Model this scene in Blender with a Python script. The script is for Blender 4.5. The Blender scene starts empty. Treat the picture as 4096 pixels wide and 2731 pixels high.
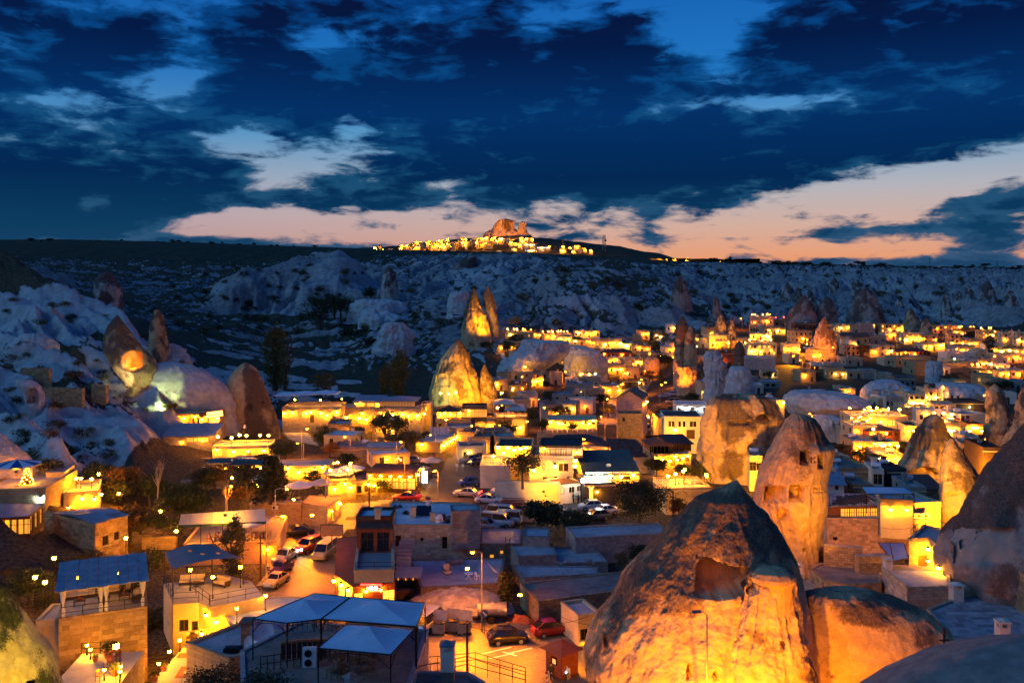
import bpy,math,random
import numpy as np
from mathutils import Vector,Matrix
random.seed(7)
S=bpy.context.scene
COL=S.collection
F,H0=887.0,285.0
# camera
cam=bpy.data.cameras.new('camera')
cam.sensor_width=36.0;cam.lens=F/1024*36.0
cam.shift_y=-(341-H0)/1024.0
cam.clip_start=1.0;cam.clip_end=20000
co=bpy.data.objects.new('camera',cam);COL.objects.link(co)
co.location=(0,0,0);co.rotation_euler=(math.pi/2,0,0)
S.camera=co
S.view_settings.view_transform='Standard';S.view_settings.look='None'
S.view_settings.exposure=0.0;S.view_settings.gamma=1.0
S.render.engine='CYCLES'
S.cycles.use_denoising=True
S.cycles.max_bounces=4;S.cycles.diffuse_bounces=2;S.cycles.glossy_bounces=2
S.cycles.transmission_bounces=2;S.cycles.transparent_max_bounces=4
S.cycles.sample_clamp_indirect=3.0;S.cycles.sample_clamp_direct=0.0
S.cycles.caustics_reflective=False;S.cycles.caustics_refractive=False
# world: dusk sky with broken cloud
W=bpy.data.worlds.new('World');S.world=W;W.use_nodes=True
nt=W.node_tree;nt.nodes.clear()
class NB:
 """tiny node-expression builder"""
 def __init__(s,tree):s.t=tree
 def node(s,typ,**k):
  n=s.t.nodes.new(typ)
  for a,v in k.items():setattr(n,a,v)
  return n
 def put(s,sock,v):
  if isinstance(v,bpy.types.NodeSocket):s.t.links.new(v,sock)
  else:sock.default_value=v
 def m(s,op,a,b=0.0,c=0.0,clamp=False):
  n=s.node('ShaderNodeMath',operation=op,use_clamp=clamp)
  s.put(n.inputs[0],a);s.put(n.inputs[1],b);s.put(n.inputs[2],c)
  return n.outputs[0]
 def rng(s,v,a,b,c=0.0,d=1.0,smooth=True):
  n=s.node('ShaderNodeMapRange',interpolation_type='SMOOTHSTEP' if smooth else 'LINEAR')
  for i,q in enumerate((v,a,b,c,d)):s.put(n.inputs[i],q)
  return n.outputs[0]
 def mix(s,f,a,b,blend='MIX'):
  n=s.node('ShaderNodeMix',data_type='RGBA',blend_type=blend)
  s.put(n.inputs[0],f)
  for i,q in((6,a),(7,b)):
   s.put(n.inputs[i],q if isinstance(q,bpy.types.NodeSocket)else(*q[:3],1.0))
  return n.outputs[2]
 def noise(s,vec,scale,detail=4.0,rough=0.55,dist=0.0,lac=2.0):
  n=s.node('ShaderNodeTexNoise')
  if vec is not None:s.put(n.inputs['Vector'],vec)
  s.put(n.inputs['Scale'],scale);s.put(n.inputs['Detail'],detail)
  s.put(n.inputs['Roughness'],rough);s.put(n.inputs['Distortion'],dist);s.put(n.inputs['Lacunarity'],lac)
  return n.outputs[0]
 def ramp(s,f,stops):
  n=s.node('ShaderNodeValToRGB');s.put(n.inputs[0],f)
  e=n.color_ramp.elements
  while len(e)<len(stops):e.new(0.5)
  for q,(p,c)in zip(e,stops):q.position=p;q.color=(*c,1.0)
  return n.outputs[0]
 def comb(s,x,y,z):
  n=s.node('ShaderNodeCombineXYZ')
  for i,q in enumerate((x,y,z)):s.put(n.inputs[i],q)
  return n.outputs[0]
 def sep(s,v):
  n=s.node('ShaderNodeSeparateXYZ');s.put(n.inputs[0],v);return n.outputs
b=NB(nt)
tc=b.node('ShaderNodeTexCoord')
dx,dy,dz=b.sep(tc.outputs['Generated'])
hor=b.m('SQRT',b.m('ADD',b.m('MULTIPLY',dx,dx),b.m('MULTIPLY',dy,dy)))
az=b.m('ARCTAN2',dx,dy)
el=b.m('ARCTAN2',dz,hor)
den=b.m('ADD',b.m('MAXIMUM',dz,0.0),0.07)
pv=b.comb(b.m('DIVIDE',dx,den),b.m('DIVIDE',dy,den),0.0)
sv=b.comb(b.m('MULTIPLY',az,3.0),b.m('MULTIPLY',el,8.5),0.3)
n1=b.noise(pv,0.85,7.0,0.60,0.35)
n2=b.noise(sv,2.3,7.0,0.57,0.3)
n3=b.noise(sv,7.0,6.0,0.60,0.5)
n4=b.noise(sv,3.6,5.0,0.55,0.6)
dens=b.m('ADD',b.m('MULTIPLY',n1,0.35),b.m('ADD',b.m('MULTIPLY',n2,0.85),b.m('MULTIPLY',n3,0.42)))
dens=b.m('MULTIPLY_ADD',b.m('SUBTRACT',dens,.81),1.75,.775)
def U(px):return math.atan((px-512)/F)
def V(px,py):return math.atan((H0-py)/math.hypot(F,px-512))
BLOBS=[(60,40,130,55,.22),(60,200,190,38,.35),(230,195,120,26,.34),(40,130,120,40,.16),(165,112,35,22,.20),(215,122,30,12,.12),(250,60,60,40,.2),(290,105,65,36,.30),(420,60,140,70,.34),(560,110,150,80,.36),(520,165,130,35,.30),(660,175,150,32,.34),(840,60,120,60,.38),(960,60,110,70,.36),(820,150,140,34,.28),(950,140,90,26,.24),(720,205,100,12,.22),(370,197,46,20,.34),(880,231,125,13,.26),(680,245,60,11,.24),(965,205,80,9,.22),(1010,203,60,12,.26),(385,226,28,5,.22),(460,217,20,9,.2),(700,222,26,9,.2),(240,243,130,9,.22),(960,262,110,9,.26),(60,222,70,14,.22),(30,240,60,20,.26),(140,232,60,8,-.2),(395,243,70,6,.16),(630,255,80,6,.2),(120,20,60,20,.12),(175,22,28,26,-.22),(172,85,30,26,-.30),(300,45,34,12,-.28),(240,140,38,18,-.30),(310,165,62,20,-.42),(345,120,34,14,-.24),(380,160,40,20,-.28),(450,183,40,12,-.32),(700,20,30,22,-.30),(722,72,30,32,-.30),(690,95,30,20,-.2),(655,40,26,10,-.18),(780,100,40,8,-.2),(560,20,30,8,-.16),(90,100,40,14,-.18),(130,150,30,10,-.16),(880,100,60,14,-.34),(810,112,60,14,-.28),(940,84,30,10,-.26),(960,172,110,16,-.40),(850,200,90,12,-.42),(1010,150,50,18,-.30),(560,215,210,18,-.32),(320,222,130,14,-.36),(760,230,70,8,-.26),(800,252,260,9,-.34),(250,250,160,5,.3),(440,252,90,5,.16),(200,222,60,10,-.2),(470,240,160,10,-.22),(600,200,60,8,-.1)]
bias=0.0
ae=b.comb(az,el,0.0)
for(px,py,w,h,k)in BLOBS:
 kx,ky=F/w*0.95,F/h*0.95
 n_=b.node('ShaderNodeVectorMath',operation='MULTIPLY_ADD');b.put(n_.inputs[0],ae)
 n_.inputs[1].default_value=(kx,ky,0);n_.inputs[2].default_value=(-U(px)*kx,-V(px,py)*ky,0)
 d_=b.node('ShaderNodeVectorMath',operation='DOT_PRODUCT');b.put(d_.inputs[0],n_.outputs[0]);b.put(d_.inputs[1],n_.outputs[0])
 bias=b.m('MULTIPLY_ADD',b.m('POWER',0.3679,d_.outputs['Value']),k,bias)
d=b.m('ADD',dens,b.m('MULTIPLY',bias,0.95))
cov=b.rng(d,0.70,0.93)
thick=b.rng(b.m('ADD',d,b.m('ADD',b.m('MULTIPLY',b.m('SUBTRACT',n4,.5),1.2),b.m('MULTIPLY',b.m('SUBTRACT',n3,.5),.5))),0.80,1.16)
glow=b.rng(b.m('ABSOLUTE',b.m('SUBTRACT',az,0.28)),0.0,0.95,1.0,0.0)
e01=b.m('DIVIDE',el,0.5,clamp=True)
warm=b.ramp(e01,[(0.0,(.80,.25,.085)),(0.06,(.82,.34,.17)),(0.13,(.66,.42,.34)),(0.21,(.46,.46,.50)),(0.32,(.13,.36,.60)),(0.46,(.016,.19,.56)),(0.7,(.006,.10,.42)),(1.0,(.004,.06,.30))])
cool=b.ramp(e01,[(0.0,(.30,.20,.24)),(0.07,(.42,.27,.29)),(0.15,(.45,.36,.42)),(0.24,(.26,.36,.50)),(0.34,(.07,.26,.52)),(0.48,(.012,.15,.48)),(0.7,(.006,.09,.38)),(1.0,(.004,.06,.30))])
clear=b.mix(glow,cool,warm)
cl_hi=b.ramp(e01,[(0.0,(.050,.10,.20)),(0.12,(.020,.085,.18)),(0.25,(.008,.075,.17)),(0.45,(.0025,.062,.22)),(0.7,(.001,.042,.21)),(1.0,(.001,.03,.18))])
cl_lo=b.ramp(e01,[(0.0,(.016,.060,.14)),(0.12,(.004,.045,.115)),(0.24,(.0009,.021,.085)),(0.38,(.0011,.030,.135)),(0.52,(.0012,.011,.062)),(0.62,(.0024,.0075,.040)),(1.0,(.002,.006,.03))])
cloud=b.mix(thick,cl_hi,cl_lo)
sky=b.mix(cov,clear,cloud)
below=b.rng(el,-0.02,-0.0005,0.0,1.0)
sky=b.mix(below,(.010,.018,.03),sky)
bg=b.node('ShaderNodeBackground');b.put(bg.inputs[0],sky);bg.inputs[1].default_value=1.0
W.cycles.sampling_method='MANUAL';W.cycles.sample_map_resolution=256
wo=b.node('ShaderNodeOutputWorld');nt.links.new(bg.outputs[0],wo.inputs[0])
# sun lamp: the last blue skylight of dusk, very soft
sl=bpy.data.lights.new('sun','SUN');sl.energy=0.78;sl.angle=math.radians(30);sl.color=(.23,.56,1.0)
so=bpy.data.objects.new('sun',sl);COL.objects.link(so)
so.rotation_euler=(math.radians(57),0,math.radians(-70))
# numeric noise
_rs=np.random.RandomState(3)
_perm=np.concatenate([_rs.permutation(256)]*3)
_ang=_rs.rand(256)*2*np.pi
_g2=np.stack([np.cos(_ang),np.sin(_ang)],1)
_g3=_rs.randn(256,3);_g3/=np.linalg.norm(_g3,axis=1)[:,None];_g3*=1.4
def _f(t):return t*t*t*(t*(t*6-15)+10)
def pn2(x,y,seed=0):
 x=np.asarray(x,float)+seed*17.31;y=np.asarray(y,float)-seed*9.77
 xi=np.floor(x).astype(int);yi=np.floor(y).astype(int)
 xf=x-xi;yf=y-yi;xi&=255;yi&=255
 u=_f(xf);v=_f(yf)
 def g(i,j):
  h=_perm[_perm[xi+i]+yi+j];q=_g2[h]
  return q[...,0]*(xf-i)+q[...,1]*(yf-j)
 a=g(0,0);bb=g(1,0);c=g(0,1);dd=g(1,1)
 a=a+u*(bb-a);c=c+u*(dd-c)
 return(a+v*(c-a))*1.4
def pn3(x,y,z,seed=0):
 x=np.asarray(x,float)+seed*17.31;y=np.asarray(y,float)-seed*9.77;z=np.asarray(z,float)+seed*3.3
 xi=np.floor(x).astype(int);yi=np.floor(y).astype(int);zi=np.floor(z).astype(int)
 xf=x-xi;yf=y-yi;zf=z-zi;xi&=255;yi&=255;zi&=255
 u,v,w=_f(xf),_f(yf),_f(zf)
 def g(i,j,k):
  q=_g3[_perm[_perm[_perm[xi+i]+yi+j]+zi+k]]
  return q[...,0]*(xf-i)+q[...,1]*(yf-j)+q[...,2]*(zf-k)
 def l(a,bb,t):return a+t*(bb-a)
 return l(l(l(g(0,0,0),g(1,0,0),u),l(g(0,1,0),g(1,1,0),u),v),l(l(g(0,0,1),g(1,0,1),u),l(g(0,1,1),g(1,1,1),u),v),w)
def fbm2(x,y,o=4,seed=0,gain=.5):
 r=0;a=1.0;f=1.0
 for i in range(o):r=r+a*pn2(x*f,y*f,seed+i);a*=gain;f*=2.03
 return r
def fbm3(x,y,z,o=4,seed=0,gain=.5):
 r=0;a=1.0;f=1.0
 for i in range(o):r=r+a*pn3(x*f,y*f,z*f,seed+i);a*=gain;f*=2.03
 return r
def sst(x,a,bb):
 t=np.clip((np.asarray(x,float)-a)/(bb-a),0,1);return t*t*(3-2*t)
def P(px,py,Y):return Vector(((px-512)/F*Y,Y,(H0-py)/F*Y))
ZW={'Z1':(0,475,.1325),'Z2':(250,475,.1325),'Z3':(500,475,.1325),'Z4':(750,475,.1325),'M1':(0,300,.1324),'M2':(250,300,.1324),'M3':(500,300,.1324),'M4':(750,300,.1323),'H1':(0,212.5,.1488),'H2':(325,212.5,.1488),'H3':(650,212.5,.159),'U':(400,207.5,.0957),'V':(0,0,.4354)}
def q(w,x,y):
 o=ZW[w];return(o[0]+x*o[2],o[1]+y*o[2])
 # materials
MATS={}
def newmat(name):
 m=bpy.data.materials.new(name);m.use_nodes=True
 t=m.node_tree;t.nodes.clear()
 nb=NB(t)
 p=nb.node('ShaderNodeBsdfPrincipled');o=nb.node('ShaderNodeOutputMaterial')
 t.links.new(p.outputs[0],o.inputs[0])
 MATS[name]=m
 return m,nb,p
def bump(nb,p,h,strength=.5,dist=.1):
 n=nb.node('ShaderNodeBump');n.inputs['Strength'].default_value=strength;n.inputs['Distance'].default_value=dist
 nb.put(n.inputs['Height'],h);nb.t.links.new(n.outputs[0],p.inputs['Normal'])
def posn(nb):return nb.node('ShaderNodeNewGeometry').outputs['Position']
def objc(nb):return nb.node('ShaderNodeTexCoord').outputs['Object']
def attr(nb,n):return nb.node('ShaderNodeAttribute',attribute_name=n).outputs['Fac']
def simple(name,c,rough=.7,var=.25,scale=1.5,metal=0.0,bmp=0.0,spec=.3,obj=False):
 """plain paint / plaster / cloth with uneven tone"""
 m,nb,p=newmat(name)
 v=objc(nb)if obj else posn(nb)
 n=nb.noise(v,scale,5,.6)
 n2=nb.noise(v,scale*7,3,.6)
 k=nb.m('ADD',nb.m('MULTIPLY',n,.7),nb.m('MULTIPLY',n2,.3))
 lo=[x*(1-var)for x in c];hi=[min(1,x*(1+var))for x in c]
 nb.put(p.inputs['Base Color'],nb.mix(nb.rng(k,.3,.7),lo,hi))
 p.inputs['Roughness'].default_value=rough;p.inputs['Metallic'].default_value=metal
 p.inputs['Specular IOR Level'].default_value=spec
 if bmp:bump(nb,p,n2,.6,bmp)
 return m
def emit(name,c,s,base=(.8,.7,.5)):
 m,nb,p=newmat(name)
 p.inputs['Base Color'].default_value=(*base,1);p.inputs['Emission Color'].default_value=(*c,1)
 p.inputs['Emission Strength'].default_value=s
 return m
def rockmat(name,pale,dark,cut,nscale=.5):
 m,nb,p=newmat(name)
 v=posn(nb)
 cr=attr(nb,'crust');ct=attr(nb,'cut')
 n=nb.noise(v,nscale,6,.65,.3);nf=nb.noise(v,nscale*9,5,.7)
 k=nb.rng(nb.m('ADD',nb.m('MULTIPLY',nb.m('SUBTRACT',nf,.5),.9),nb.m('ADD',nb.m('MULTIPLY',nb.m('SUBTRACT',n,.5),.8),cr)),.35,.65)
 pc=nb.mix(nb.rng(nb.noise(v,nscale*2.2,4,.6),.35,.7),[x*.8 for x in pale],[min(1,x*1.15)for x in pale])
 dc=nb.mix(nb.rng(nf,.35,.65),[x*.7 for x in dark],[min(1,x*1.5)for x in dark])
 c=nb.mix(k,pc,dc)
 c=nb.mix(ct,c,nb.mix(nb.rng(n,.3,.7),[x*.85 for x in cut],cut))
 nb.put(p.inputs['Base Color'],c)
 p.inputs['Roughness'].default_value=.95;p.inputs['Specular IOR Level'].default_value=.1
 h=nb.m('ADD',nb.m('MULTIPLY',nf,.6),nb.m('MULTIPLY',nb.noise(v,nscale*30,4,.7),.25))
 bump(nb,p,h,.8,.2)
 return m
rockmat('tuff_cone',(.47,.335,.18),(.120,.086,.060),(.50,.36,.19))
rockmat('tuff_white',(.52,.50,.47),(.13,.11,.09),(.45,.38,.30),.35)
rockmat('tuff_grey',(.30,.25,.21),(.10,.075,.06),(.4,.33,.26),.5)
rockmat('tuff_far',(.42,.37,.32),(.10,.08,.07),(.3,.24,.18),.2)
rockmat('tuff_mossy',(.42,.36,.22),(.035,.04,.025),(.3,.26,.18),.9)
rockmat('castle_rock',(.40,.30,.20),(.10,.07,.05),(.2,.15,.1),.02)
m,nb,p=newmat('ground')
v=posn(nb);br=attr(nb,'bare');gr=attr(nb,'green')
nA=nb.noise(v,.05,5,.6);nB=nb.noise(v,.35,6,.65);nC=nb.noise(v,2.2,4,.7)
k=nb.rng(nb.m('ADD',br,nb.m('ADD',nb.m('MULTIPLY',nb.m('SUBTRACT',nB,.5),.55),nb.m('MULTIPLY',nb.m('SUBTRACT',nC,.5),.35))),.42,.58)
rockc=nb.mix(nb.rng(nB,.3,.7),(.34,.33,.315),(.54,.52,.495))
rockc=nb.mix(attr(nb,'weathered'),rockc,nb.mix(nb.rng(nB,.3,.7),(.16,.15,.14),(.33,.31,.29)))  # far rock painted darker, standing in for atmosphere and weaker light
scr=nb.mix(nb.rng(nC,.4,.62),(.045,.036,.022),(.135,.105,.066))
grn=nb.mix(nb.rng(nC,.38,.62),(.026,.032,.020),(.080,.085,.052))
scr=nb.mix(gr,scr,grn)
nb.put(p.inputs['Base Color'],nb.mix(k,scr,rockc))
p.inputs['Roughness'].default_value=1.0;p.inputs['Specular IOR Level'].default_value=.05
bump(nb,p,nb.m('ADD',nB,nb.m('MULTIPLY',nC,.4)),.8,.6)
# object helpers
def tag(o,label=None,cat=None,group=None,kind=None):
 if label:o['label']=label
 if cat:o['category']=cat
 if group:o['group']=group
 if kind:o['kind']=kind
 return o
def link(o,parent=None):
 COL.objects.link(o)
 if parent is not None:o.parent=parent
 return o
def meshobj(name,verts,faces,mat,parent=None,smooth=False,attrs=None):
 me=bpy.data.meshes.new(name)
 me.from_pydata(verts if isinstance(verts,list)else verts.tolist(),[],faces if isinstance(faces,list)else faces.tolist())
 return finish(name,me,mat,parent,smooth,attrs)
def finish(name,me,mat,parent=None,smooth=False,attrs=None):
 for mm in(mat if isinstance(mat,(list,tuple))else[mat]):
  me.materials.append(MATS[mm]if isinstance(mm,str)else mm)
 if smooth:me.polygons.foreach_set('use_smooth',np.ones(len(me.polygons),bool))
 for k,a in(attrs or{}).items():
  at=me.attributes.new(k,'FLOAT','POINT');at.data.foreach_set('value',np.asarray(a,np.float32).ravel())
 me.update()
 return link(bpy.data.objects.new(name,me),parent)
def gridmesh(name,V3,mat,parent=None,wrap=False,cap=False,attrs=None,smooth=True):
 """V3: (rows, cols, 3) array -> quad sheet"""
 R,C=V3.shape[:2]
 me=bpy.data.meshes.new(name)
 idx=np.arange(R*C).reshape(R,C)
 if wrap:idx=np.concatenate([idx,idx[:,:1]],1)
 a,bq,c,dq=idx[:-1,:-1],idx[:-1,1:],idx[1:,1:],idx[1:,:-1]
 fc=np.stack([a,bq,c,dq],-1).reshape(-1,4)
 nv=R*C;vs=V3.reshape(-1,3)
 me.vertices.add(nv);me.vertices.foreach_set('co',vs.astype(np.float32).ravel())
 nf=len(fc)
 me.loops.add(nf*4);me.loops.foreach_set('vertex_index',fc.astype(np.int32).ravel())
 me.polygons.add(nf);me.polygons.foreach_set('loop_start',np.arange(0,nf*4,4,dtype=np.int32))
 me.update(calc_edges=True)
 return finish(name,me,mat,parent,smooth,attrs)
 # terrain
TC={-120:[(30,800),(60,690),(75,640),(95,560),(120,480),(150,430),(200,360),(260,290),(330,235),(400,225),(500,255),(900,262),(1500,256),(2200,238),(2700,246),(6500,270)],0:[(30,1000),(60,700),(75,650),(95,565),(120,495),(150,440),(200,378),(260,316),(320,262),(370,247),(450,270),(800,268),(1500,256),(2200,239),(2700,246),(6500,270)],60:[(30,1200),(70,690),(85,625),(100,570),(130,497),(160,436),(200,380),(250,322),(290,291),(340,300),(420,300),(600,280),(1000,268),(1500,256),(2200,238.5),(2700,246),(6500,270)],130:[(30,1300),(77,682),(100,592),(130,514),(155,467),(190,420),(220,380),(250,337),(272,318),(330,352),(420,332),(560,308),(750,288),(1000,272),(1500,257),(2200,240),(2700,247),(6500,270)],200:[(30,1300),(77,682),(100,592),(130,520),(160,476),(200,440),(230,420),(250,410),(300,396),(380,368),(500,337),(620,312),(900,280),(1300,262),(2200,242),(2700,248),(6500,270)],270:[(30,1300),(77,682),(100,592),(150,490),(200,446),(250,426),(300,408),(400,377),(500,352),(600,325),(750,303),(900,281),(1300,262),(2200,245),(2700,250),(6500,270)],340:[(30,1300),(77,682),(100,592),(150,490),(200,446),(250,426),(300,408),(400,377),(500,350),(600,323),(750,298),(900,278),(1300,261),(2200,247),(2700,252),(6500,270)],400:[(30,1300),(77,682),(100,592),(150,490),(200,449),(250,428),(300,410),(380,380),(480,343),(600,310),(800,282),(1100,262),(1600,254),(2400,250),(3200,254),(6500,270)],512:[(30,1300),(77,682),(100,592),(150,490),(200,452),(250,428),(300,408),(350,388),(400,362),(450,334),(550,302),(700,276),(900,263),(1600,256),(2400,252),(3200,256),(6500,270)],560:[(30,1300),(77,682),(100,592),(150,490),(200,452),(250,430),(300,410),(350,392),(400,372),(440,340),(500,318),(560,296),(660,268),(900,266),(1600,258),(2400,254),(3200,257),(6500,270)],620:[(30,1300),(77,682),(100,592),(150,490),(200,455),(250,430),(300,410),(350,396),(400,384),(440,352),(500,326),(560,298),(640,264),(760,270),(1600,262),(2400,256),(3200,258),(6500,270)],700:[(30,1300),(77,682),(100,592),(150,490),(220,450),(300,405),(350,380),(400,355),(450,335),(520,317),(640,300),(900,281),(1300,266),(1800,262),(2400,264),(6500,272)],800:[(30,1300),(77,682),(100,592),(150,490),(200,452),(250,424),(300,398),(350,374),(400,352),(450,336),(520,319),(700,301),(1000,284),(1300,271),(1800,265),(2400,268),(6500,272)],900:[(30,1100),(77,682),(100,592),(150,492),(200,450),(250,420),(300,395),(350,371),(400,351),(450,336),(520,321),(700,303),(1000,286),(1300,275),(1800,267),(2400,269),(6500,274)],1024:[(30,1000),(77,660),(100,580),(150,490),(200,447),(250,417),(300,392),(350,369),(400,350),(450,336),(520,323),(700,304),(1000,287),(1300,277),(1800,269),(2400,271),(6500,274)],1150:[(30,1000),(77,640),(100,570),(150,485),(200,445),(250,415),(300,390),(350,368),(400,350),(450,336),(520,324),(700,305),(1000,288),(1300,278),(1800,270),(2400,272),(6500,274)]}
_cu=np.array([(k-512)/F for k in TC]);LY0,LY1=math.log(30),math.log(6500)
_nl,_nu=420,260
_ly=np.linspace(LY0,LY1,_nl);_uu=np.linspace(_cu[0],_cu[-1],_nu)
_prof=[]
for k,pr in TC.items():
 ys=np.log([a for a,_ in pr]);zz=np.array([(H0-r)/F*a for a,r in pr])
 _prof.append(np.interp(_ly,ys,zz))
_prof=np.array(_prof)
_tab=np.stack([np.interp(_uu,_cu,_prof[:,j])for j in range(_nl)],1)
def _blur(a,n,ax):
 for _ in range(n):
  p_=np.pad(a,[(1,1)if i==ax else(0,0)for i in range(2)],'edge')
  a=(p_[:-2]+2*p_[1:-1]+p_[2:])/4 if ax==0 else(p_[:,:-2]+2*p_[:,1:-1]+p_[:,2:])/4
 return a
_tab=_blur(_blur(_tab,14,0),4,1)
def base_z(X,Y):
 X=np.asarray(X,float);Y=np.maximum(np.asarray(Y,float),30.5)
 u=np.clip((X/Y-_uu[0])/(_uu[-1]-_uu[0])*(_nu-1),0,_nu-1.001)
 l=np.clip((np.log(Y)-LY0)/(LY1-LY0)*(_nl-1),0,_nl-1.001)
 i=u.astype(int);j=l.astype(int);fu=u-i;fl=l-j
 return(_tab[i,j]*(1-fu)*(1-fl)+_tab[i+1,j]*fu*(1-fl)+_tab[i,j+1]*(1-fu)*fl+_tab[i+1,j+1]*fu*fl)
def town(X,Y):
 """1 where the ground is built over and level, 0 in the badlands"""
 u=X/np.maximum(Y,1)*F+512
 far=np.interp(u,[-200,0,60,110,150,190,230,300,430,480,560,640,720,1024,1300],[88,98,118,140,165,195,215,290,300,330,425,425,470,505,505])
 return 1-sst(Y,far-6,far+22)
def ridge_add(X,Y):
 """named mesas and cliffs of the badlands"""
 z=np.zeros_like(X);px=X/Y*F+512
 w1=22*fbm2(X*.018,Y*.018,4,35);fl=1-2*np.abs(pn2((X+w1*.6)*.085,Y*.012,31));f2=1-2*np.abs(pn2((X+w1)*.23,Y*.03,32))
 s=Y-640+w1+5*fl+22*pn2(X*.012,Y*0,5)
 wx=sst(px,200,245)*(1-sst(px,335,390))
 z+=wx*(17*sst(s,-4,20)+20*sst(s,12,95)*(.75+.6*pn2(X*.012,Y*0,6))+(2.2*fl+1.0*f2)*sst(s,-4,12)*(1-sst(s,26,80)))*(1-sst(s,100,200))
 w1=26*fbm2(X*.014,Y*.014,4,45);fl=1-2*np.abs(pn2((X+w1*.7)*.05,Y*.010,41));f2=1-2*np.abs(pn2((X+w1)*.16,Y*.03,42))
 s=Y-486+w1+12*fl
 wx=sst(px,515,565)*(1-sst(px,665,710))
 z+=wx*(7*sst(s,-10,60)+1*sst(s,30,100)+(2.6*fl+1.0*f2)*sst(s,-10,20)*(1-sst(s,50,110)))*(1-sst(s,100,230))
 return z
def terraces(X,Y,px):
 """old field terraces of the valley left of centre"""
 st=(Y+30*pn2(X*.012,Y*.012,66))/30;return np.exp(-((px-295)/95)**2)*sst(Y,285,320)*(1-sst(Y,570,630)),st-np.floor(st)
def hz(X,Y,detail=True):
 X=np.asarray(X,float);Y=np.asarray(Y,float)
 z=base_z(X,Y);t=town(X,Y);w=1-t
 px=X/np.maximum(Y,1)*F+512
 if detail:
  near=1-sst(Y,300,420)
  left=near*(1-sst(px,250,330))*w
  a=X*.80-Y*.60;c=X*.60+Y*.80
  c2=c+5*pn2(a*.03,c*.03,8)
  lob=1-np.abs(pn2(c2*.055,a*.012,11))*2.2
  lob2=1-np.abs(pn2(c2*.14,a*.03,12))*2.2
  z=z+left*(6.0*(lob-.45)+2.6*(lob2-.45)+.9*(1-2*np.abs(pn2(c2*.38,a*.07,14)))+1.0*fbm2(X*.12,Y*.12,5,13))
  far=w*sst(Y,300,430)
  amp=np.interp(Y,[300,450,700,1100,1700,2200],[3,9,17,17,7,2])*np.interp(px,[150,330,430,520,560,1024],[.32,.34,.6,.7,.55,1.15])*(1-.45*np.exp(-((px-620)/70)**2))
  wx=X+22*pn2(X*.010,Y*.010,21);wy=Y+22*pn2(X*.010,Y*.010,22)
  r1=1-2*np.abs(pn2(wx*.016,wy*.008,23));r2=1-2*np.abs(pn2(wx*.040,wy*.022,24));r3=1-2*np.abs(pn2(wx*.1,wy*.06,25))
  z=z+far*amp*(.62*r1+.50*r2*(.6+.4*r1)+.26*r3+.10*(1-2*np.abs(pn2(wx*.23,wy*.15,26)))-.55)
  z=z+far*ridge_add(X,Y)
  tm,fr=terraces(X,Y,px);z=z+w*tm*3.0*(sst(fr,0,.12)-fr)
  z=z+w*(.10*fbm2(X*.5,Y*.5,3,27))+t*.05*pn2(X*.3,Y*.3,28)
 return z
def gz(X,Y):return float(hz(np.array([X]),np.array([Y]))[0])
def ground(px,py,lo=45,hi=700):
 """point of the terrain seen at an image position"""
 Y=np.exp(np.linspace(math.log(lo),math.log(hi),1500));X=(px-512)/F*Y
 r=H0-hz(X,Y)*F/Y
 k=np.argmax(r<=py)
 return Vector((X[k],Y[k],(H0-r[k])/F*Y[k]))
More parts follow.
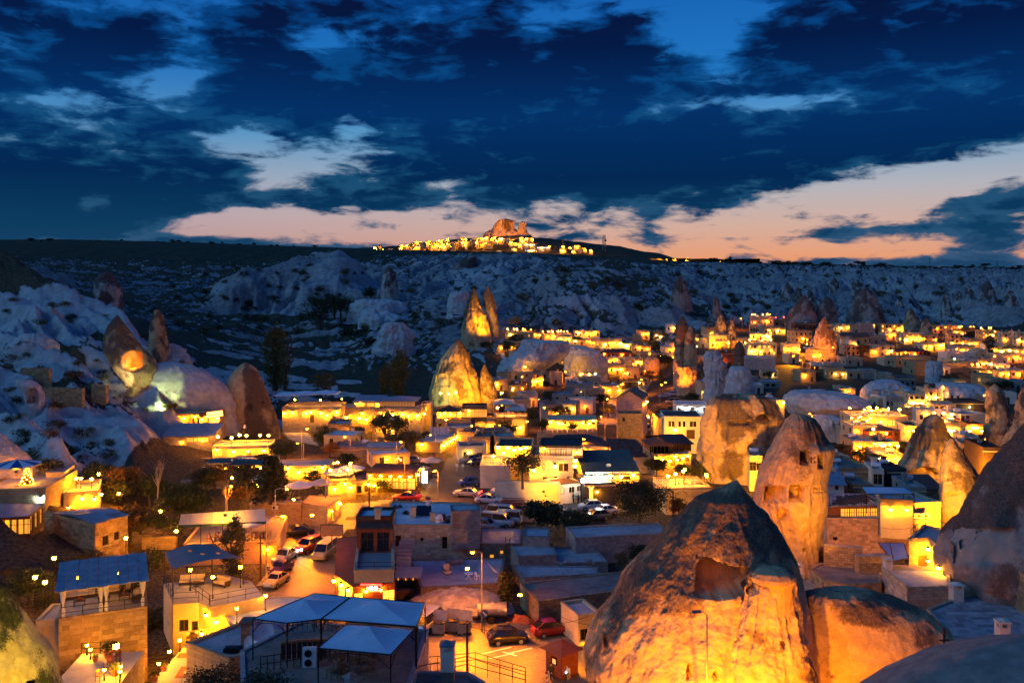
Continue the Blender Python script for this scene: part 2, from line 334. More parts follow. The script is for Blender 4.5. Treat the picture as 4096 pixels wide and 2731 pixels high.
def build_terrain():
 nu,nl=1000,760
 us=np.linspace(_cu[0],_cu[-1],nu)
 ls=np.concatenate([np.linspace(math.log(34),math.log(120),90,endpoint=False),np.linspace(math.log(120),math.log(320),190,endpoint=False),np.linspace(math.log(320),math.log(2400),440,endpoint=False),np.linspace(math.log(2400),math.log(6500),nl-720)])
 Yg=np.exp(ls)[:,None]*np.ones((1,nu));Xg=us[None,:]*Yg
 Z=hz(Xg,Yg)
 t=town(Xg,Yg);px=Xg/Yg*F+512
 sm=_blur(_blur(Z,10,0),14,1)
 conv=(Z-sm)
 gy=np.gradient(Z,axis=0)/np.maximum(np.gradient(Yg,axis=0),.01)
 gx=np.gradient(Z,axis=1)/np.maximum(np.gradient(Xg,axis=1),.01)
 slope=np.hypot(gx,gy)
 lown=fbm2(Xg*.012,Yg*.012,4,51);midn=fbm2(Xg*.05,Yg*.05,4,52)
 bare=.10+.13*sst(Yg,330,430)*(1-sst(Yg,1000,1500))+.50*sst(slope,.2,.6)+.14*np.clip(conv/(.35+Yg*.0018),-2.2,2)+.28*lown+.22*midn
 bare=bare-.5*sst(Yg,1250,1750)*(px<620)-.8*sst(Yg,1500,1900)*(px>=620)
 bare=bare-.42*np.exp(-((px-300)/130)**2)*sst(Yg,240,280)*(1-sst(Yg,590,640))-.06*(1-sst(px,400,470))*sst(Yg,330,420)+.55*sst(px,205,245)*(1-sst(px,345,385))*sst(Yg,622,640)*(1-sst(Yg,715,760))+.18*((px>330)&(px<520))*sst(Yg,380,430)*(1-sst(Yg,800,1200))
 tm,fr=terraces(Xg,Yg,px);bare=bare+tm*(.75*(1-sst(fr,.10,.2))+.22)*(.7+1.2*midn)
 left=(1-sst(px,240,300))*(1-sst(Yg,300,400))*(1-t)
 brow=sst(Z,-6,2)*(1-sst(px,40,110))
 ca=Xg*.60+Yg*.80;aa=Xg*.80-Yg*.60
 gul=pn2((ca+5*pn2(aa*.03,ca*.03,8))*.055,aa*.012,11);patch=fbm2(ca*.06,aa*.025,4,61)
 bare=bare+left*(.80-1.3*brow-.62*sst(np.abs(gul),.24,.40)-.95*sst(patch,.22,.40))
 bare=np.where(t>.5,.12+.25*midn+.1*lown,bare)
 green=np.clip(.5*np.exp(-((px-300)/150)**2)*sst(Yg,230,300)+.35*sst(Yg,400,900)+.3*lown,0,1)
 o=gridmesh('terrain',np.stack([Xg,Yg,Z],-1)[:,::-1],'ground',attrs={'bare':bare[:,::-1],'green':green[:,::-1],'weathered':np.clip(sst(Yg,320,480)*(.75+.7*lown+.35*midn),0,1)[:,::-1]})  # weathered holds the painted distance dimming, broken up by noise
 return tag(o,'eroded pale tuff valley ground with dry scrub',None,None,'structure')
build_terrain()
# rocks (fairy chimneys)
def inpoly(X,Y,poly):
 c=np.zeros(X.shape,bool);n=len(poly)
 for i in range(n):
  (x0,y0),(x1,y1)=poly[i],poly[(i+1)%n]
  t=((y0>Y)!=(y1>Y))&(X<(x1-x0)*(Y-y0)/(y1-y0+1e-12)+x0);c^=t
 return c
def inshape(px,py,s):
 """signed inside test for openings: (kind, cx, cy, halfw, halfh)"""
 k,cx,cy,w,h=s[:5]
 if k=='p':return inpoly(px,py,s[1])
 x=(px-cx)/w;y=(py-cy)/h
 if k=='r':return(np.abs(x)<1)&(np.abs(y)<1)
 if k=='e':return x*x+y*y<1
 if k=='a':return(np.abs(x)<1)&(y<1)&((y>-.2)|(x*x+((y+.2)/.8)**2<1))
def rock(name,label,out,Y,mat='tuff_cone',ratio=1.0,nth=150,ntt=110,amp=.10,flute=.04,fscale=None,openings=(),crust=(.2,.9),seed=1,parent=None,group=None,cat='rock formation',lean=0.0,strata=0.0,cn=.8,kind=None,front=.72,cbias=None,sink=True,flare=1.1,shrink=.96):
 out=sorted(out)
 py=np.array([o[0]for o in out],float);L=np.array([o[1]for o in out],float);R=np.array([o[2]for o in out],float)
 t=np.linspace(0,1,ntt)**1.15
 rows=py[0]+(py[-1]-py[0])*t
 l=np.interp(rows,py,L);r=np.interp(rows,py,R)
 for _ in range(2):
  l[1:-1]=(l[:-2]+2*l[1:-1]+l[2:])/4;r[1:-1]=(r[:-2]+2*r[1:-1]+r[2:])/4
 cx=(l+r)/2/F*Y-512/F*Y;rad=np.maximum((r-l)/2/F*Y*shrink,.02)
 z=(H0-rows)/F*Y
 zl=min(float(hz(np.array([cx[-1]]),np.array([Y+rad[-1]*ratio*k_]))[0])for k_ in(-.9,0,.9))-1.0
 if sink and z[-1]>zl:
  ex=np.linspace(0,1,9)[1:]
  g_=1+(flare-1)*ex**1.3
  z=np.concatenate([z,z[-1]+(zl-z[-1])*ex]);cx=np.concatenate([cx,np.full(8,cx[-1])]);rad=np.concatenate([rad,rad[-1]*g_])
 n1=int(nth*front)
 th=np.concatenate([np.linspace(math.pi*.97,math.pi*2.03,n1),np.linspace(.03*math.pi,.97*math.pi,nth-n1+2)[1:-1]+2*math.pi])
 TH,TZ=np.meshgrid(th,z);CX=cx[:,None];RD=rad[:,None]
 dxn,dyn=np.cos(TH),np.sin(TH)
 X=CX+RD*dxn;Yv=Y+lean*(z-z[-1])[:,None]+RD*ratio*dyn
 size=rad.max();fs=fscale or 1.0/max(size*.55,.5)
 nz=fbm3(X*fs,Yv*fs,TZ*fs,5,seed,.55)
 fl=1-2*np.abs(pn3(dxn*3.2+CX*fs,dyn*3.2,TZ*fs*.30,seed+9))
 taper=np.clip(RD/(size*.35),.25,1)
 dr=size*amp*nz*taper+size*flute*fl*taper+min(.07,size*.02)*fbm3(X*fs*5,Yv*fs*5,TZ*fs*3.2,4,seed+5,.6)*taper
 if strata:dr=dr+strata*size*np.sin(TZ*7.0/max(size*.35,.4)+1.5*nz)*taper
 X=X+dxn*dr;Yv=Yv+dyn*dr*ratio;Zv=TZ+.3*dr
 cut=np.zeros_like(X)
 ppx=X/Yv*F+512;ppy=H0-Zv/Yv*F
 frontm=dyn<.25
 for s in openings:
  ins=inshape(ppx,ppy,s)&frontm
  Yv=np.where(ins,Yv+s[5],Yv);X=np.where(ins,X+(X/np.maximum(Yv,1))*s[5]*0,X)
  if len(s)>6 and s[6]:cut=np.where(ins,1.0,cut)
 h=(Zv-Zv.min())/(np.ptp(Zv)+1e-6)
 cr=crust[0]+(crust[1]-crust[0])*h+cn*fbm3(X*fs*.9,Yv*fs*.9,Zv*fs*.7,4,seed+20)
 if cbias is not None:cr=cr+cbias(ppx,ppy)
 V3=np.stack([X,Yv,Zv],-1)
 top=V3[:1].mean(1,keepdims=True).repeat(V3.shape[1],1)
 V3=np.concatenate([top,V3],0);cr=np.concatenate([cr[:1],cr],0);cut=np.concatenate([cut[:1],cut],0)
 o=gridmesh(name,V3[:,::-1],mat,parent,wrap=True,attrs={'crust':cr[:,::-1],'cut':cut[:,::-1]})
 if label:tag(o,label,cat if parent is None else None,group,kind)
 return o
def O(w,k,x0,x1,y0,y1,depth,cutmat=1):
 a=q(w,x0,y0);c=q(w,x1,y1)
 return(k,(a[0]+c[0])/2,(a[1]+c[1])/2,(c[0]-a[0])/2,(c[1]-a[1])/2,depth,cutmat)
 # ROCKS
def zs(w,pts):
 """outline rows given as (y, xl, xr) in a measuring window"""
 r=[]
 for(y,a,c)in pts:
  x0,yy=q(w,a,y);x1,_=q(w,c,y);r.append((yy,x0,x1))
 return r
 # big foreground cone with its open cave
c1=[(479.5,734,737.5),(484,729,740),(492,713,745),(497.5,699,750),(516,681,765),(527,671,775),(549,654,786),(574,632,795),(601,615,801),(615,605,804),(634,595,808),(654,588,812),(668,588,816),(690,598,822),(720,596,828)]
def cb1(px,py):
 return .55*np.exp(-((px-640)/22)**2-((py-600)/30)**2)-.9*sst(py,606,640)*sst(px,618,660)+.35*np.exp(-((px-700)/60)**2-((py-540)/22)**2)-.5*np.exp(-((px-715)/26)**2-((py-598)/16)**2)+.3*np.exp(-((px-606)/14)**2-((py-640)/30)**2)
pg=[]
for r_ in range(2):
 for c_ in range(5):pg.append(('a',705+c_*5.2+r_*.6,561+r_*4.8+c_*.5,1.3,1.5,.8,0))
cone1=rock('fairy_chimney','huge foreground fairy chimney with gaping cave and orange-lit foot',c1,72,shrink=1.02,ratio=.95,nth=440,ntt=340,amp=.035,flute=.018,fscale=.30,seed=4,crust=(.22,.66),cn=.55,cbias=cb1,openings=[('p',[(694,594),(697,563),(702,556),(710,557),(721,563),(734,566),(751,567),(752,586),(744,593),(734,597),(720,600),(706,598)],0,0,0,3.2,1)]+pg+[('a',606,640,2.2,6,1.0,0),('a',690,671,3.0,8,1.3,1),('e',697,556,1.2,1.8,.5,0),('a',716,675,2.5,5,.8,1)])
twr=rock('rock_tower',None,[(577,752,792),(584,748,797),(600,744,799),(620,738,801),(640,728,806),(660,722,812),(700,716,818)],65.3,ratio=.85,nth=170,ntt=150,amp=.07,flute=.05,fscale=.5,seed=14,crust=(.02,.3),parent=cone1,openings=[('r',781.5,602.5,4.2,6.5,1.3,0),('r',783,644,2.6,3.4,1.0,0),('e',752,590,6,5,1.6,0)])
cap=rock('rock_cap',None,[(564.5,764,776),(566,755,784),(569,749,791),(574,746,795),(578.5,748,796),(582,756,793)],64.8,ratio=.95,nth=120,ntt=50,amp=.05,flute=.02,fscale=.5,seed=15,crust=(.0,.5),parent=cone1)
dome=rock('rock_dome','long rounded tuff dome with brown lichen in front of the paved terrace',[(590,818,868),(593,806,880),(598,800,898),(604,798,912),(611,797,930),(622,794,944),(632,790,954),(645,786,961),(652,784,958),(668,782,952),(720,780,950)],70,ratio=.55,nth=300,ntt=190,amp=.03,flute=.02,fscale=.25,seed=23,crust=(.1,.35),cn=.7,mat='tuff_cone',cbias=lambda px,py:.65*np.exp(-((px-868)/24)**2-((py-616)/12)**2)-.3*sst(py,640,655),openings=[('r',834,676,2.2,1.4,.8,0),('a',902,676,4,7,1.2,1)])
# pigeon-house cone right of centre
holes2=[O('M4','r',378,446,1138,1240,3.2,0),O('M4','r',513,556,1168,1272,2.6,0),O('Z4','r',105,272,80,204,1.6,1),O('Z4','r',145,225,85,182,2.6,0),O('Z4','a',292,410,66,200,1.5,1),O('Z4','r',300,352,70,166,2.6,0),O('Z4','a',520,570,565,670,1.6,0),O('Z4','e',200,300,250,340,.9,0),O('Z4','e',395,425,548,585,.8,0)]
for r_ in range(2):
 for c_ in range(4):holes2.append(O('Z4','a',478+c_*20,490+c_*20,90+r_*28,106+r_*28,.5,0))
for r_ in range(2):
 for c_ in range(3):holes2.append(O('Z4','a',362+c_*16,372+c_*16,90+r_*26,106+r_*26,.4,0))
for r_ in range(2):
 for c_ in range(2):holes2.append(O('M4','a',460+c_*24,474+c_*24,1180+r_*28,1198+r_*28,.4,0))
c2=[(413,793,800),(416,791,808),(419,788,814),(427,783,820),(440,776,828),(447,773,835),(452,770,834),(470,761,829),(485,756,826),(499,753,826),(510,755,826),(527,766,823),(545,775,824),(560,778,828),(575,775,832)]
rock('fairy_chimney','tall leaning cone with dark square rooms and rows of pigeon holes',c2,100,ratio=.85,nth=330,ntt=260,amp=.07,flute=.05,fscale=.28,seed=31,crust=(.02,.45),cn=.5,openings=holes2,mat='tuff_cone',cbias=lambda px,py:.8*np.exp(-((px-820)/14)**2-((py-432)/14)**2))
# big dark cone leaving the frame on the right
c3=[(398,1050,1062),(428,1024,1090),(459,998,1120),(488,980,1140),(524,957,1160),(539,945,1170),(557,939,1175),(573,942,1178),(590,952,1180),(610,950,1180)]
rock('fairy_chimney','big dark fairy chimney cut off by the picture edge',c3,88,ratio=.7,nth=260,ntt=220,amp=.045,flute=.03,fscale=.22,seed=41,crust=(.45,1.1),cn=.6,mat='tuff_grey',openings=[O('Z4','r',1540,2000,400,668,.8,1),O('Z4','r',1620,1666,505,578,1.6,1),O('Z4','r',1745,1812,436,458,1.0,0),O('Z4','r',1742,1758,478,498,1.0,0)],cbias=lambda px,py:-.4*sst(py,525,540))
# cones and crags of the middle distance
rock('fairy_chimney','twisted grey crag above an orange-lit hollow beside the yellow cone',zs('M4',[(858,1380,1400),(900,1330,1450),(960,1290,1480),(1060,1250,1530),(1180,1190,1560),(1300,1120,1600),(1400,1090,1620),(1480,1080,1640)]),150,ratio=.9,nth=170,ntt=130,amp=.10,flute=.06,seed=51,crust=(.1,.9),openings=[O('M4','e',1190,1460,1260,1440,2.2,1)])
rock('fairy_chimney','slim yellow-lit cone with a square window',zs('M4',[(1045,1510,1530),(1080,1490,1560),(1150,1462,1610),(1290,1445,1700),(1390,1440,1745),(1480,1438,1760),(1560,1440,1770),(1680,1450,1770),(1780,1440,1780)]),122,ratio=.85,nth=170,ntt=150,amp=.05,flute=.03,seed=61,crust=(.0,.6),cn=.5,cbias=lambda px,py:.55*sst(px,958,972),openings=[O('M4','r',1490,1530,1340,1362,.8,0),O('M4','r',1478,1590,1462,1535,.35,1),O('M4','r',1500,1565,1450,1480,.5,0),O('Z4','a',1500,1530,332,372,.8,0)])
rock('fairy_chimney','banded rock spire with dark cap at the far right',zs('M4',[(633,1845,1860),(690,1790,1910),(720,1788,1922),(820,1786,1950),(880,1790,1955),(930,1775,1950),(1000,1755,2000),(1060,1735,2030),(1120,1720,2050)]),190,ratio=.9,nth=130,ntt=120,amp=.06,flute=.03,seed=71,crust=(.05,.55),strata=.012,openings=[O('M4','e',1848,1864,886,902,.8,0)])
rock('fairy_chimney','pale rock spire cut by the right picture edge behind the dark cone',zs('M4',[(640,2070,2110),(700,2045,2140),(800,2012,2160),(930,2000,2180),(1000,1960,2190),(1080,1915,2200),(1140,1900,2200)]),165,ratio=.9,nth=110,ntt=100,amp=.06,flute=.03,seed=73,crust=(.0,.5),strata=.02)
hs8=[O('M3','e',1935,2040,860,930,2.2,0),O('M3','r',1730,1900,905,945,.8,0),O('M3','r',1560,2000,1160,1180,.5,0),O('M3','a',1730,1758,1310,1356,1.2,0)]
for c_ in range(4):hs8.append(O('M3','a',1858+c_*20,1870+c_*20,862,882,.6,0))
rock('rock_crag','broad crumbling tuff crag with ledges and lichen behind the pigeon-house cone',[(394,722,752),(398,714,768),(404,710,774),(412,706,780),(420,702.5,784),(446,698.5,790),(459,698.5,794),(470,702,796),(480,704,800),(495,702,804)],162,ratio=.6,nth=260,ntt=170,amp=.10,flute=.06,fscale=.2,seed=81,crust=(.05,.5),cn=.9,openings=hs8,strata=.012)
rock('fairy_chimney','tall rock pillar with pointed brown cap, left of a twin pair',zs('M3',[(118,1376,1384),(150,1350,1402),(190,1322,1420),(230,1322,1420),(250,1328,1408),(400,1312,1402),(500,1305,1400),(560,1310,1410)]),335,ratio=.9,nth=90,ntt=120,amp=.06,flute=.04,seed=91,crust=(.0,.9),cn=.3,cbias=lambda px,py:.5*(1-sst(py,328,334)))
rock('fairy_chimney','shorter rock pillar lit orange on its left side, of a twin pair',zs('M3',[(192,1438,1446),(225,1418,1462),(250,1405,1474),(300,1395,1474),(380,1390,1490),(530,1385,1490),(600,1390,1500)]),333,ratio=.9,nth=90,ntt=120,amp=.08,flute=.05,seed=92,crust=(.0,.6),cn=.4)
rock('rock_footing','craggy rock footing under the twin rock pillars',zs('M3',[(500,1330,1480),(540,1345,1520),(600,1340,1530),(680,1330,1540),(740,1320,1560)]),325,ratio=.8,nth=110,ntt=70,amp=.16,flute=.06,seed=93,crust=(.0,.5))
rock('fairy_chimney','dark capped stub pillar above white boulders',zs('M3',[(308,1805,1812),(330,1782,1832),(365,1768,1846),(410,1766,1850),(420,1776,1842),(520,1772,1845),(560,1770,1846)]),300,ratio=1,nth=80,ntt=90,amp=.05,flute=.03,seed=94,crust=(.1,.9),cn=.3,cbias=lambda px,py:.9*(1-sst(py,353,356)))
rock('rock_mound','white boulder mound under the dark capped pillar',zs('M3',[(500,1760,1850),(530,1730,1885),(590,1715,1905),(660,1700,1920)]),297,mat='tuff_white',ratio=.9,nth=90,ntt=60,amp=.14,flute=.07,seed=95,crust=(.0,.1),cn=.3)
rock('rock_mound','folded white rock left of the dark capped pillar',zs('M3',[(385,1560,1640),(430,1545,1680),(500,1540,1700),(580,1550,1720),(640,1545,1730)]),305,mat='tuff_white',ratio=.8,nth=100,ntt=70,amp=.16,flute=.10,seed=96,crust=(.0,.3),cn=.5)
rock('fairy_chimney','large central cone floodlit yellow on its right flank',zs('M2',[(293,1564,1574),(320,1545,1600),(360,1515,1620),(420,1460,1650),(450,1440,1660),(550,1400,1700),(720,1360,1748),(800,1345,1765),(860,1340,1775)]),292,ratio=.9,nth=170,ntt=150,amp=.07,flute=.05,seed=101,crust=(.15,.6),cn=.7,mat='tuff_cone',openings=[O('M2','a',1408,1508,552,648,.8,1),O('M2','a',1612,1712,598,672,.7,1),O('M2','r',1452,1480,560,590,.5,0),O('M2','a',1440,1470,665,715,.6,1)])
rock('fairy_chimney','small pointed cone close against the large central cone',zs('M2',[(484,1765,1775),(530,1748,1800),(600,1735,1835),(700,1740,1866),(760,1745,1875),(820,1745,1880)]),290,ratio=.9,nth=90,ntt=90,amp=.07,flute=.04,seed=102,crust=(.2,.8),cn=.5,openings=[O('M2','r',1768,1782,660,700,.8,0)])
rock('fairy_chimney','slender rock spire floodlit from its foot below the far cliffs',zs('H2',[(508,998,1004),(560,972,1018),(620,950,1040),(690,935,1075),(750,925,1100),(800,920,1120)]),432,ratio=.9,nth=100,ntt=110,amp=.09,flute=.06,seed=103,crust=(.0,.9),cn=.6,openings=[O('H2','a',1036,1056,690,770,1.6,1),O('H2','r',1018,1030,745,768,1.2,0)])
rock('fairy_chimney','dark spire close behind the floodlit slender spire',zs('H2',[(495,1092,1100),(560,1065,1130),(640,1050,1150),(740,1030,1165)]),446,ratio=.9,nth=70,ntt=70,amp=.08,flute=.05,seed=104,crust=(.3,.9),mat='tuff_grey')
rock('fairy_chimney','brown cone on the left slope with a glowing square cave',zs('M1',[(113,880,890),(150,850,920),(200,812,955),(270,790,1000),(330,775,1050),(400,790,1120),(470,830,1175),(540,880,1215),(600,930,1245),(660,960,1262)]),212,ratio=.8,nth=200,ntt=170,amp=.05,flute=.03,seed=111,crust=(.25,.85),cn=.45,mat='tuff_cone',openings=[O('M1','e',915,1110,378,545,.9,1),O('M1','r',945,1060,390,512,2.6,1)])
rock('rock_pillar','weathered rock pillar with brown face right of the glowing cave',zs('M1',[(73,1175,1200),(110,1160,1222),(180,1140,1240),(280,1130,1262),(400,1120,1270),(470,1110,1280)]),236,ratio=.8,nth=110,ntt=110,amp=.10,flute=.06,seed=112,crust=(.05,.55),mat='tuff_cone')
rock('rock_block','blocky pale outcrop right of the brown-faced pillar',zs('M1',[(325,1270,1310),(350,1250,1360),(400,1240,1405),(455,1240,1440),(500,1230,1450),(560,1220,1470)]),238,ratio=.8,nth=110,ntt=70,amp=.16,flute=.05,seed=113,crust=(.0,.3),mat='tuff_white',strata=.03)
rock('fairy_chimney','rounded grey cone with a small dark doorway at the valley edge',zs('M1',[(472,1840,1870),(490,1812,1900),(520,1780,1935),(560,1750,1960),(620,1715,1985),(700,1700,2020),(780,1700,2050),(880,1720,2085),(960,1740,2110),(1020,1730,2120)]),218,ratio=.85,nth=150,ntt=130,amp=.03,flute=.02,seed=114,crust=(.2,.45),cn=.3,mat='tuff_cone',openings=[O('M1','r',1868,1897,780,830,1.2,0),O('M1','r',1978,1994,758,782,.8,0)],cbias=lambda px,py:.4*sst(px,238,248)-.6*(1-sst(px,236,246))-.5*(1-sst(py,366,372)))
rock('rock_slope','smooth white tuff shoulder between the glowing cave and the rounded cone',zs('M1',[(468,1200,1320),(490,1160,1440),(540,1080,1560),(600,1010,1660),(680,1000,1740),(780,1080,1790),(860,1180,1800),(960,1230,1820),(1020,1240,1830)]),214,ratio=.55,nth=220,ntt=130,amp=.04,flute=.03,seed=115,crust=(-.2,.0),cn=.25,mat='tuff_white',openings=[O('M1','a',1300,1325,862,925,.6,1),O('M1','r',1452,1466,878,920,.8,0),O('M1','r',1480,1492,868,910,.8,0),O('M1','a',1590,1648,890,970,.9,1)])
def lobe(label,pts,Y,seed,**k):
 return rock('tuff_rib',label,zs('M1',pts),Y,mat='tuff_white',ratio=.7,nth=110,ntt=110,amp=.05,flute=.04,seed=seed,crust=(-.1,.15),cn=.35,**k)
lobe('small tuff knoll with a square cut doorway below the ruined wall',[(600,120,230),(640,130,300),(700,170,330),(780,200,345),(860,220,330),(920,240,320)],176,124,openings=[O('M1','a',200,290,660,780,1.0,1),O('M1','r',222,246,728,772,1.6,0)])
lobe('smooth white bluff with cut windows at the left picture edge',[(250,200,320),(290,120,390),(340,60,440),(400,40,448),(470,40,430),(540,60,400),(600,60,380)],215,125,openings=[O('M1','r',172,190,458,498,1.2,0),O('M1','r',216,238,440,486,1.2,0),O('M1','r',262,274,430,480,1.2,0),O('M1','r',296,312,418,450,1.2,0)])
lobe('orange-lit tuff knob behind the striped umbrella',[(1005,-40,10),(1040,-80,50),(1100,-100,110),(1180,-100,200),(1250,-100,280),(1330,-100,310)],128,127)
rock('rock_pyramid','mossy rock pyramid lit yellow in the lower left corner',[(575,-14,-8),(586,-26,4),(600,-40,11),(620,-60,22),(640,-75,36),(655,-85,48),(668,-90,53),(690,-95,58),(720,-100,62)],58,mat='tuff_mossy',ratio=.8,nth=170,ntt=140,amp=.03,flute=.02,seed=131,crust=(.0,.75),cn=.6)
rock('hillside','bare blue-grey hillside filling the lower right corner',[(634,1060,1080),(644,1015,1110),(652,990,1140),(662,962,1180),(672,938,1220),(684,912,1260),(704,875,1300),(730,835,1300)],44,mat='tuff_grey',ratio=.7,nth=170,ntt=110,amp=.02,flute=.01,seed=132,crust=(.05,.1),cn=.2)
for(lab,pts,Y,sd,mt,op)in[('lumpy white rock knoll behind the arched cave houses',[(300,210,300),(315,190,500),(350,170,505),(400,120,500),(440,60,470),(480,10,420),(530,-20,330),(580,-40,330)],330,141,'tuff_white',[]),('pale rock hump with a lit cleft beside the red sign',[(345,520,600),(370,510,680),(410,500,760),(450,500,800),(500,500,815),(550,510,800),(600,520,800)],322,142,'tuff_white',[]),('rounded boulder lit orange from the road',[(430,1110,1180),(445,1090,1198),(480,1080,1203),(530,1080,1200),(580,1085,1195)],345,143,'tuff_cone',[])]:
 o_=zs('M3',pts);Y=ground((o_[-1][1]+o_[-1][2])/2,o_[-1][0]).y+3
 rock('rock_knoll',lab,o_,Y,mat=mt,ratio=.8,nth=150,ntt=90,amp=.13,flute=.09,flare=1.15,seed=sd,crust=(.0,.25),cn=.4,openings=op)
for(lab,pts,Y,sd)in[('long smooth white outcrop below the scrubby mound',[(690,330,640),(720,280,800),(780,260,900),(850,300,800),(900,360,760),(940,420,720)],212,144),('white sloping outcrop with a carved edge beside the stilted terrace',[(598,1000,1060),(620,930,1110),(660,870,1200),(700,850,1235),(760,850,1240)],262,145),('pale rounded outcrop behind the flat white warehouse',[(628,1470,1640),(645,1440,1740),(690,1430,1790),(740,1430,1795),(790,1430,1795)],250,146),('grey tuff bluff behind the orange house',[(870,480,620),(900,470,720),(960,470,760),(1020,500,770),(1070,520,760)],190,147),('weathered stump of rock with round holes among the houses',[(462,1345,1440),(480,1335,1450),(540,1330,1455),(590,1330,1450),(630,1325,1450)],300,148)]:
 o_=zs('M4',pts);Y=ground((o_[-1][1]+o_[-1][2])/2,o_[-1][0]).y+3
 rock('rock_outcrop',lab,o_,Y,mat='tuff_white',ratio=1.0,nth=170,ntt=90,amp=.09,flute=.06,flare=1.25,seed=sd,crust=(-.05,.2),cn=.35)
FC=[('H3',[(390,186,196),(440,160,225),(500,140,240),(570,122,258),(600,118,262)],520,'tuff_grey','brown cone with small windows on the far left of the upper village'),('H3',[(530,410,420),(560,396,436),(620,394,444),(640,392,446)],500,'tuff_grey','small brown capped stub left of the upper terraces'),('H3',[(645,440,460),(680,420,475),(740,400,488),(780,392,492)],425,'tuff_cone','cone with a white spot floodlit from below beside the terrace lamps'),('H3',[(665,508,516),(700,498,530),(760,490,540),(780,488,544)],420,'tuff_cone','little pointed cone right of the spotted cone'),('H3',[(520,960,975),(560,930,1010),(620,890,1040),(690,850,1055),(710,845,1060)],480,'tuff_grey','dark reddish cone behind the terrace restaurant'),('H3',[(528,1105,1125),(560,1075,1150),(610,1050,1170),(660,1042,1178),(690,1040,1180)],485,'tuff_grey','blunt dark cone between two taller cones'),('H3',[(468,1350,1368),(500,1315,1395),(560,1285,1430),(620,1262,1455),(680,1240,1475),(720,1230,1480)],490,'tuff_grey','largest brown cone towering over the upper village'),('H3',[(655,1095,1108),(690,1070,1125),(740,1045,1150),(800,1030,1175),(850,1030,1182),(880,1032,1182)],385,'tuff_cone','cone lit orange at its left foot amid the village'),('H3',[(603,1635,1645),(630,1618,1662),(670,1600,1685),(700,1588,1698),(720,1585,1700)],480,'tuff_cone','pale cone with two lit windows at the back of the village'),('H3',[(664,1730,1740),(690,1716,1755),(730,1702,1772),(765,1695,1782)],440,'tuff_cone','small rough cone right of the cone with lit windows'),('H3',[(440,860,866),(480,830,895),(540,815,915),(580,810,920)],620,'tuff_far','double-headed dark spire among far white ridges'),('H3',[(470,925,935),(510,905,955),(560,890,965),(580,885,970)],610,'tuff_far','dark spire right of the double-headed spire'),('H3',[(408,1155,1162),(440,1135,1180),(470,1130,1188),(490,1128,1190)],720,'tuff_far','brown capped spire standing on the far ridge'),('H3',[(420,1296,1302),(450,1278,1322),(480,1266,1330),(500,1262,1335)],700,'tuff_far','dark spire on the far ridge above the largest brown cone'),('H3',[(480,1000,1008),(520,985,1030),(560,975,1048),(590,970,1052)],600,'tuff_far','grey spire behind the reddish cone'),('H3',[(535,1558,1568),(570,1545,1590),(620,1538,1602),(650,1536,1605)],560,'tuff_far','squat dark rock column behind the red roof lamps'),('H3',[(430,2110,2128),(470,2085,2150),(530,2070,2172),(560,2065,2178)],600,'tuff_far','tall dark spire near the right edge of the far ridge'),('H3',[(455,1998,2008),(500,1985,2030),(550,1975,2045),(570,1970,2050)],610,'tuff_far','lower dark spire left of the tall spire near the right edge'),('H3',[(492,1935,1945),(530,1922,1965),(570,1915,1980),(590,1912,1985)],590,'tuff_far','dark pointed rock in the dip of the far ridge'),('H3',[(505,1855,1864),(540,1842,1880),(590,1835,1895),(610,1830,1900)],580,'tuff_far','dark spire with rounded shoulders in the far badlands'),('H3',[(490,2255,2275),(530,2238,2300),(590,2228,2318),(620,2225,2322)],560,'tuff_far','brown rock tower furthest right on the ridge'),('H2',[(365,420,440),(400,395,470),(470,380,485),(530,375,500)],640,'tuff_far','grey rock horn rising from the white slope'),('H2',[(300,940,1010),(330,900,1020),(400,830,1030),(470,825,1035)],800,'tuff_grey','dark cluster of fused spires under the hill town'),('H1',[(400,700,740),(440,650,770),(500,640,810),(590,640,820),(620,640,830)],330,'tuff_far','dark shaded cone behind the left slope')]
for i,(w,pts,Y,mt,lab)in enumerate(FC):
 ops=[]
 if i==8:ops=[O('H3','r',1646,1650,650,660,.6,0),O('H3','r',1654,1658,650,660,.6,0)]
 rock('fairy_chimney',lab,zs(w,pts),Y,mat=mt,ratio=.95,nth=70,ntt=70,amp=.09,flute=.06,seed=200+i,crust=(.1,.8),cn=.6,openings=ops,group='far fairy chimneys')
for i,(pts,Y,lab)in enumerate([([(740,400,520),(770,380,560),(830,350,590),(900,335,600),(960,330,610)],405,'big cracked white boulder on the valley side'),([(585,240,420),(610,180,520),(660,150,560),(710,145,560)],520,'low white rock hump with tiny cave windows'),([(640,290,350),(680,250,460),(720,230,560),(760,230,560)],480,'white boulder below the hump with cave windows'),([(545,290,320),(570,280,330),(590,278,335)],560,'small pale loaf-shaped rock in the valley'),([(515,360,385),(550,352,415),(580,350,420)],560,'pale pointed boulder near the grey horn'),([(530,870,960),(570,830,970),(640,820,980),(690,820,990)],470,'dark-sided rock shoulder left of the floodlit spire')]):
 o_=zs('H2',pts);Y=ground((o_[-1][1]+o_[-1][2])/2,o_[-1][0],300,1200).y+2
 rock('boulder',lab,o_,Y,mat='tuff_white',ratio=.8,nth=90,ntt=60,amp=.14,flute=.08,seed=240+i,crust=(-.1,.2),cn=.3)
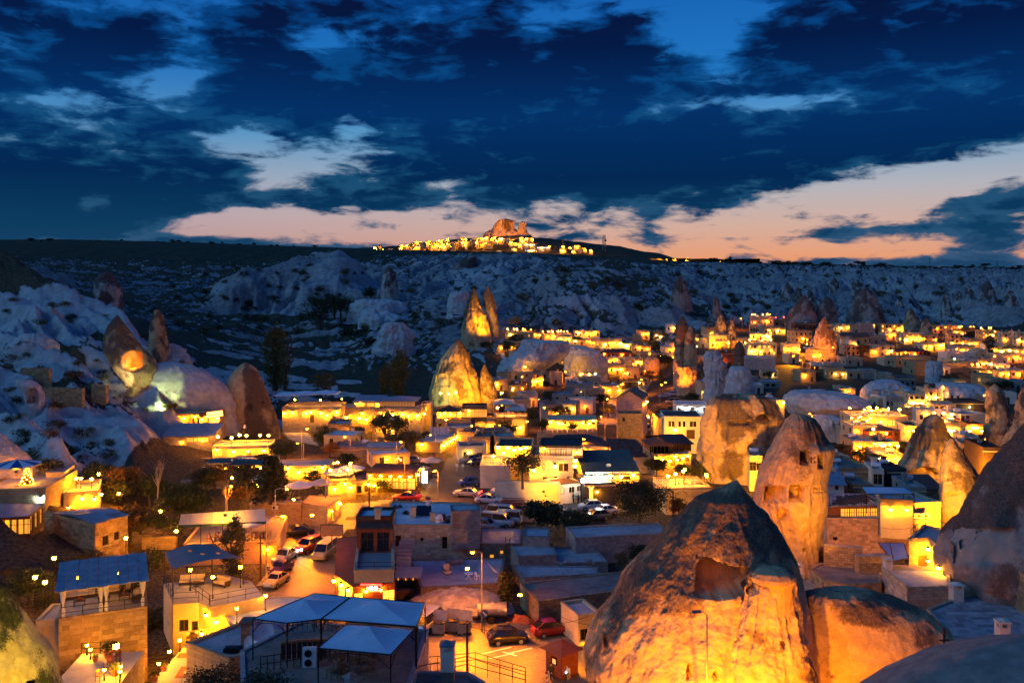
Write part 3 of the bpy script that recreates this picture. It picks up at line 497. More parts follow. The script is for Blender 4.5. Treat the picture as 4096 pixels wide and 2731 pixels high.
 # the castle town hill on the skyline
def town_hill():
 nx,ny=170,40
 pxs=np.linspace(255,760,nx);Yc=3900
 top=np.interp(pxs,[255,300,355,400,430,470,520,560,620,660,690],[254,251,248.5,246,243,238,236,240,247,254,264])
 V3=np.zeros((ny,nx,3))
 for j in range(ny):
  f=j/(ny-1)
  Yr=Yc-520+700*f
  prof=np.sin(min(1,f/.72)*math.pi/2)if f<.72 else 1-(f-.72)*1.6
  z0=(H0-262)/F*Yc;zt=(H0-top)/F*Yc
  V3[j,:,0]=(pxs-512)/F*Yr;V3[j,:,1]=Yr
  V3[j,:,2]=z0+(zt-z0)*prof+5*fbm2(V3[j,:,0]*.01,V3[j,:,1]*.01,4,71)
 o=gridmesh('hill',V3[:,::-1],'ground',attrs={'bare':(.12+.3*fbm2(V3[...,0]*.01,V3[...,1]*.01,3,72))[:,::-1],'green':np.full((ny,nx),.4)})
 tag(o,'dark hill under the castle town',None,None,'structure')
town_hill()
uc=rock('castle_rock','flat-topped castle rock floodlit orange on the skyline',zs('U',[(116,1060,1110),(126,1035,1140),(142,1008,1158),(165,996,1166),(200,988,1178),(235,972,1196),(262,920,1222),(285,890,1250),(310,860,1290),(345,840,1330),(370,830,1340)]),3880,mat='castle_rock',ratio=.6,nth=190,ntt=150,amp=.17,flute=.10,seed=301,crust=(.05,.55),cn=.8,strata=.01,cat='rock formation')
rock('rock_tower',None,zs('U',[(140,1276,1292),(160,1256,1312),(200,1243,1318),(240,1232,1330),(280,1215,1345),(310,1200,1370),(350,1200,1392)]),3870,mat='castle_rock',ratio=.8,nth=90,ntt=90,amp=.13,flute=.05,seed=302,crust=(.05,.4),cn=.5,parent=uc)
rock('rock_shoulder',None,zs('U',[(278,1350,1362),(300,1335,1380),(335,1310,1392),(360,1300,1400)]),3850,mat='tuff_far',ratio=.8,nth=50,ntt=40,amp=.1,flute=.05,seed=303,crust=(.4,.9),parent=uc)
rock('rock_stump','dark rock stump at the right end of the castle town',zs('U',[(396,1965,1990),(410,1955,2000),(440,1950,2012),(460,1945,2018)]),3850,mat='tuff_far',ratio=.8,nth=40,ntt=30,amp=.1,seed=304,crust=(.4,.9))
# BUILDING MATERIALS
def stonemat(name,c,var=.25,bw=.55,bh=.28,mort=.55,rough=.85,stain=.5,bstr=.6):
 """coursed ashlar: u runs along either wall, v is height"""
 m,nb,p=newmat(name)
 x,y,z=nb.sep(objc(nb))
 v=nb.comb(nb.m('ADD',x,y),z,0.0)
 n=nb.node('ShaderNodeTexBrick',offset=.5,squash=1.0)
 nb.put(n.inputs['Vector'],v);n.inputs['Scale'].default_value=1.0
 n.inputs['Brick Width'].default_value=bw;n.inputs['Row Height'].default_value=bh
 n.inputs['Mortar Size'].default_value=.018;n.inputs['Mortar Smooth'].default_value=.2;n.inputs['Bias'].default_value=0.0
 n.inputs['Color1'].default_value=(*[k*(1-var)for k in c],1);n.inputs['Color2'].default_value=(*[min(1,k*(1+var))for k in c],1)
 n.inputs['Mortar'].default_value=(*[k*mort for k in c],1)
 ns=nb.noise(posn(nb),.7,5,.65);nf=nb.noise(posn(nb),6,4,.65)
 cc=nb.mix(nb.m('MULTIPLY',nb.rng(ns,.45,.75),stain),n.outputs['Color'],[k*.45 for k in c])
 cc=nb.mix(nb.m('MULTIPLY',nb.rng(nf,.3,.7),.22),cc,[k*.6 for k in c])
 nb.put(p.inputs['Base Color'],cc)
 p.inputs['Roughness'].default_value=rough;p.inputs['Specular IOR Level'].default_value=.15
 bump(nb,p,nb.m('ADD',nb.m('MULTIPLY',n.outputs['Fac'],-1.0),nb.m('MULTIPLY',nf,.4)),bstr,.03)
 return m
stonemat('stone_pale',(.50,.42,.28));stonemat('stone_warm',(.46,.34,.18));stonemat('stone_grey',(.34,.32,.29));stonemat('stone_pink',(.50,.33,.27),.3,.5,.26)
stonemat('stone_dark',(.22,.18,.14));stonemat('stone_old',(.40,.29,.15),.35,.42,.25,.5)
simple('plaster_white',(.66,.60,.48),.85,.16,.5,bmp=.01);simple('plaster_cream',(.58,.46,.26),.85,.18,.5,bmp=.01)
simple('plaster_orange',(.55,.33,.15),.85,.2,.5,bmp=.01);simple('plaster_grey',(.36,.35,.34),.85,.2,.5,bmp=.01)
simple('roof_concrete',(.40,.40,.40),.9,.30,.5,bmp=.03);simple('roof_earth',(.22,.19,.16),.95,.35,.6,bmp=.05);simple('roof_white',(.62,.62,.62),.8,.25,.5)
simple('metal_roof',(.30,.33,.36),.5,.3,1.2,metal=.3);simple('roof_brown',(.085,.045,.03),.8,.3,1.5,bmp=.02);simple('roof_dark',(.05,.045,.045),.8,.3,1.0,bmp=.02)
simple('tile_red',(.14,.07,.05),.8,.4,3,bmp=.05);simple('roof_green',(.05,.10,.085),.7,.3,1.0);simple('roof_redbrown',(.22,.065,.035),.6,.2,.8)
simple('wood_dark',(.07,.040,.022),.6,.35,3);simple('wood_mid',(.17,.10,.055),.6,.35,3);simple('wood_red',(.20,.06,.03),.55,.3,2)
simple('metal_black',(.02,.02,.022),.45,.3,3,metal=.6);simple('metal_grey',(.22,.23,.24),.45,.3,3,metal=.5);simple('metal_white',(.7,.7,.7),.5,.12,2);simple('metal_galv',(.45,.44,.41),.4,.25,2,metal=.7)
simple('canvas_white',(.70,.72,.75),.9,.08,.8);simple('canvas_cream',(.62,.56,.44),.9,.1,.8);simple('canvas_grey',(.20,.21,.22),.9,.15,.7);simple('canvas_blue',(.55,.62,.70),.9,.1,.5)
simple('cushion',(.58,.50,.38),.95,.12,3);simple('cushion_red',(.35,.06,.04),.95,.2,3)
simple('asphalt',(.055,.055,.056),.75,.3,.4,bmp=.01,spec=.4);simple('concrete',(.38,.37,.35),.9,.2,.6,bmp=.02)
simple('terracotta',(.36,.13,.06),.8,.2,4);simple('plastic_white',(.75,.75,.75),.5,.05,1);simple('plastic_blue',(.03,.07,.25),.4,.1,1);simple('rubble',(.40,.35,.30),.95,.35,1.2,bmp=.1)
simple('bark',(.10,.075,.05),.95,.35,4,bmp=.03);simple('bark_pale',(.30,.26,.21),.95,.3,4)
m,nb,p=newmat('paving')
x_,y_,z_=nb.sep(posn(nb))
n=nb.node('ShaderNodeTexBrick');nb.put(n.inputs['Vector'],nb.comb(x_,y_,0.0));n.inputs['Scale'].default_value=1.0
n.inputs['Brick Width'].default_value=.32;n.inputs['Row Height'].default_value=.2;n.inputs['Mortar Size'].default_value=.012
n.inputs['Color1'].default_value=(.20,.155,.10,1);n.inputs['Color2'].default_value=(.30,.235,.15,1);n.inputs['Mortar'].default_value=(.08,.07,.06,1)
nb.put(p.inputs['Base Color'],nb.mix(nb.m('MULTIPLY',nb.rng(nb.noise(posn(nb),.4,5,.6),.4,.7),.5),n.outputs[0],(.10,.085,.07)))
p.inputs['Roughness'].default_value=.5;p.inputs['Specular IOR Level'].default_value=.5
bump(nb,p,nb.m('MULTIPLY',n.outputs['Fac'],-1.0),.7,.02)
m,nb,p=newmat('glass_dark');p.inputs['Base Color'].default_value=(.012,.014,.018,1);p.inputs['Roughness'].default_value=.12;p.inputs['Specular IOR Level'].default_value=.8
def tinted(name,c,var=.35,rough=.9):
 """cut stone pieces: each piece its own tone"""
 m,nb,p=newmat(name)
 r=nb.node('ShaderNodeObjectInfo').outputs['Random']
 n=nb.noise(posn(nb),3.5,5,.65);n2=nb.noise(posn(nb),.35,4,.6)
 cc=nb.mix(r,[k*(1-var)for k in c],[min(1,k*(1+var*.7))for k in c])
 cc=nb.mix(nb.m('MULTIPLY',nb.rng(n,.35,.7),.4),cc,[k*.5 for k in c])
 cc=nb.mix(nb.m('MULTIPLY',nb.rng(n2,.5,.72),.5),cc,[k*.45 for k in c])
 nb.put(p.inputs['Base Color'],cc);p.inputs['Roughness'].default_value=rough;p.inputs['Specular IOR Level'].default_value=.15
 bump(nb,p,n,.6,.03)
tinted('block_pale',(.50,.44,.34));tinted('block_warm',(.44,.33,.17));tinted('block_pink',(.50,.31,.21));tinted('paver',(.36,.37,.38),.45);tinted('block_old',(.38,.28,.15),.4);tinted('plank',(.30,.33,.38),.4,.6)
tinted('roof_tile',(.15,.075,.055),.5)
WARM=(1.0,.33,.006);SOD=(1.0,.23,.002);YEL=(1.0,.38,.006)
emit('bulb',WARM,620);emit('bulb_soft',WARM,300);emit('bulb_orange',SOD,900);emit('bulb_far',WARM,620);emit('bulb_amber',SOD,700);emit('bulb_pale',(1,.58,.07),360);emit('bulb_red',(1,.06,.03),40);emit('bulb_cool',(.7,.9,1.0),200);emit('bulb_green',(.25,1,.35),60)
emit('pane_lit',(1.0,.38,.008),.95);emit('pane_dim',(1.0,.32,.01),.35);emit('pane_bright',(1.0,.52,.03),2.4);emit('pane_cyan',(.10,.62,1.0),4.0);emit('pane_cool',(.75,.9,1.0),5.0)
emit('sign_red',(1.0,.03,.02),9.0);emit('sign_white',(.85,.95,1.0),9.0);emit('sign_orange',(1.0,.30,.04),10.0);emit('head_light',(1.0,.85,.5),120);emit('tail_light',(1.0,.03,.01),14)
emit('strip_light',(1.0,.72,.25),40)
# MESH PRIMITIVES
class MB:
 def __init__(s):s.v=[];s.f=[];s.m=[]
 def quad(s,a,b_,c,d_,mi=0):
  k=len(s.v);s.v+=[tuple(a),tuple(b_),tuple(c),tuple(d_)];s.f.append((k,k+1,k+2,k+3));s.m.append(mi)
 def box(s,x0,x1,y0,y1,z0,z1,mi=0):
  k=len(s.v)
  s.v+=[(x,y,z)for z in(z0,z1)for y in(y0,y1)for x in(x0,x1)]
  for f in((0,2,3,1),(4,5,7,6),(0,1,5,4),(2,6,7,3),(0,4,6,2),(1,3,7,5)):s.f.append(tuple(k+i for i in f));s.m.append(mi)
  return s
 def tube(s,a,b_,r0,r1=None,n=6,mi=0,cap=True):
  r1=r0 if r1 is None else r1
  a=Vector(a);b_=Vector(b_);d_=(b_-a)
  if d_.length<1e-6:return s
  d_.normalize();u=d_.orthogonal().normalized();w=d_.cross(u)
  k=len(s.v)
  for c,r in((a,r0),(b_,r1)):
   for i in range(n):
    t=2*math.pi*i/n;s.v.append(tuple(c+u*math.cos(t)*r+w*math.sin(t)*r))
  for i in range(n):s.f.append((k+i,k+(i+1)%n,k+n+(i+1)%n,k+n+i));s.m.append(mi)
  if cap:s.f.append(tuple(k+i for i in range(n))[::-1]);s.m.append(mi);s.f.append(tuple(k+n+i for i in range(n)));s.m.append(mi)
  return s
 def path(s,pts,r,n=5,mi=0):
  for a,c in zip(pts[:-1],pts[1:]):s.tube(a,c,r,r,n,mi)
  return s
 def lathe(s,c,prof,n=10,mi=0):
  k=len(s.v)
  for(r,z)in prof:
   for i in range(n):
    t=2*math.pi*i/n;s.v.append((c[0]+r*math.cos(t),c[1]+r*math.sin(t),c[2]+z))
  for j in range(len(prof)-1):
   for i in range(n):s.f.append((k+j*n+i,k+j*n+(i+1)%n,k+(j+1)*n+(i+1)%n,k+(j+1)*n+i));s.m.append(mi)
  return s
 def ball(s,c,r,mi=0,n=8,sz=1.0):
  return s.lathe(c,[(r*math.sin(math.pi*j/5)+1e-4,-r*sz*math.cos(math.pi*j/5))for j in range(6)],n,mi)
 def mesh(s,name,mats,smooth=False):
  me=bpy.data.meshes.new(name);me.from_pydata(s.v,[],s.f)
  for mm in mats:me.materials.append(MATS[mm])
  if len(mats)>1:me.polygons.foreach_set('material_index',s.m)
  if smooth:me.polygons.foreach_set('use_smooth',[True]*len(me.polygons))
  me.update();return me
 def obj(s,name,mats,parent=None,loc=None,smooth=False):
  if isinstance(mats,str):mats=[mats]
  o=bpy.data.objects.new(name,s.mesh(name,mats,smooth))
  if loc is not None:o.location=loc
  return link(o,parent)
def place(name,me,parent=None,loc=(0,0,0),rz=0.0,sc=None):
 o=bpy.data.objects.new(name,me);o.location=loc;o.rotation_euler=(0,0,rz)
 if sc is not None:o.scale=sc if isinstance(sc,(tuple,list))else(sc,sc,sc)
 return link(o,parent)
def empty(name,loc,rz=0.0,parent=None):
 o=bpy.data.objects.new(name,None);o.location=loc;o.rotation_euler=(0,0,rz);return link(o,parent)
def copy_tree(o,parent=None):
 c=o.copy();link(c);c.parent=parent
 for ch in list(o.children):copy_tree(ch,c)
 return c
CACHE={}
def cached(key,fn):
 if key not in CACHE:CACHE[key]=fn()
 return CACHE[key]
def window_mesh(w,h,frame):
 def fn():
  t=.07;m_=MB()
  m_.box(-w/2,-w/2+t,-.03,.03,0,h);m_.box(w/2-t,w/2,-.03,.03,0,h)
  m_.box(-w/2+t,w/2-t,-.03,.03,0,t);m_.box(-w/2+t,w/2-t,-.03,.03,h-t,h)
  if w>.6:m_.box(-.025,.025,-.02,.02,t,h-t)
  if h>1.3:m_.box(-w/2+t,w/2-t,-.019,.019,h*.62,h*.62+.05)
  return m_.mesh('window',[frame])
 return cached(('win',round(w,2),round(h,2),frame),fn)
def pane_mesh(w,h,mat):return cached(('pane',round(w,2),round(h,2),mat),lambda:MB().box(-w/2+.06,w/2-.06,-.008,.008,.06,h-.06).mesh('pane',[mat]))
def sill_mesh(w,mat):return cached(('sill',round(w,2),mat),lambda:MB().box(-w/2-.12,w/2+.12,-.10,.02,-.14,-.005).mesh('sill',[mat]))
def door_mesh(w,h,mat):
 def fn():
  m_=MB().box(-w/2,w/2,-.03,.03,0,h)
  for i in(-1,1):m_.box(i*w*.24-w*.17,i*w*.24+w*.17,-.05,-.03,h*.1,h*.45).box(i*w*.24-w*.17,i*w*.24+w*.17,-.05,-.03,h*.55,h*.92)
  return m_.mesh('door',[mat])
 return cached(('door',round(w,2),round(h,2),mat),fn)
def lamp_mesh(kind='bulb',r=.15):
 def fn():
  m_=MB();m_.ball((0,0,0),r,0,8);m_.lathe((0,0,r*.9),[(r*1.3,-.02),(r*.5,r*.9),(.001,r*1.1)],8,1)
  return m_.mesh('lamp',[kind,'metal_black'])
 return cached(('lamp',kind,round(r,3)),fn)
def postlamp_mesh(kind='bulb',h=2.6,r=.2):
 def fn():
  m_=MB();m_.tube((0,0,0),(0,0,.25),.09,.06,6,1);m_.tube((0,0,.25),(0,0,h),.04,.03,6,1);m_.ball((0,0,h+r),r,0,8);m_.lathe((0,0,h+2*r),[(r*.8,-.05),(.001,.12)],8,1)
  return m_.mesh('post_lamp',[kind,'metal_black'])
 return cached(('post',kind,round(h,2),round(r,2)),fn)
def facade(mb,o,ux,W_,H_,ops,zlow,depth=.22,nrm=None):
 """wall plane from o along ux; ops = [(x, z, w, h)]; reveals cut inwards"""
 o=Vector(o);ux=Vector(ux);up=Vector((0,0,1));nin=Vector((-ux.y,ux.x,0))*depth
 xs=sorted({0.0,W_,*[a for(x,z,w,h)in ops for a in(x-w/2,x+w/2)]});zs_=sorted({zlow,H_,*[a for(x,z,w,h)in ops for a in(z,z+h)]})
 pt=lambda x,z:o+ux*x+up*z
 for i in range(len(xs)-1):
  for j in range(len(zs_)-1):
   cx,cz=(xs[i]+xs[i+1])/2,(zs_[j]+zs_[j+1])/2
   if any(abs(cx-x)<w/2 and z<cz<z+h for(x,z,w,h)in ops):continue
   if xs[i+1]-xs[i]<1e-5 or zs_[j+1]-zs_[j]<1e-5:continue
   mb.quad(pt(xs[i],zs_[j]),pt(xs[i+1],zs_[j]),pt(xs[i+1],zs_[j+1]),pt(xs[i],zs_[j+1]))
 for(x,z,w,h)in ops:
  a,b_,c,d_=pt(x-w/2,z),pt(x+w/2,z),pt(x+w/2,z+h),pt(x-w/2,z+h)
  for p_,r_ in((a,b_),(b_,c),(c,d_),(d_,a)):mb.quad(p_,r_,r_+nin,p_+nin)
  mb.quad(a+nin,b_+nin,c+nin,d_+nin)
PANES={'d':'glass_dark','l':'pane_lit','b':'pane_bright','m':'pane_dim','c':'pane_cyan','w':'pane_cool'}
HB={}
def house(label,w,x0,x1,yt,yb,Y=None,yaw=0.0,d=8.0,mat='stone_pale',roof='roof_concrete',parapet=.45,wins='auto',pane='d',cols=None,rows=None,ww=.9,wh=1.25,door=True,lamps=0,lampk='bulb',lampr=.15,tlamps=0,tk='bulb',tr=.18,side=True,style='flat',rh=1.4,over=.35,name='stone_house',cat='house',frame='wood_dark',litp=.0,group=None,seed=None,railing=False,chim=0,awn=None,base=None,lampz=None,sidelamps=0,doorw=1.05,doormat='wood_dark',sills=False,nowall=None,cornice=True,ac=0,dish=0,tank=0):
 """a house whose front face spans x0..x1 and rows yt..yb of a measuring window, at depth Y (front-left corner)"""
 (px0,pt),(px1,pb)=q(w,x0,yt),q(w,x1,yb)
 rnd=random.Random(seed if seed is not None else int(px0*131+pt*17))
 if Y is None:
  Y=ground((px0+px1)/2,pb).y
 ya=math.radians(yaw);ca,sa=math.cos(ya),math.sin(ya)
 A=P(px0,pb,Y)
 u1=(px1-512)/F
 W_=(u1*A.y-A.x)/(ca-u1*sa)
 ymid=A.y+sa*W_/2
 zb=(H0-pb)/F*ymid;zt=(H0-pt)/F*ymid
 H_=max(1.2,zt-zb)
 R_=empty(name,(A.x,A.y,zb),ya);tag(R_,label,cat,group)
 zg=min(gz(A.x,A.y),gz(A.x+ca*W_,A.y+sa*W_),gz(A.x-sa*d,A.y+ca*d),gz(A.x+ca*W_-sa*d,A.y+sa*W_+ca*d))-zb
 zlow=min(-.6,zg-.5)if base is None else base
 st=rows or max(1,int(round(H_/3.1)));sh=H_/st
 cl=cols or max(1,int(W_/2.7))
 ops=[];wl=[]
 if wins=='auto':
  for r in range(st):
   for c in range(cl):
    x=W_*(c+.5)/cl;z=r*sh+sh*.36;h=min(wh,sh*.5);wwid=min(ww,W_/cl*.62)
    if door and r==0 and c==(cl//2 if cl>1 else 0):
     dh=min(2.1,sh*.78);ops.append((x,.02,doorw,dh));wl.append(('door',x,.02,doorw,dh));continue
    ops.append((x,z,wwid,h));wl.append(('win',x,z,wwid,h))
 elif wins:
  for t_ in wins:
   fx,fz,w_,h_=t_[:4];k=t_[4]if len(t_)>4 else pane
   ops.append((fx*W_,fz*H_,w_,h_));wl.append(('door' if k=='D' else 'win',fx*W_,fz*H_,w_,h_,k))
 so_=[]
 if side:
  ns=max(1,int(d/3.4))
  for r in range(st):
   for c in range(ns):
    if rnd.random()<.7:so_.append((d*(c+.5)/ns,r*sh+sh*.36,min(ww,d/ns*.5),min(wh,sh*.5)))
 wb=MB()
 facade(wb,(0,0,0),(1,0,0),W_,H_,ops,zlow)
 facade(wb,(W_,0,0),(0,1,0),d,H_,so_,zlow)
 facade(wb,(W_,d,0),(-1,0,0),W_,H_,[],zlow)
 facade(wb,(0,d,0),(0,-1,0),d,H_,so_,zlow)
 wall=wb.obj('wall',mat,R_)
 def addwin(x,y,z,w_,h_,rz,k):
  wo_=place('window',window_mesh(w_,h_,frame),R_,(x,y,z),rz)
  place('pane',pane_mesh(w_,h_,PANES[k]),wo_,(0,.035,0))
  if sills:place('sill',sill_mesh(w_,mat if mat in MATS else 'concrete'),wo_,(0,-.13,0))
 for t_ in wl:
  k=t_[5]if len(t_)>5 else(pane if pane!='d' and rnd.random()<max(litp,.55)else('l' if rnd.random()<litp else 'd'))
  if t_[0]=='door':place('door',door_mesh(t_[3],t_[4],doormat),R_,(t_[1],.13,t_[2]))
  else:addwin(t_[1],.13,t_[2],t_[3],t_[4],0,k)
 for(x,z,w_,h_)in so_:
  k='l' if rnd.random()<litp else 'd'
  addwin(W_-.13,x,z,w_,h_,math.pi/2,k);addwin(.13,d-x,z,w_,h_,-math.pi/2,k)
 rb=MB()
 if style=='flat':
  rb.box(.05,W_-.05,.05,d-.05,H_-.30,H_-.06);rb.obj('roof',roof,R_)
  if parapet>0:
   t=.25;o_=.06;pm=MB()
   for(a,b_,c,e)in((-o_,W_+o_,-o_,t),(-o_,W_+o_,d-t,d+o_),(-o_,t,t,d-t),(W_-t,W_+o_,t,d-t)):pm.box(a,b_,c,e,H_+.004,H_+parapet)
   pm.obj('parapet',mat,R_)
  if cornice:MB().box(-.10,W_+.10,-.12,-.01,H_-.32,H_-.12).obj('cornice',mat if mat.startswith('plaster')else 'plaster_cream',R_)
 else:
  o_=over
  if style=='gable':
   rb.v=[(-o_,-o_,H_),(W_+o_,-o_,H_),(W_+o_,d/2,H_+rh),(-o_,d/2,H_+rh),(-o_,d+o_,H_),(W_+o_,d+o_,H_)]
   rb.v+=[(x,y,z-.14)for(x,y,z)in rb.v]
   rb.f=[(0,1,2,3),(3,2,5,4),(6,9,8,7),(9,10,11,8),(0,6,7,1),(4,5,11,10),(0,3,9,6),(3,4,10,9),(1,7,8,2),(2,8,11,5)]
   gm=MB();gm.v=[(.01,0,H_-.02),(.01,d,H_-.02),(.01,d/2,H_+rh-.15),(W_-.01,0,H_-.02),(W_-.01,d,H_-.02),(W_-.01,d/2,H_+rh-.15)];gm.f=[(0,2,1),(3,4,5)];gm.m=[0,0];gm.obj('gable_wall',mat,R_)
  elif style=='gabley':
   rb.v=[(-o_,-o_,H_),(-o_,d+o_,H_),(W_/2,d+o_,H_+rh),(W_/2,-o_,H_+rh),(W_+o_,-o_,H_),(W_+o_,d+o_,H_)]
   rb.v+=[(x,y,z-.14)for(x,y,z)in rb.v]
   rb.f=[(0,3,2,1),(3,4,5,2),(6,7,8,9),(9,8,11,10),(0,6,9,3),(3,9,10,4),(1,2,8,7),(2,5,11,8),(0,1,7,6),(4,10,11,5)]
   gm=MB();gm.v=[(0,.01,H_-.02),(W_,.01,H_-.02),(W_/2,.01,H_+rh-.15)];gm.f=[(0,1,2)];gm.m=[0];gm.obj('gable_wall',mat,R_)
  elif style=='shed':
   rb.v=[(-o_,-o_,H_),(W_+o_,-o_,H_),(W_+o_,d+o_,H_+rh),(-o_,d+o_,H_+rh)];rb.v+=[(x,y,z-.14)for(x,y,z)in rb.v]
   rb.f=[(0,1,2,3),(7,6,5,4),(0,4,5,1),(2,6,7,3),(1,5,6,2),(0,3,7,4)]
   gm=MB();gm.v=[(0,0,H_-.01),(0,d,H_-.01),(0,d,H_+rh-.16),(W_,0,H_-.01),(W_,d,H_-.01),(W_,d,H_+rh-.16)];gm.f=[(0,2,1),(3,4,5),(1,2,5,4)];gm.m=[0]*3;gm.obj('gable_wall',mat,R_)
  elif style=='hip':
   k=min(W_,d)/2
   a,c=((k,d/2),(W_-k,d/2))if W_>=d else((W_/2,k),(W_/2,d-k))
   rb.v=[(-o_,-o_,H_),(W_+o_,-o_,H_),(W_+o_,d+o_,H_),(-o_,d+o_,H_),(a[0],a[1],H_+rh),(c[0]+.01,c[1]+.01,H_+rh)]
   rb.f=[(0,1,5,4),(1,2,5),(2,3,4,5),(3,0,4),(3,2,1,0)]if W_>=d else[(0,1,4),(1,2,5,4),(2,3,5),(3,0,4,5),(3,2,1,0)]
  rb.m=[0]*len(rb.f);rb.obj('roof',roof,R_)
 lz=lampz if lampz is not None else min(2.4,H_*.72)
 vk=lambda k_:rnd.choice(('bulb_far','bulb_far','bulb_amber','bulb_pale'))if k_=='bulb_far' else k_
 vr=lambda r_,k_:r_*rnd.choice((.6,.8,1.0,1.15))if k_=='bulb_far' else r_
 for i in range(lamps):
  if lampk=='bulb_far' and lamps>2 and rnd.random()<.4:continue
  place('wall_lamp',lamp_mesh(vk(lampk),vr(lampr,lampk)),R_,(W_*(i+.5)/lamps+rnd.uniform(-.35,.35)*W_/lamps,-.36 if lampk!='bulb_far' else-.8,lz+rnd.uniform(-.5,.5)))
 for i in range(sidelamps):
  place('wall_lamp',lamp_mesh(lampk,lampr),R_,(W_+.32,d*(i+.5)/sidelamps,lz))
 for i in range(tlamps):
  place('post_lamp',postlamp_mesh(vk(tk),1.5,vr(tr,tk)),R_,(W_*(i+.5)/tlamps+rnd.uniform(-.4,.4)*W_/tlamps,.5+rnd.random()*d*.8,H_-.05))
 if railing:
  rm=MB();h=1.0;n=max(2,int(W_/1.3))
  for(a,c)in(((.1,.12),(W_-.1,.12)),((W_-.12,.2),(W_-.12,d-.2)),((.12,.2),(.12,d-.2))):
   L=math.hypot(c[0]-a[0],c[1]-a[1]);n=max(2,int(L/1.3))
   for zz in(.5,h):rm.tube((*a,H_+parapet*.9+zz-.0),(*c,H_+parapet*.9+zz),.025,.025,4)
   for i in range(n+1):f=i/n;rm.tube((a[0]+(c[0]-a[0])*f,a[1]+(c[1]-a[1])*f,H_+parapet*.5),(a[0]+(c[0]-a[0])*f,a[1]+(c[1]-a[1])*f,H_+parapet*.9+h),.025,.025,4)
  rm.obj('railing','metal_black',R_)
 for i in range(chim):
  x=W_*rnd.uniform(.15,.85);y=d*rnd.uniform(.5,.9)
  c=MB().box(-.3,.3,-.3,.3,-.2,1.2).box(-.42,.42,-.42,.42,1.25,1.4).obj('chimney',mat,R_,(x,y,H_))
 for i in range(ac):
  a=MB().box(-.42,.42,-.17,.17,0,.6).tube((-.1,-.18,.3),(-.1,-.20,.3),.22,.22,12,1).obj('air_conditioner',['metal_white','metal_black'],R_,(W_*(i+.5)/ac,-.25,H_*.55))
 for i in range(dish):
  dm=MB().tube((0,0,0),(0,0,.9),.04,.04,5,1);dm.lathe((0,0,0),[(.001,0),(.25,.03),(.45,.12)],12,0)
  n0=len(dm.v)-36
  for k in range(n0,len(dm.v)):x,y,z=dm.v[k];dm.v[k]=(x,-z*.8-y*.55-.1,.95+y*.8-z*.5)
  dm.obj('satellite_dish',['metal_white','metal_grey'],R_,(W_*rnd.uniform(.2,.8),d*rnd.uniform(.2,.7),H_))
 for i in range(tank):
  t_=MB().tube((-.7,0,.6),(.7,0,.6),.38,.38,12,0);t_.box(-.5,-.4,-.3,.3,-.1,.4,1).box(.4,.5,-.3,.3,-.1,.4,1);t_.obj('water_tank',['plastic_white','metal_grey'],R_,(W_*rnd.uniform(.25,.75),d*rnd.uniform(.4,.8),H_))
 HB[label]=(R_,W_,H_,d)
 return R_,W_,H_
BRK=None
def brick_mesh(mat):
 def fn():
  e=.06;mb=MB()
  mb.v=[(-.5,.5,-.5),(.5,.5,-.5),(.5,.5,.5),(-.5,.5,.5),(-.5,-.2,-.5),(.5,-.2,-.5),(.5,-.2,.5),(-.5,-.2,.5),(-.5+e,-.5,-.5+e),(.5-e,-.5,-.5+e),(.5-e,-.5,.5-e),(-.5+e,-.5,.5-e)]
  mb.f=[(8,9,10,11),(4,5,9,8),(5,6,10,9),(6,7,11,10),(7,4,8,11),(0,1,5,4),(1,2,6,5),(2,3,7,6),(3,0,4,7)];mb.m=[0]*9
  return mb.mesh('block',[mat])
 return cached(('brick',mat),fn)
def blockwall(parent,o,ang,W_,H_,course,length,mat,ops=(),z0=0.0,proud=.05,seed=1,limit=300,name='stone_block',skip=0.0):
 """courses of separate stone blocks on a wall face (local to parent)"""
 rnd=random.Random(seed);me=brick_mesh(mat);ca,sa=math.cos(ang),math.sin(ang)
 n=0;r=0;z=z0
 while z+course*.6<z0+H_ and n<limit:
  x=-rnd.uniform(0,length*.6);hh=min(course,z0+H_-z)
  while x<W_-.05 and n<limit:
   L=length*rnd.uniform(.65,1.35);a,c=max(0,x),min(W_,x+L)
   if c-a>.12:
    mid=(a+c)/2
    if not any(abs(mid-ox)<(ow+c-a)/2 and z+hh>oz and z<oz+oh for(ox,oz,ow,oh)in ops)and rnd.random()>=skip:
     pr=proud*rnd.uniform(.6,1.3)
     place(name,me,parent,(o[0]+ca*mid+sa*(pr/2-.02),o[1]+sa*mid-ca*(pr/2-.02),z+hh/2),ang,(c-a-.025,pr+.04,hh-.025));n+=1
   x+=L
  z+=course;r+=1
 return n
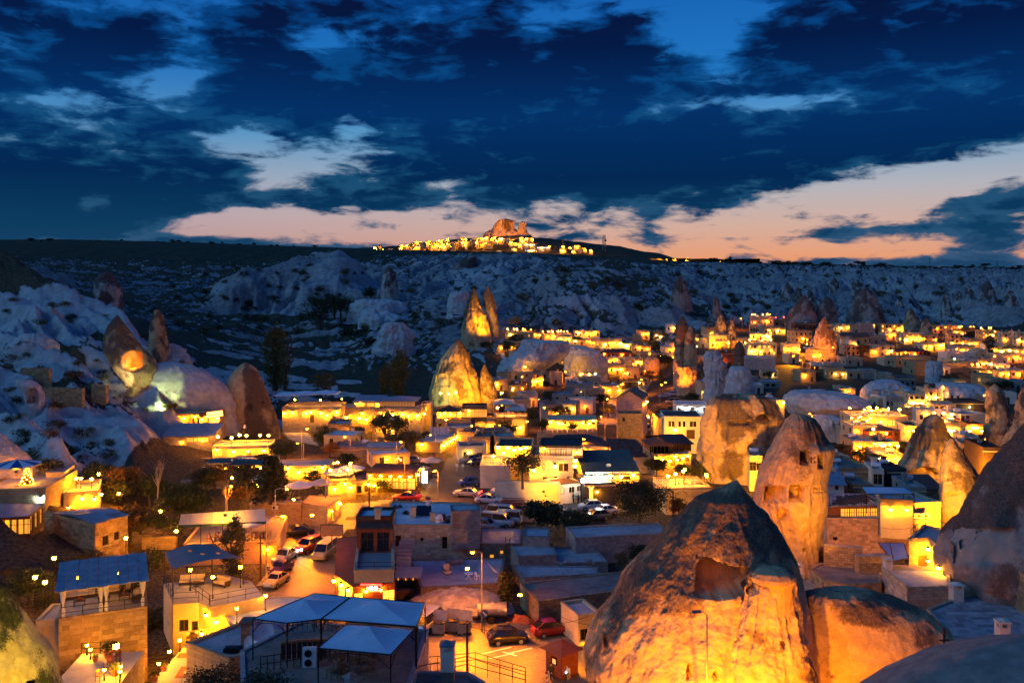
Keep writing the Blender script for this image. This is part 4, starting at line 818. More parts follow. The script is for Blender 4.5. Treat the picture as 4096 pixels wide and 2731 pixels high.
 # parasols, canopies, furniture
def parasol(label,loc,r=1.8,h=2.6,mat='canvas_white',group=None,n=8,striped=None):
 R_=empty('parasol',loc);tag(R_,label,'parasol',group)
 MB().tube((0,0,0),(0,0,h+.1),.035,.035,6).obj('pole','wood_mid',R_)
 MB().lathe((0,0,0),[(.001,.0),(.35,0),(.35,.1),(.001,.12)],10).obj('base','concrete',R_)
 cm=MB()
 if n==4:ring=[(r,r),(-r,r),(-r,-r),(r,-r)];ring=[(x,y)for x,y in ring]
 else:ring=[(r*math.cos(2*math.pi*i/n+.2),r*math.sin(2*math.pi*i/n+.2))for i in range(n)]
 for i in range(n):
  (x0,y0),(x1,y1)=ring[i],ring[(i+1)%n]
  k=len(cm.v);mi=i%2 if striped else 0
  cm.v+=[(0,0,h+.05),(x0*.5,y0*.5,h-.28),(x1*.5,y1*.5,h-.28),(x0,y0,h-.62),(x1,y1,h-.62),(x0,y0,h-.80),(x1,y1,h-.80)]
  cm.f+=[(k,k+1,k+2),(k+1,k+3,k+4,k+2),(k+3,k+5,k+6,k+4)];cm.m+=[mi]*3
 cm.obj('canopy',[mat,striped]if striped else mat,R_)
 return R_
def chair_mesh(mat):
 def fn():
  m_=MB()
  for x in(-.2,.2):
   for y in(-.2,.2):m_.box(x-.02,x+.02,y-.02,y+.02,0,.45 if y<0 else .9)
  m_.box(-.22,.22,-.22,.22,.43,.48);m_.box(-.22,.22,.19,.22,.62,.9)
  return m_.mesh('chair',[mat])
 return cached(('chair',mat),fn)
def table_mesh(mat):
 return cached(('table',mat),lambda:MB().box(-.45,.45,-.45,.45,.70,.74).box(-.04,.04,-.04,.04,.04,.70).box(-.3,.3,-.3,.3,0,.04).mesh('table',[mat]))
def railing_line(name,label,pts,h=1.0,mat='metal_black',step=1.5,rails=(.5,1.0),r=.03,parent=None,cat='railing'):
 m_=MB()
 for a,c in zip(pts[:-1],pts[1:]):
  a=Vector(a);c=Vector(c);n=max(1,int((c-a).length/step))
  for z in rails:m_.tube(a+Vector((0,0,z*h)),c+Vector((0,0,z*h)),r,r,4)
  for i in range(n+1):p_=a.lerp(c,i/n);m_.tube(p_,p_+Vector((0,0,h)),r,r,4)
 o=m_.obj(name,mat,parent)
 if parent is None:tag(o,label,cat)
 return o
def cable(label,pts,sag=.6,r=.02,group=None):
 m_=MB()
 for a,c in zip(pts[:-1],pts[1:]):
  a=Vector(a);c=Vector(c);pl=[]
  for i in range(9):f=i/8;p_=a.lerp(c,f);p_.z-=sag*4*f*(1-f);pl.append(p_)
  m_.path(pl,r,4)
 return tag(m_.obj('overhead_cable','metal_black'),label,'cable',group)
 # trees
def leafmat(name,a,c):
 m,nb,p=newmat(name)
 n=nb.noise(posn(nb),1.3,3,.6);n2=nb.noise(posn(nb),9,2,.6)
 nb.put(p.inputs['Base Color'],nb.mix(nb.rng(nb.m('ADD',nb.m('MULTIPLY',n,.6),nb.m('MULTIPLY',n2,.4)),.38,.62),a,c));p.inputs['Roughness'].default_value=.8;p.inputs['Specular IOR Level'].default_value=.2
leafmat('leaf_green',(.030,.045,.012),(.085,.105,.025));leafmat('leaf_dark',(.022,.030,.014),(.062,.074,.030));leafmat('leaf_olive',(.060,.062,.022),(.145,.135,.050));leafmat('leaf_poplar',(.070,.085,.025),(.135,.150,.045));leafmat('leaf_autumn',(.10,.055,.015),(.22,.12,.03));leafmat('leaf_red',(.10,.02,.012),(.22,.05,.02))
def crown_mesh(kind,mat,seed,n=1600,leaf=.10):
 """unit-height crown: leaves in clumps spread through the crown's volume"""
 def fn():
  rnd=np.random.RandomState(seed)
  if kind=='poplar':
   k=60;h=rnd.rand(k);rr=.115*np.sqrt(np.sin(np.clip(h,.03,.97)*math.pi))*(.6+.5*rnd.rand(k));a=rnd.rand(k)*6.28
   C=np.stack([rr*np.cos(a),rr*np.sin(a),h],1);sg=np.array([.028,.028,.055])
  elif kind=='shrub':
   k=16;a=rnd.rand(k)*6.28;r=.42*np.sqrt(rnd.rand(k));h=.15+.55*rnd.rand(k)*(1-r)
   C=np.stack([r*np.cos(a),r*np.sin(a),h],1);sg=np.array([.11,.11,.10])
  elif kind=='fir':
   k=50;h=rnd.rand(k)**.8;r=.23*(1-h)*(.7+.4*rnd.rand(k));a=rnd.rand(k)*6.28
   C=np.stack([r*np.cos(a),r*np.sin(a),h*.95],1);sg=np.array([.05,.05,.03])
  else:
   k=26;d_=rnd.randn(k,3);d_/=np.linalg.norm(d_,axis=1)[:,None];rad=.40*rnd.rand(k)**.4
   C=d_*rad[:,None]*np.array([1,1,.95])+np.array([0,0,.55]);sg=np.array([.085,.085,.06])
  j=rnd.randint(0,len(C),n);pos=C[j]+rnd.randn(n,3)*sg
  q1=rnd.randn(n,3);q1/=np.linalg.norm(q1,axis=1)[:,None];q2=np.cross(q1,rnd.randn(n,3));q2/=np.linalg.norm(q2,axis=1)[:,None]+1e-6
  s1=(leaf*(.5+.7*rnd.rand(n)))[:,None];s2=s1*.55
  v=np.stack([pos-q1*s1*.5,pos+q2*s2*.5,pos+q1*s1*.5,pos-q2*s2*.5],1).reshape(-1,3)
  f=np.arange(4*n).reshape(n,4)
  me=bpy.data.meshes.new('crown');me.from_pydata(v.tolist(),[],f.tolist());me.materials.append(MATS[mat]);me.update();return me
 return cached(('crown',kind,mat,seed,n,leaf),fn)
def trunk_mesh(mat,seed,bare=False):
 def fn():
  rnd=random.Random(seed);m_=MB();top=Vector((rnd.uniform(-.03,.03),rnd.uniform(-.03,.03),.42))
  m_.tube((0,0,-.05),top,.035,.022,7)
  for i in range(7 if bare else 6):
   a=i*2.4+rnd.random();b_=top*rnd.uniform(.7,1.0);e=b_+Vector((math.cos(a)*rnd.uniform(.12,.25),math.sin(a)*rnd.uniform(.12,.25),rnd.uniform(.18,.4)))
   m_.tube(b_,e,.016,.007,5)
   for k in range(3 if bare else 2):
    e2=e+Vector((rnd.uniform(-.14,.14),rnd.uniform(-.14,.14),rnd.uniform(.06,.2)));m_.tube(b_.lerp(e,rnd.uniform(.5,1)),e2,.007,.003,4)
  return m_.mesh('trunk',[mat])
 return cached(('trunk',mat,seed,bare),fn)
TREEN=[0]
def tree(label,loc,h,kind='round',mat='leaf_dark',wid=1.0,n=1500,leaf=.085,name='tree',group=None,cat='tree',bare=False,var=3):
 TREEN[0]+=1;k=TREEN[0]
 R_=empty(name,loc,k*1.7);tag(R_,label,cat,group)
 place('trunk',trunk_mesh('bark_pale' if bare else 'bark',k%3,bare),R_,(0,0,0),0,(h*wid,h*wid,h))
 if not bare:place('crown',crown_mesh(kind,mat,10+k%var,n,leaf),R_,(0,0,h*(.04 if kind in('poplar','fir','shrub')else .08)),0,(h*wid,h*wid,h*.95))
 return R_
def treeat(label,w,x,yb,yt,Y=None,**k):
 px,pb=q(w,x,yb);_,pt=q(w,x,yt)
 if w in('M3','M4')and Y and Y>222:Y=None
 g=ground(px,pb)if Y is None else P(px,pb,Y)
 h=(pb-pt)/F*g.y
 return tree(label,g,h,**k)
 # vehicles
def paint(name,c,metal=.3):
 m,nb,p=newmat(name);p.inputs['Base Color'].default_value=(*c,1);p.inputs['Roughness'].default_value=.28;p.inputs['Metallic'].default_value=metal;p.inputs['Coat Weight'].default_value=.6
 nb.put(p.inputs['Base Color'],nb.mix(nb.rng(nb.noise(posn(nb),1.4,4,.6),.35,.7),c,[x*.8 for x in c]))
for nm,c in dict(paint_white=(.70,.71,.72),paint_black=(.012,.012,.014),paint_blue=(.03,.09,.32),paint_red=(.38,.02,.02),paint_silver=(.38,.40,.42),paint_cream=(.62,.52,.22),paint_purple=(.10,.03,.13),paint_navy=(.015,.02,.05),paint_grey=(.13,.14,.15)).items():paint(nm,c)
simple('tyre',(.015,.015,.015),.8,.2,5);simple('rim',(.45,.46,.48),.35,.1,5,metal=.8);simple('lens_off',(.5,.5,.5),.2,.1,3);simple('lens_red',(.25,.01,.01),.3,.1,3)
CARS={'sedan':(4.5,.88,[(-2.25,.62),(-2.1,.74),(-1.0,.92),(1.35,.96),(2.1,.92),(2.25,.70)],[(-1.0,.92),(-.30,1.40),(.75,1.43),(1.55,.97)]),'hatch':(3.9,.85,[(-1.95,.62),(-1.8,.78),(-1.0,.96),(1.6,1.0),(1.9,.95),(1.95,.70)],[(-1.05,.96),(-.35,1.48),(1.0,1.50),(1.75,1.0)]),'suv':(4.4,.92,[(-2.2,.75),(-2.05,.95),(-1.0,1.08),(1.9,1.12),(2.15,1.08),(2.2,.8)],[(-1.1,1.08),(-.45,1.66),(1.6,1.68),(2.05,1.12)]),'van':(4.9,.95,[(-2.45,.70),(-2.35,.95),(-1.75,1.12),(2.35,1.18),(2.42,1.1),(2.45,.8)],[(-1.85,1.12),(-1.15,1.90),(2.2,1.95),(2.4,1.18)]),'beetle':(4.0,.78,[(-2.0,.50),(-1.8,.80),(-1.0,.98),(.9,1.0),(1.7,.85),(2.0,.50)],[(-.9,.98),(-.45,1.42),(.5,1.46),(1.35,1.0)])}
def car_proto(kind,pnt):
 L,hw,belt,rf=CARS[kind];bl=.24
 xs=np.linspace(-L/2,L/2,25);zt=np.interp(xs,[a for a,_ in belt],[c for _,c in belt])
 endk=np.clip((L/2-np.abs(xs))/.45,0,1);hwx=hw*(.80+.20*np.sqrt(endk))
 arch=[(-L/2+.82),(L/2-.85)]
 V3=np.zeros((25,12,3))
 for i,x in enumerate(xs):
  w_=hwx[i];t=zt[i];lo=bl+(.12 if endk[i]<.3 else 0)
  prof=[(w_*.92,lo),(w_*.99,lo+.12),(w_,(lo+t)/2),(w_*.985,t-.12),(w_*.93,t-.02),(w_*.80,t+.012)]
  for j,(a,z)in enumerate(prof):V3[i,j]=(a,x,z);V3[i,11-j]=(-a,x,z)
 body=gridmesh('body',V3,pnt,None,wrap=True);bm=body.data
 bpy.data.objects.remove(body)
 ends=MB()
 for i,s_ in((0,1),(24,-1)):
  k=len(ends.v);ends.v+=[tuple(p_)for p_ in V3[i]];ends.f.append(tuple(range(k,k+12))[::s_]);ends.m.append(0)
 rx=[a for a,_ in rf];rz_=[c for _,c in rf];cw=hw*.90;tw=hw*.70
 def sec(i,k=1.0):return cw if rz_[i]<1.2 and i in(0,3)else tw
 top=MB();x1,x2=rx[1],rx[2];z1,z2=rz_[1],rz_[2]
 top.v=[(-tw,x1,z1),(tw,x1,z1),(tw,x2,z2),(-tw,x2,z2),(-tw*.6,(x1+x2)/2,z1+.07),(tw*.6,(x1+x2)/2,z1+.07)]
 top.f=[(0,1,5,4),(1,2,5),(2,3,4,5),(3,0,4)];top.m=[0]*4
 for sx in(-1,1):
  top.tube((sx*cw*.97,rx[0],rz_[0]),(sx*tw,x1,z1),.045,.045,4);top.tube((sx*cw*.97,rx[3],rz_[3]),(sx*tw,x2,z2),.06,.06,4);xm=(x1+x2)/2;top.tube((sx*cw,xm,rz_[0]+.02),(sx*tw,xm,z1+.0),.04,.04,4)
  top.tube((sx*tw,x1,z1),(sx*tw,x2,z2),.035,.035,4)
 ws=MB();ws.quad((-cw*.95,rx[0],rz_[0]),(cw*.95,rx[0],rz_[0]),(tw*.97,x1,z1-.02),(-tw*.97,x1,z1-.02))
 rw=MB();rw.quad((cw*.95,rx[3],rz_[3]),(-cw*.95,rx[3],rz_[3]),(-tw*.97,x2,z2-.02),(tw*.97,x2,z2-.02))
 sw={}
 for sx in(-1,1):
  m_=MB();m_.quad((sx*cw,rx[0],rz_[0]),(sx*cw,rx[3],rz_[3]),(sx*tw,x2,z2-.02),(sx*tw,x1,z1-.02));sw[sx]=m_
 wm=MB()
 wm.tube((-.11,0,0),(.11,0,0),.32,.32,16,0);wm.tube((-.125,0,0),(.125,0,0),.20,.20,10,1)
 hl=MB().box(-.16,.16,-.05,.05,-.08,.08).mesh('headlight',['lens_off']);tl=MB().box(-.13,.13,-.05,.05,-.09,.09).mesh('tail_light',['lens_red'])
 return dict(L=L,hw=hw,body=bm,ends=ends.mesh('bumper',[pnt]),roof=top.mesh('roof',[pnt]),ws=ws.mesh('windscreen',['glass_dark']),rw=rw.mesh('rear_window',['glass_dark']),sw={k:v_.mesh('side_window',['glass_dark'])for k,v_ in sw.items()},wheel=wm.mesh('wheel',['tyre','rim']),hl=hl,tl=tl,zh=belt[1][1]-.12,zt=belt[4][1]-.1)
def car(label,loc,heading,kind='sedan',pnt='paint_white',lights=False,tails=False,group='parked cars',name='car',cat='car'):
 """heading: direction the front points, degrees from +x; local +y is the rear"""
 c=cached(('car',kind,pnt),lambda:car_proto(kind,pnt))
 R_=empty(name,loc,math.radians(heading)+math.pi/2);tag(R_,label,cat,group)
 b_=place('body',c['body'],R_);place('bumper',c['ends'],b_);place('roof',c['roof'],R_);place('windscreen',c['ws'],R_);place('rear_window',c['rw'],R_)
 for k in(-1,1):place('side_window',c['sw'][k],R_)
 for x in(-1,1):
  for y in(-c['L']/2+.82,c['L']/2-.85):place('wheel',c['wheel'],R_,(x*(c['hw']-.08),y,.32))
 for x in(-1,1):
  h_=place('headlight',c['hl'],R_,(x*c['hw']*.68,-c['L']/2+.02,c['zh']));t_=place('tail_light',c['tl'],R_,(x*c['hw']*.72,c['L']/2-.02,c['zt']))
  if lights:h_.data=cached('hlon',lambda:MB().ball((0,-.08,0),.13,0,8).mesh('headlight',['head_light']))
  if tails:t_.data=cached('tlon',lambda:MB().box(-.13,.13,-.05,.07,-.09,.09).mesh('tail_light',['tail_light']))
 return R_
def carat(label,w,x,yb,heading,Y=None,z=.02,**k):
 px,py=q(w,x,yb);g=ground(px,py)if Y is None else P(px,py,Y)
 return car(label,g+Vector((0,0,z)),heading,**k)
 # people
def personmat(name,shirt,trousers,zt,zs_,hair=(.02,.015,.01)):
 m,nb,p=newmat(name);x,y,z=nb.sep(objc(nb))
 c=nb.mix(nb.rng(z,zt-.01,zt+.01),trousers,shirt);c=nb.mix(nb.rng(z,zs_-.01,zs_+.01),c,(.42,.26,.18));c=nb.mix(nb.rng(z,zs_+.19,zs_+.21),c,hair)
 nb.put(p.inputs['Base Color'],c);p.inputs['Roughness'].default_value=.9
 return m
def person(label,loc,rz,pose='stand',mat=None,group=None):
 if pose=='stand':
  V_=[(0,0,.98),(0,0,1.15),(0,0,1.38),(0,0,1.50),(0,.01,1.62),(0,0,1.74),(.11,0,.90),(.13,0,.50),(.13,.0,.08),(.13,-.16,.04),(-.11,0,.90),(-.13,.03,.50),(-.14,.06,.08),(-.14,-.10,.04),(.20,0,1.40),(.26,0,1.13),(.27,-.05,.90),(.27,-.07,.80),(-.20,0,1.40),(-.26,0,1.13),(-.25,-.12,.92),(-.25,-.16,.84)]
 elif pose=='reach':
  V_=[(0,0,.98),(0,0,1.15),(0,-.02,1.38),(0,-.04,1.50),(0,-.05,1.62),(0,-.05,1.74),(.11,0,.90),(.13,0,.50),(.13,.0,.08),(.13,-.16,.04),(-.11,0,.90),(-.13,-.1,.50),(-.14,-.06,.08),(-.14,-.22,.04),(.20,-.02,1.40),(.24,-.10,1.15),(.16,-.36,1.12),(.14,-.46,1.12),(-.20,0,1.40),(-.26,0,1.13),(-.25,-.05,.92),(-.25,-.07,.82)]
 else:
  V_=[(0,0,.50),(0,.02,.68),(0,.04,.92),(0,.02,1.04),(0,-.03,1.15),(0,-.05,1.27),(.12,-.05,.50),(.14,-.45,.52),(.14,-.45,.10),(.14,-.60,.05),(-.12,-.05,.50),(-.14,-.45,.52),(-.14,-.42,.10),(-.14,-.57,.05),(.20,.03,.94),(.25,-.05,.70),(.12,-.28,.66),(.06,-.36,.68),(-.20,.03,.94),(-.25,-.05,.70),(-.12,-.28,.66),(-.06,-.36,.68)]
 E_=[(0,1),(1,2),(2,3),(3,4),(4,5),(0,6),(6,7),(7,8),(8,9),(0,10),(10,11),(11,12),(12,13),(2,14),(14,15),(15,16),(16,17),(2,18),(18,19),(19,20),(20,21)]
 rad=[.15,.14,.16,.06,.095,.08,.095,.07,.05,.04,.095,.07,.05,.04,.07,.05,.04,.04,.07,.05,.04,.04]
 me=bpy.data.meshes.new('person');me.from_pydata(V_,E_,[]);me.materials.append(MATS[mat]);me.update()
 o=bpy.data.objects.new('person',me);o.location=loc;o.rotation_euler=(0,0,rz);link(o)
 md=o.modifiers.new('skin','SKIN')
 if not me.skin_vertices:
  pass
 for i,sv_ in enumerate(me.skin_vertices[0].data if me.skin_vertices else[]):sv_.radius=(rad[i],rad[i]);sv_.use_root=(i==0)
 o.modifiers.new('sub','SUBSURF').levels=1;o.modifiers['sub'].render_levels=1
 tag(o,label,'person',group)
 return o
 # street lamps and floodlights
def street_lamp(label,base,top_z,arm=(1.2,0),kind='bulb_orange',group='street lamps',lit=True,r=.22,watt=4500):
 R_=empty('street_lamp',base);tag(R_,label,'street lamp',group)
 h=top_z-base[2]
 MB().tube((0,0,0),(0,0,h*.4),.10,.08,8).tube((0,0,h*.4),(0,0,h),.08,.05,8).obj('pole','metal_galv',R_)
 MB().path([(0,0,h-.05),(arm[0]*.5,arm[1]*.5,h+.22),(arm[0],arm[1],h+.25)],.035,6).obj('arm','metal_galv',R_)
 L=math.hypot(*arm)or 1;ux,uy=arm[0]/L,arm[1]/L
 hd=MB().box(-.3,.3,-.13,.13,0,.14);o=hd.obj('lamp_head','metal_grey',R_,(arm[0]+ux*.25,arm[1]+uy*.25,h+.2));o.rotation_euler=(0,0,math.atan2(uy,ux))
 if lit:MB().lathe((0,0,0),[(.001,-.11),(r*.6,-.09),(r,0)],10).obj('bulb',kind,R_,(arm[0]+ux*.25,arm[1]+uy*.25,h+.19))
 if lit:
  l=bpy.data.lights.new('lamp_glow','SPOT');l.energy=watt;l.color=SOD;l.spot_size=math.radians(150);l.spot_blend=.8;l.shadow_soft_size=.2;o=bpy.data.objects.new('lamp_glow',l);o.location=(arm[0]+ux*.25,arm[1]+uy*.25,h+.04);link(o,R_)
 return R_
def floodlight(label,loc,aim,power,color=WARM,size=70,blend=.6,r=.25,kind='bulb_soft',group='floodlights at the foot of rocks'):
 loc=Vector(loc);aim=Vector(aim);loc.z=max(loc.z,gz(loc.x,loc.y)+.6)if loc.y<600 else loc.z;dr=(aim-loc).normalized()
 R_=empty('floodlight',loc);tag(R_,label,'floodlight',group)
 R_.rotation_euler=dr.to_track_quat('-Z','Y').to_euler()
 MB().box(-.2,.2,-.14,.14,0,.16).box(-.03,.03,-.2,-.14,-.1,.3).obj('housing','metal_black',R_)
 MB().box(-.17,.17,-.11,.11,-.012,-.004).obj('lens',kind,R_)
 l=bpy.data.lights.new('flood','SPOT');l.energy=power;l.color=color;l.spot_size=math.radians(size);l.spot_blend=blend;l.shadow_soft_size=r
 o=bpy.data.objects.new('flood',l);o.location=(0,0,-.06);link(o,R_)
 return R_
 # GENERIC TRACED BUILDING
def PZ(w,x,y,z):
 px,py=q(w,x,y);Y=-z*F/(py-H0);return Vector(((px-512)/F*Y,Y,z))
def bldg(label,w,pts,z,h,d=None,mat='stone_pale',roof='roof_concrete',parapet=.25,wins=None,name='stone_house',cat='house',group=None,lamps=(),frame='wood_dark',blocks=None,sills=True,low=-2.5):
 """building under a roof outline measured in the photograph; roof at height z, walls h tall.
    wins: {edge: [(fraction along edge, height above base, w, h, pane)]}, lamps: [(edge, fraction, height, kind, r)]"""
 pw=[PZ(w,x,y,z)for(x,y)in pts]
 if d is not None:
  a,c=pw;u=(c-a).normalized();n=Vector((-u.y,u.x,0));pw=[a,c,c+n*d,a+n*d]
 o=Vector((pw[0].x,pw[0].y,z-h))
 R_=empty(name,o);tag(R_,label,cat,group)
 L=[p_-o for p_ in pw];N=len(L)
 wb=MB();wins=wins or{};ed=[]
 for i in range(N):
  a,c=L[i],L[(i+1)%N];a2=Vector((a.x,a.y,0));u=Vector((c.x-a.x,c.y-a.y,0));W_=u.length;u.normalize()
  ops=[(t_[0]*W_,t_[1],t_[2],t_[3])for t_ in wins.get(i,[])];ed.append((a2,u,W_,ops))
  facade(wb,a2,u,W_,h,ops,low)
  for t_ in wins.get(i,[]):
   k=t_[4]if len(t_)>4 else 'd';nin=Vector((-u.y,u.x,0));p_=a2+u*t_[0]*W_+nin*.13+Vector((0,0,t_[1]));rz=math.atan2(u.y,u.x)
   if k=='D':place('door',door_mesh(t_[2],t_[3],'wood_red'),R_,p_,rz)
   elif k=='O':pass
   else:
    wo_=place('window',window_mesh(t_[2],t_[3],frame),R_,p_,rz);place('pane',pane_mesh(t_[2],t_[3],PANES[k]),wo_,(0,.035,0))
    if sills:place('sill',sill_mesh(t_[2],'concrete'),wo_,(0,-.13,0))
 wb.obj('wall',mat,R_)
 rt=[Vector((p_.x,p_.y,h-.02))for p_ in L];k=MB();k.v=[tuple(p_)for p_ in rt];k.f=[tuple(range(N))];k.m=[0];k.obj('roof',roof,R_)
 if parapet:
  pm=MB();C=sum(rt,Vector((0,0,0)))/N
  for i in range(N):
   a,c=rt[i],rt[(i+1)%N];u=(c-a).normalized();nin=Vector((-u.y,u.x,0))
   a0,c0=a-nin*.05,c-nin*.05;a1,c1=a+nin*.25,c+nin*.25;up=Vector((0,0,parapet))
   z0=Vector((0,0,.025))
   pm.quad(a0+z0,c0+z0,c0+up,a0+up);pm.quad(a0+up,c0+up,c1+up,a1+up);pm.quad(c1+z0,a1+z0,a1+up,c1+up);pm.quad(a0+z0,a0+up,a1+up,a1+z0);pm.quad(c0+up,c0+z0,c1+z0,c1+up)
  pm.obj('parapet',mat if not mat.startswith('block')else 'stone_pale',R_)
 for(e,f,z_,kd,r)in lamps:
  a2,u,W_,_=ed[e];p_=a2+u*f*W_-Vector((-u.y,u.x,0))*.3;place('wall_lamp',lamp_mesh(kd,r),R_,(p_.x,p_.y,z_))
 for(e,course,length,bm,z0,hh)in(blocks or[]):
  a2,u,W_,ops=ed[e]
  blockwall(R_,(a2.x,a2.y),math.atan2(u.y,u.x),W_,hh,course,length,bm,ops,z0,seed=e+3)
 return R_,L,h
def drape(name,label,pts,mat,dz=.1,step=1.0):
 """sheet laid over the ground inside an outline given as frame positions"""
 pw=[ground(a,c)for(a,c)in pts];poly=[(p_.x,p_.y)for p_ in pw]
 xs=np.arange(min(p_[0]for p_ in poly),max(p_[0]for p_ in poly)+step,step);ys=np.arange(min(p_[1]for p_ in poly),max(p_[1]for p_ in poly)+step,step)
 X,Y=np.meshgrid(xs,ys);Z=hz(X,Y)+dz
 cX,cY=(X[:-1,:-1]+X[1:,1:])/2,(Y[:-1,:-1]+Y[1:,1:])/2
 ins=inpoly(cX,cY,poly);idx=np.arange(X.size).reshape(X.shape)
 f=np.stack([idx[:-1,:-1],idx[:-1,1:],idx[1:,1:],idx[1:,:-1]],-1)[ins]
 use,inv=np.unique(f,return_inverse=True)
 v=np.stack([X,Y,Z],-1).reshape(-1,3)[use]
 o=meshobj(name,v,inv.reshape(-1,4),mat,smooth=True)
 return tag(o,label,None,None,'structure')
 # roads and squares
drape('street','brick paved street running up between the restaurants',[(250,612),(345,612),(352,560),(340,538),(362,520),(420,508),(418,498),(330,505),(285,528),(272,560)],'paving',.12)
drape('car_park','asphalt car park in the middle of the town',[(345,520),(440,530),(560,520),(640,512),(650,495),(560,492),(520,462),(505,440),(470,436),(440,470),(425,490),(380,505)],'asphalt',.14)
drape('road','paved road in the foreground with painted arrows',[(418,612),(470,612),(560,632),(600,655),(600,692),(400,692)],'paving',.12)
drape('lane','lane climbing away between the houses in the middle distance',[(598,425),(632,425),(640,400),(652,380),(640,366),(622,372),(612,392)],'paving',.14)
drape('path','pale track curving round the rounded cone',[(275,418),(290,440),(318,446),(312,436),(290,420)],'concrete',.15)
m_=MB()
for(x,y,L,a)in((1860,1335,3.2,.5),(1900,1375,2.6,.5),(2040,1330,2.5,.5),(1960,1360,1.6,-.6)):
 px,py=q('Z2',x,y);g=ground(px,py)
 for i in range(1):
  c_,s_=math.cos(a),math.sin(a);k=len(m_.v);t=.12
  for(u,v)in((-L/2,-t),(L/2,-t),(L/2,t),(-L/2,t)):m_.v.append((g.x+c_*u-s_*v,g.y+s_*u+c_*v,0))
  m_.f.append((k,k+1,k+2,k+3));m_.m.append(0)
m_.v=[(x,y,gz(x,y)+.16)for(x,y,z)in m_.v]
tag(m_.obj('road_marking','metal_white'),'worn white arrow painted on the foreground road',None,None,'structure')
# A. lower left: stone house with pergola
RH,Lh,_=bldg('tall stone house carrying the curtained pergola, lower left','Z1',[(440,1085),(1112,992)],-28,8.5,6.5,mat='stone_warm',parapet=.12,roof='concrete',blocks=[(0,.42,.8,'block_warm',1.2,7.2)],wins={0:[(.91,4.6,.25,.5,'O')]})
def local_point(Lp,fx,fy,z=0.0):
 a,b_,c,d_=Lp[:4];p_=a.lerp(b_,fx).lerp(d_.lerp(c,fx),fy);return Vector((p_.x,p_.y,p_.z+z))
def sofa(label,loc,rz,L=2.2,group='terrace sofas',mat='cushion'):
 R_=empty('sofa',loc,rz);tag(R_,label,'sofa',group)
 MB().box(-L/2,L/2,-.4,.4,.12,.28).obj('frame','wood_dark',R_)
 for x in(-L/2+.08,L/2-.08):
  for y in(-.34,.34):MB().box(x-.05,x+.05,y-.05,y+.05,0,.14).obj('leg','wood_dark',R_)
 n=max(2,int(L/.75));s_=L/n
 for i in range(n):
  x=-L/2+s_*(i+.5)
  MB().box(-s_/2+.02,s_/2-.02,-.38,.25,.28,.44).obj('seat_cushion',mat,R_,(x,0,0));MB().box(-s_/2+.02,s_/2-.02,.2,.38,.44,.86).obj('back_cushion',mat,R_,(x,0,0))
 for x in(-1,1):MB().box(-.05,.05,-.4,.4,.28,.62).obj('arm','wood_dark',R_,(x*(L/2+.03),0,0))
 return R_
o0=RH.location;rzA=math.atan2(Lh[1].y-Lh[0].y,Lh[1].x-Lh[0].x)
top=lambda fx,fy,z=0:o0+local_point(Lh,fx,fy,z)
RP=empty('pergola',top(0,0));tag(RP,'pergola with grey sheet roof and tied white curtains','pergola')
lp=lambda fx,fy,z:local_point(Lh,fx,fy,z)-Lh[0]
for fx in(.035,.50,.965):
 for fy in(.05,.95):p_=lp(fx,fy,0);MB().tube(p_,p_+Vector((0,0,2.5)),.09,.09,6).obj('post','wood_dark',RP)
rm=MB();n=9
for i in range(n):
 f0,f1=-.03+1.05*i/n,-.03+1.05*(i+1)/n-.004
 s=MB();dz=(.05 if i%2 else 0)
 a,b_,c,d_=lp(f0,-.10,2.45+dz),lp(f1,-.10,2.45+dz),lp(f1,1.05,2.85+dz),lp(f0,1.05,2.85+dz)
 up=Vector((0,0,.05));s.quad(a+up,b_+up,c+up,d_+up);s.quad(d_,c,b_,a);s.quad(a,b_,b_+up,a+up);s.quad(b_,c,c+up,b_+up);s.quad(c,d_,d_+up,c+up);s.quad(d_,a,a+up,d_+up)
 s.obj('roof_sheet','metal_roof',RP)
for fx in(.05,.47,.53,.95):
 p_=lp(fx,.04,0);cm=MB();cm.lathe(p_,[(.16,.1),(.20,.5),(.07,1.0),(.20,1.6),(.26,2.4)],8);cm.obj('curtain','canvas_white',RP)
railing_line('railing','',[lp(.03,.01,0),lp(.97,.01,0)],.95,parent=RP)
for(fx,lab)in((.25,'left corner sofa with cream cushions under the pergola'),(.62,'middle sofa with cream cushions under the pergola')):
 sofa(lab,top(fx,.78),rzA,2.9)
sofa('right-hand side sofa with patterned cushions under the pergola',top(.90,.5),rzA-math.pi/2,2.6)
for i,fx in enumerate((.22,.50,.74)):
 R_=empty('coffee_table',top(fx,.45),rzA);tag(R_,'low table %s under the pergola'%('with red flowers','shaped like a barrel','with a water pipe')[i],'table','pergola tables')
 MB().box(-.5,.5,-.3,.3,.38,.43).obj('table_top','wood_dark',R_)
 for x in(-.42,.42):
  for y in(-.24,.24):MB().box(x-.03,x+.03,y-.03,y+.03,0,.38).obj('leg','wood_dark',R_)
 if i==0:MB().ball((0,0,.6),.17).obj('flowers','cushion_red',R_)
 if i==2:MB().lathe((0,0,.43),[(.12,0),(.14,.12),(.05,.25),(.03,.6),(.07,.65)],8).obj('water_pipe','terracotta',R_)
personmat('p_dark',(.03,.03,.035),(.02,.02,.03),.55,1.03);personmat('p_light',(.45,.46,.5),(.03,.03,.05),.56,1.03);personmat('p_stand',(.02,.02,.02),(.05,.05,.06),.95,1.49);personmat('p_stand2',(.10,.07,.05),(.03,.03,.04),.95,1.49);personmat('p_white',(.7,.7,.68),(.45,.44,.42),.95,1.49)
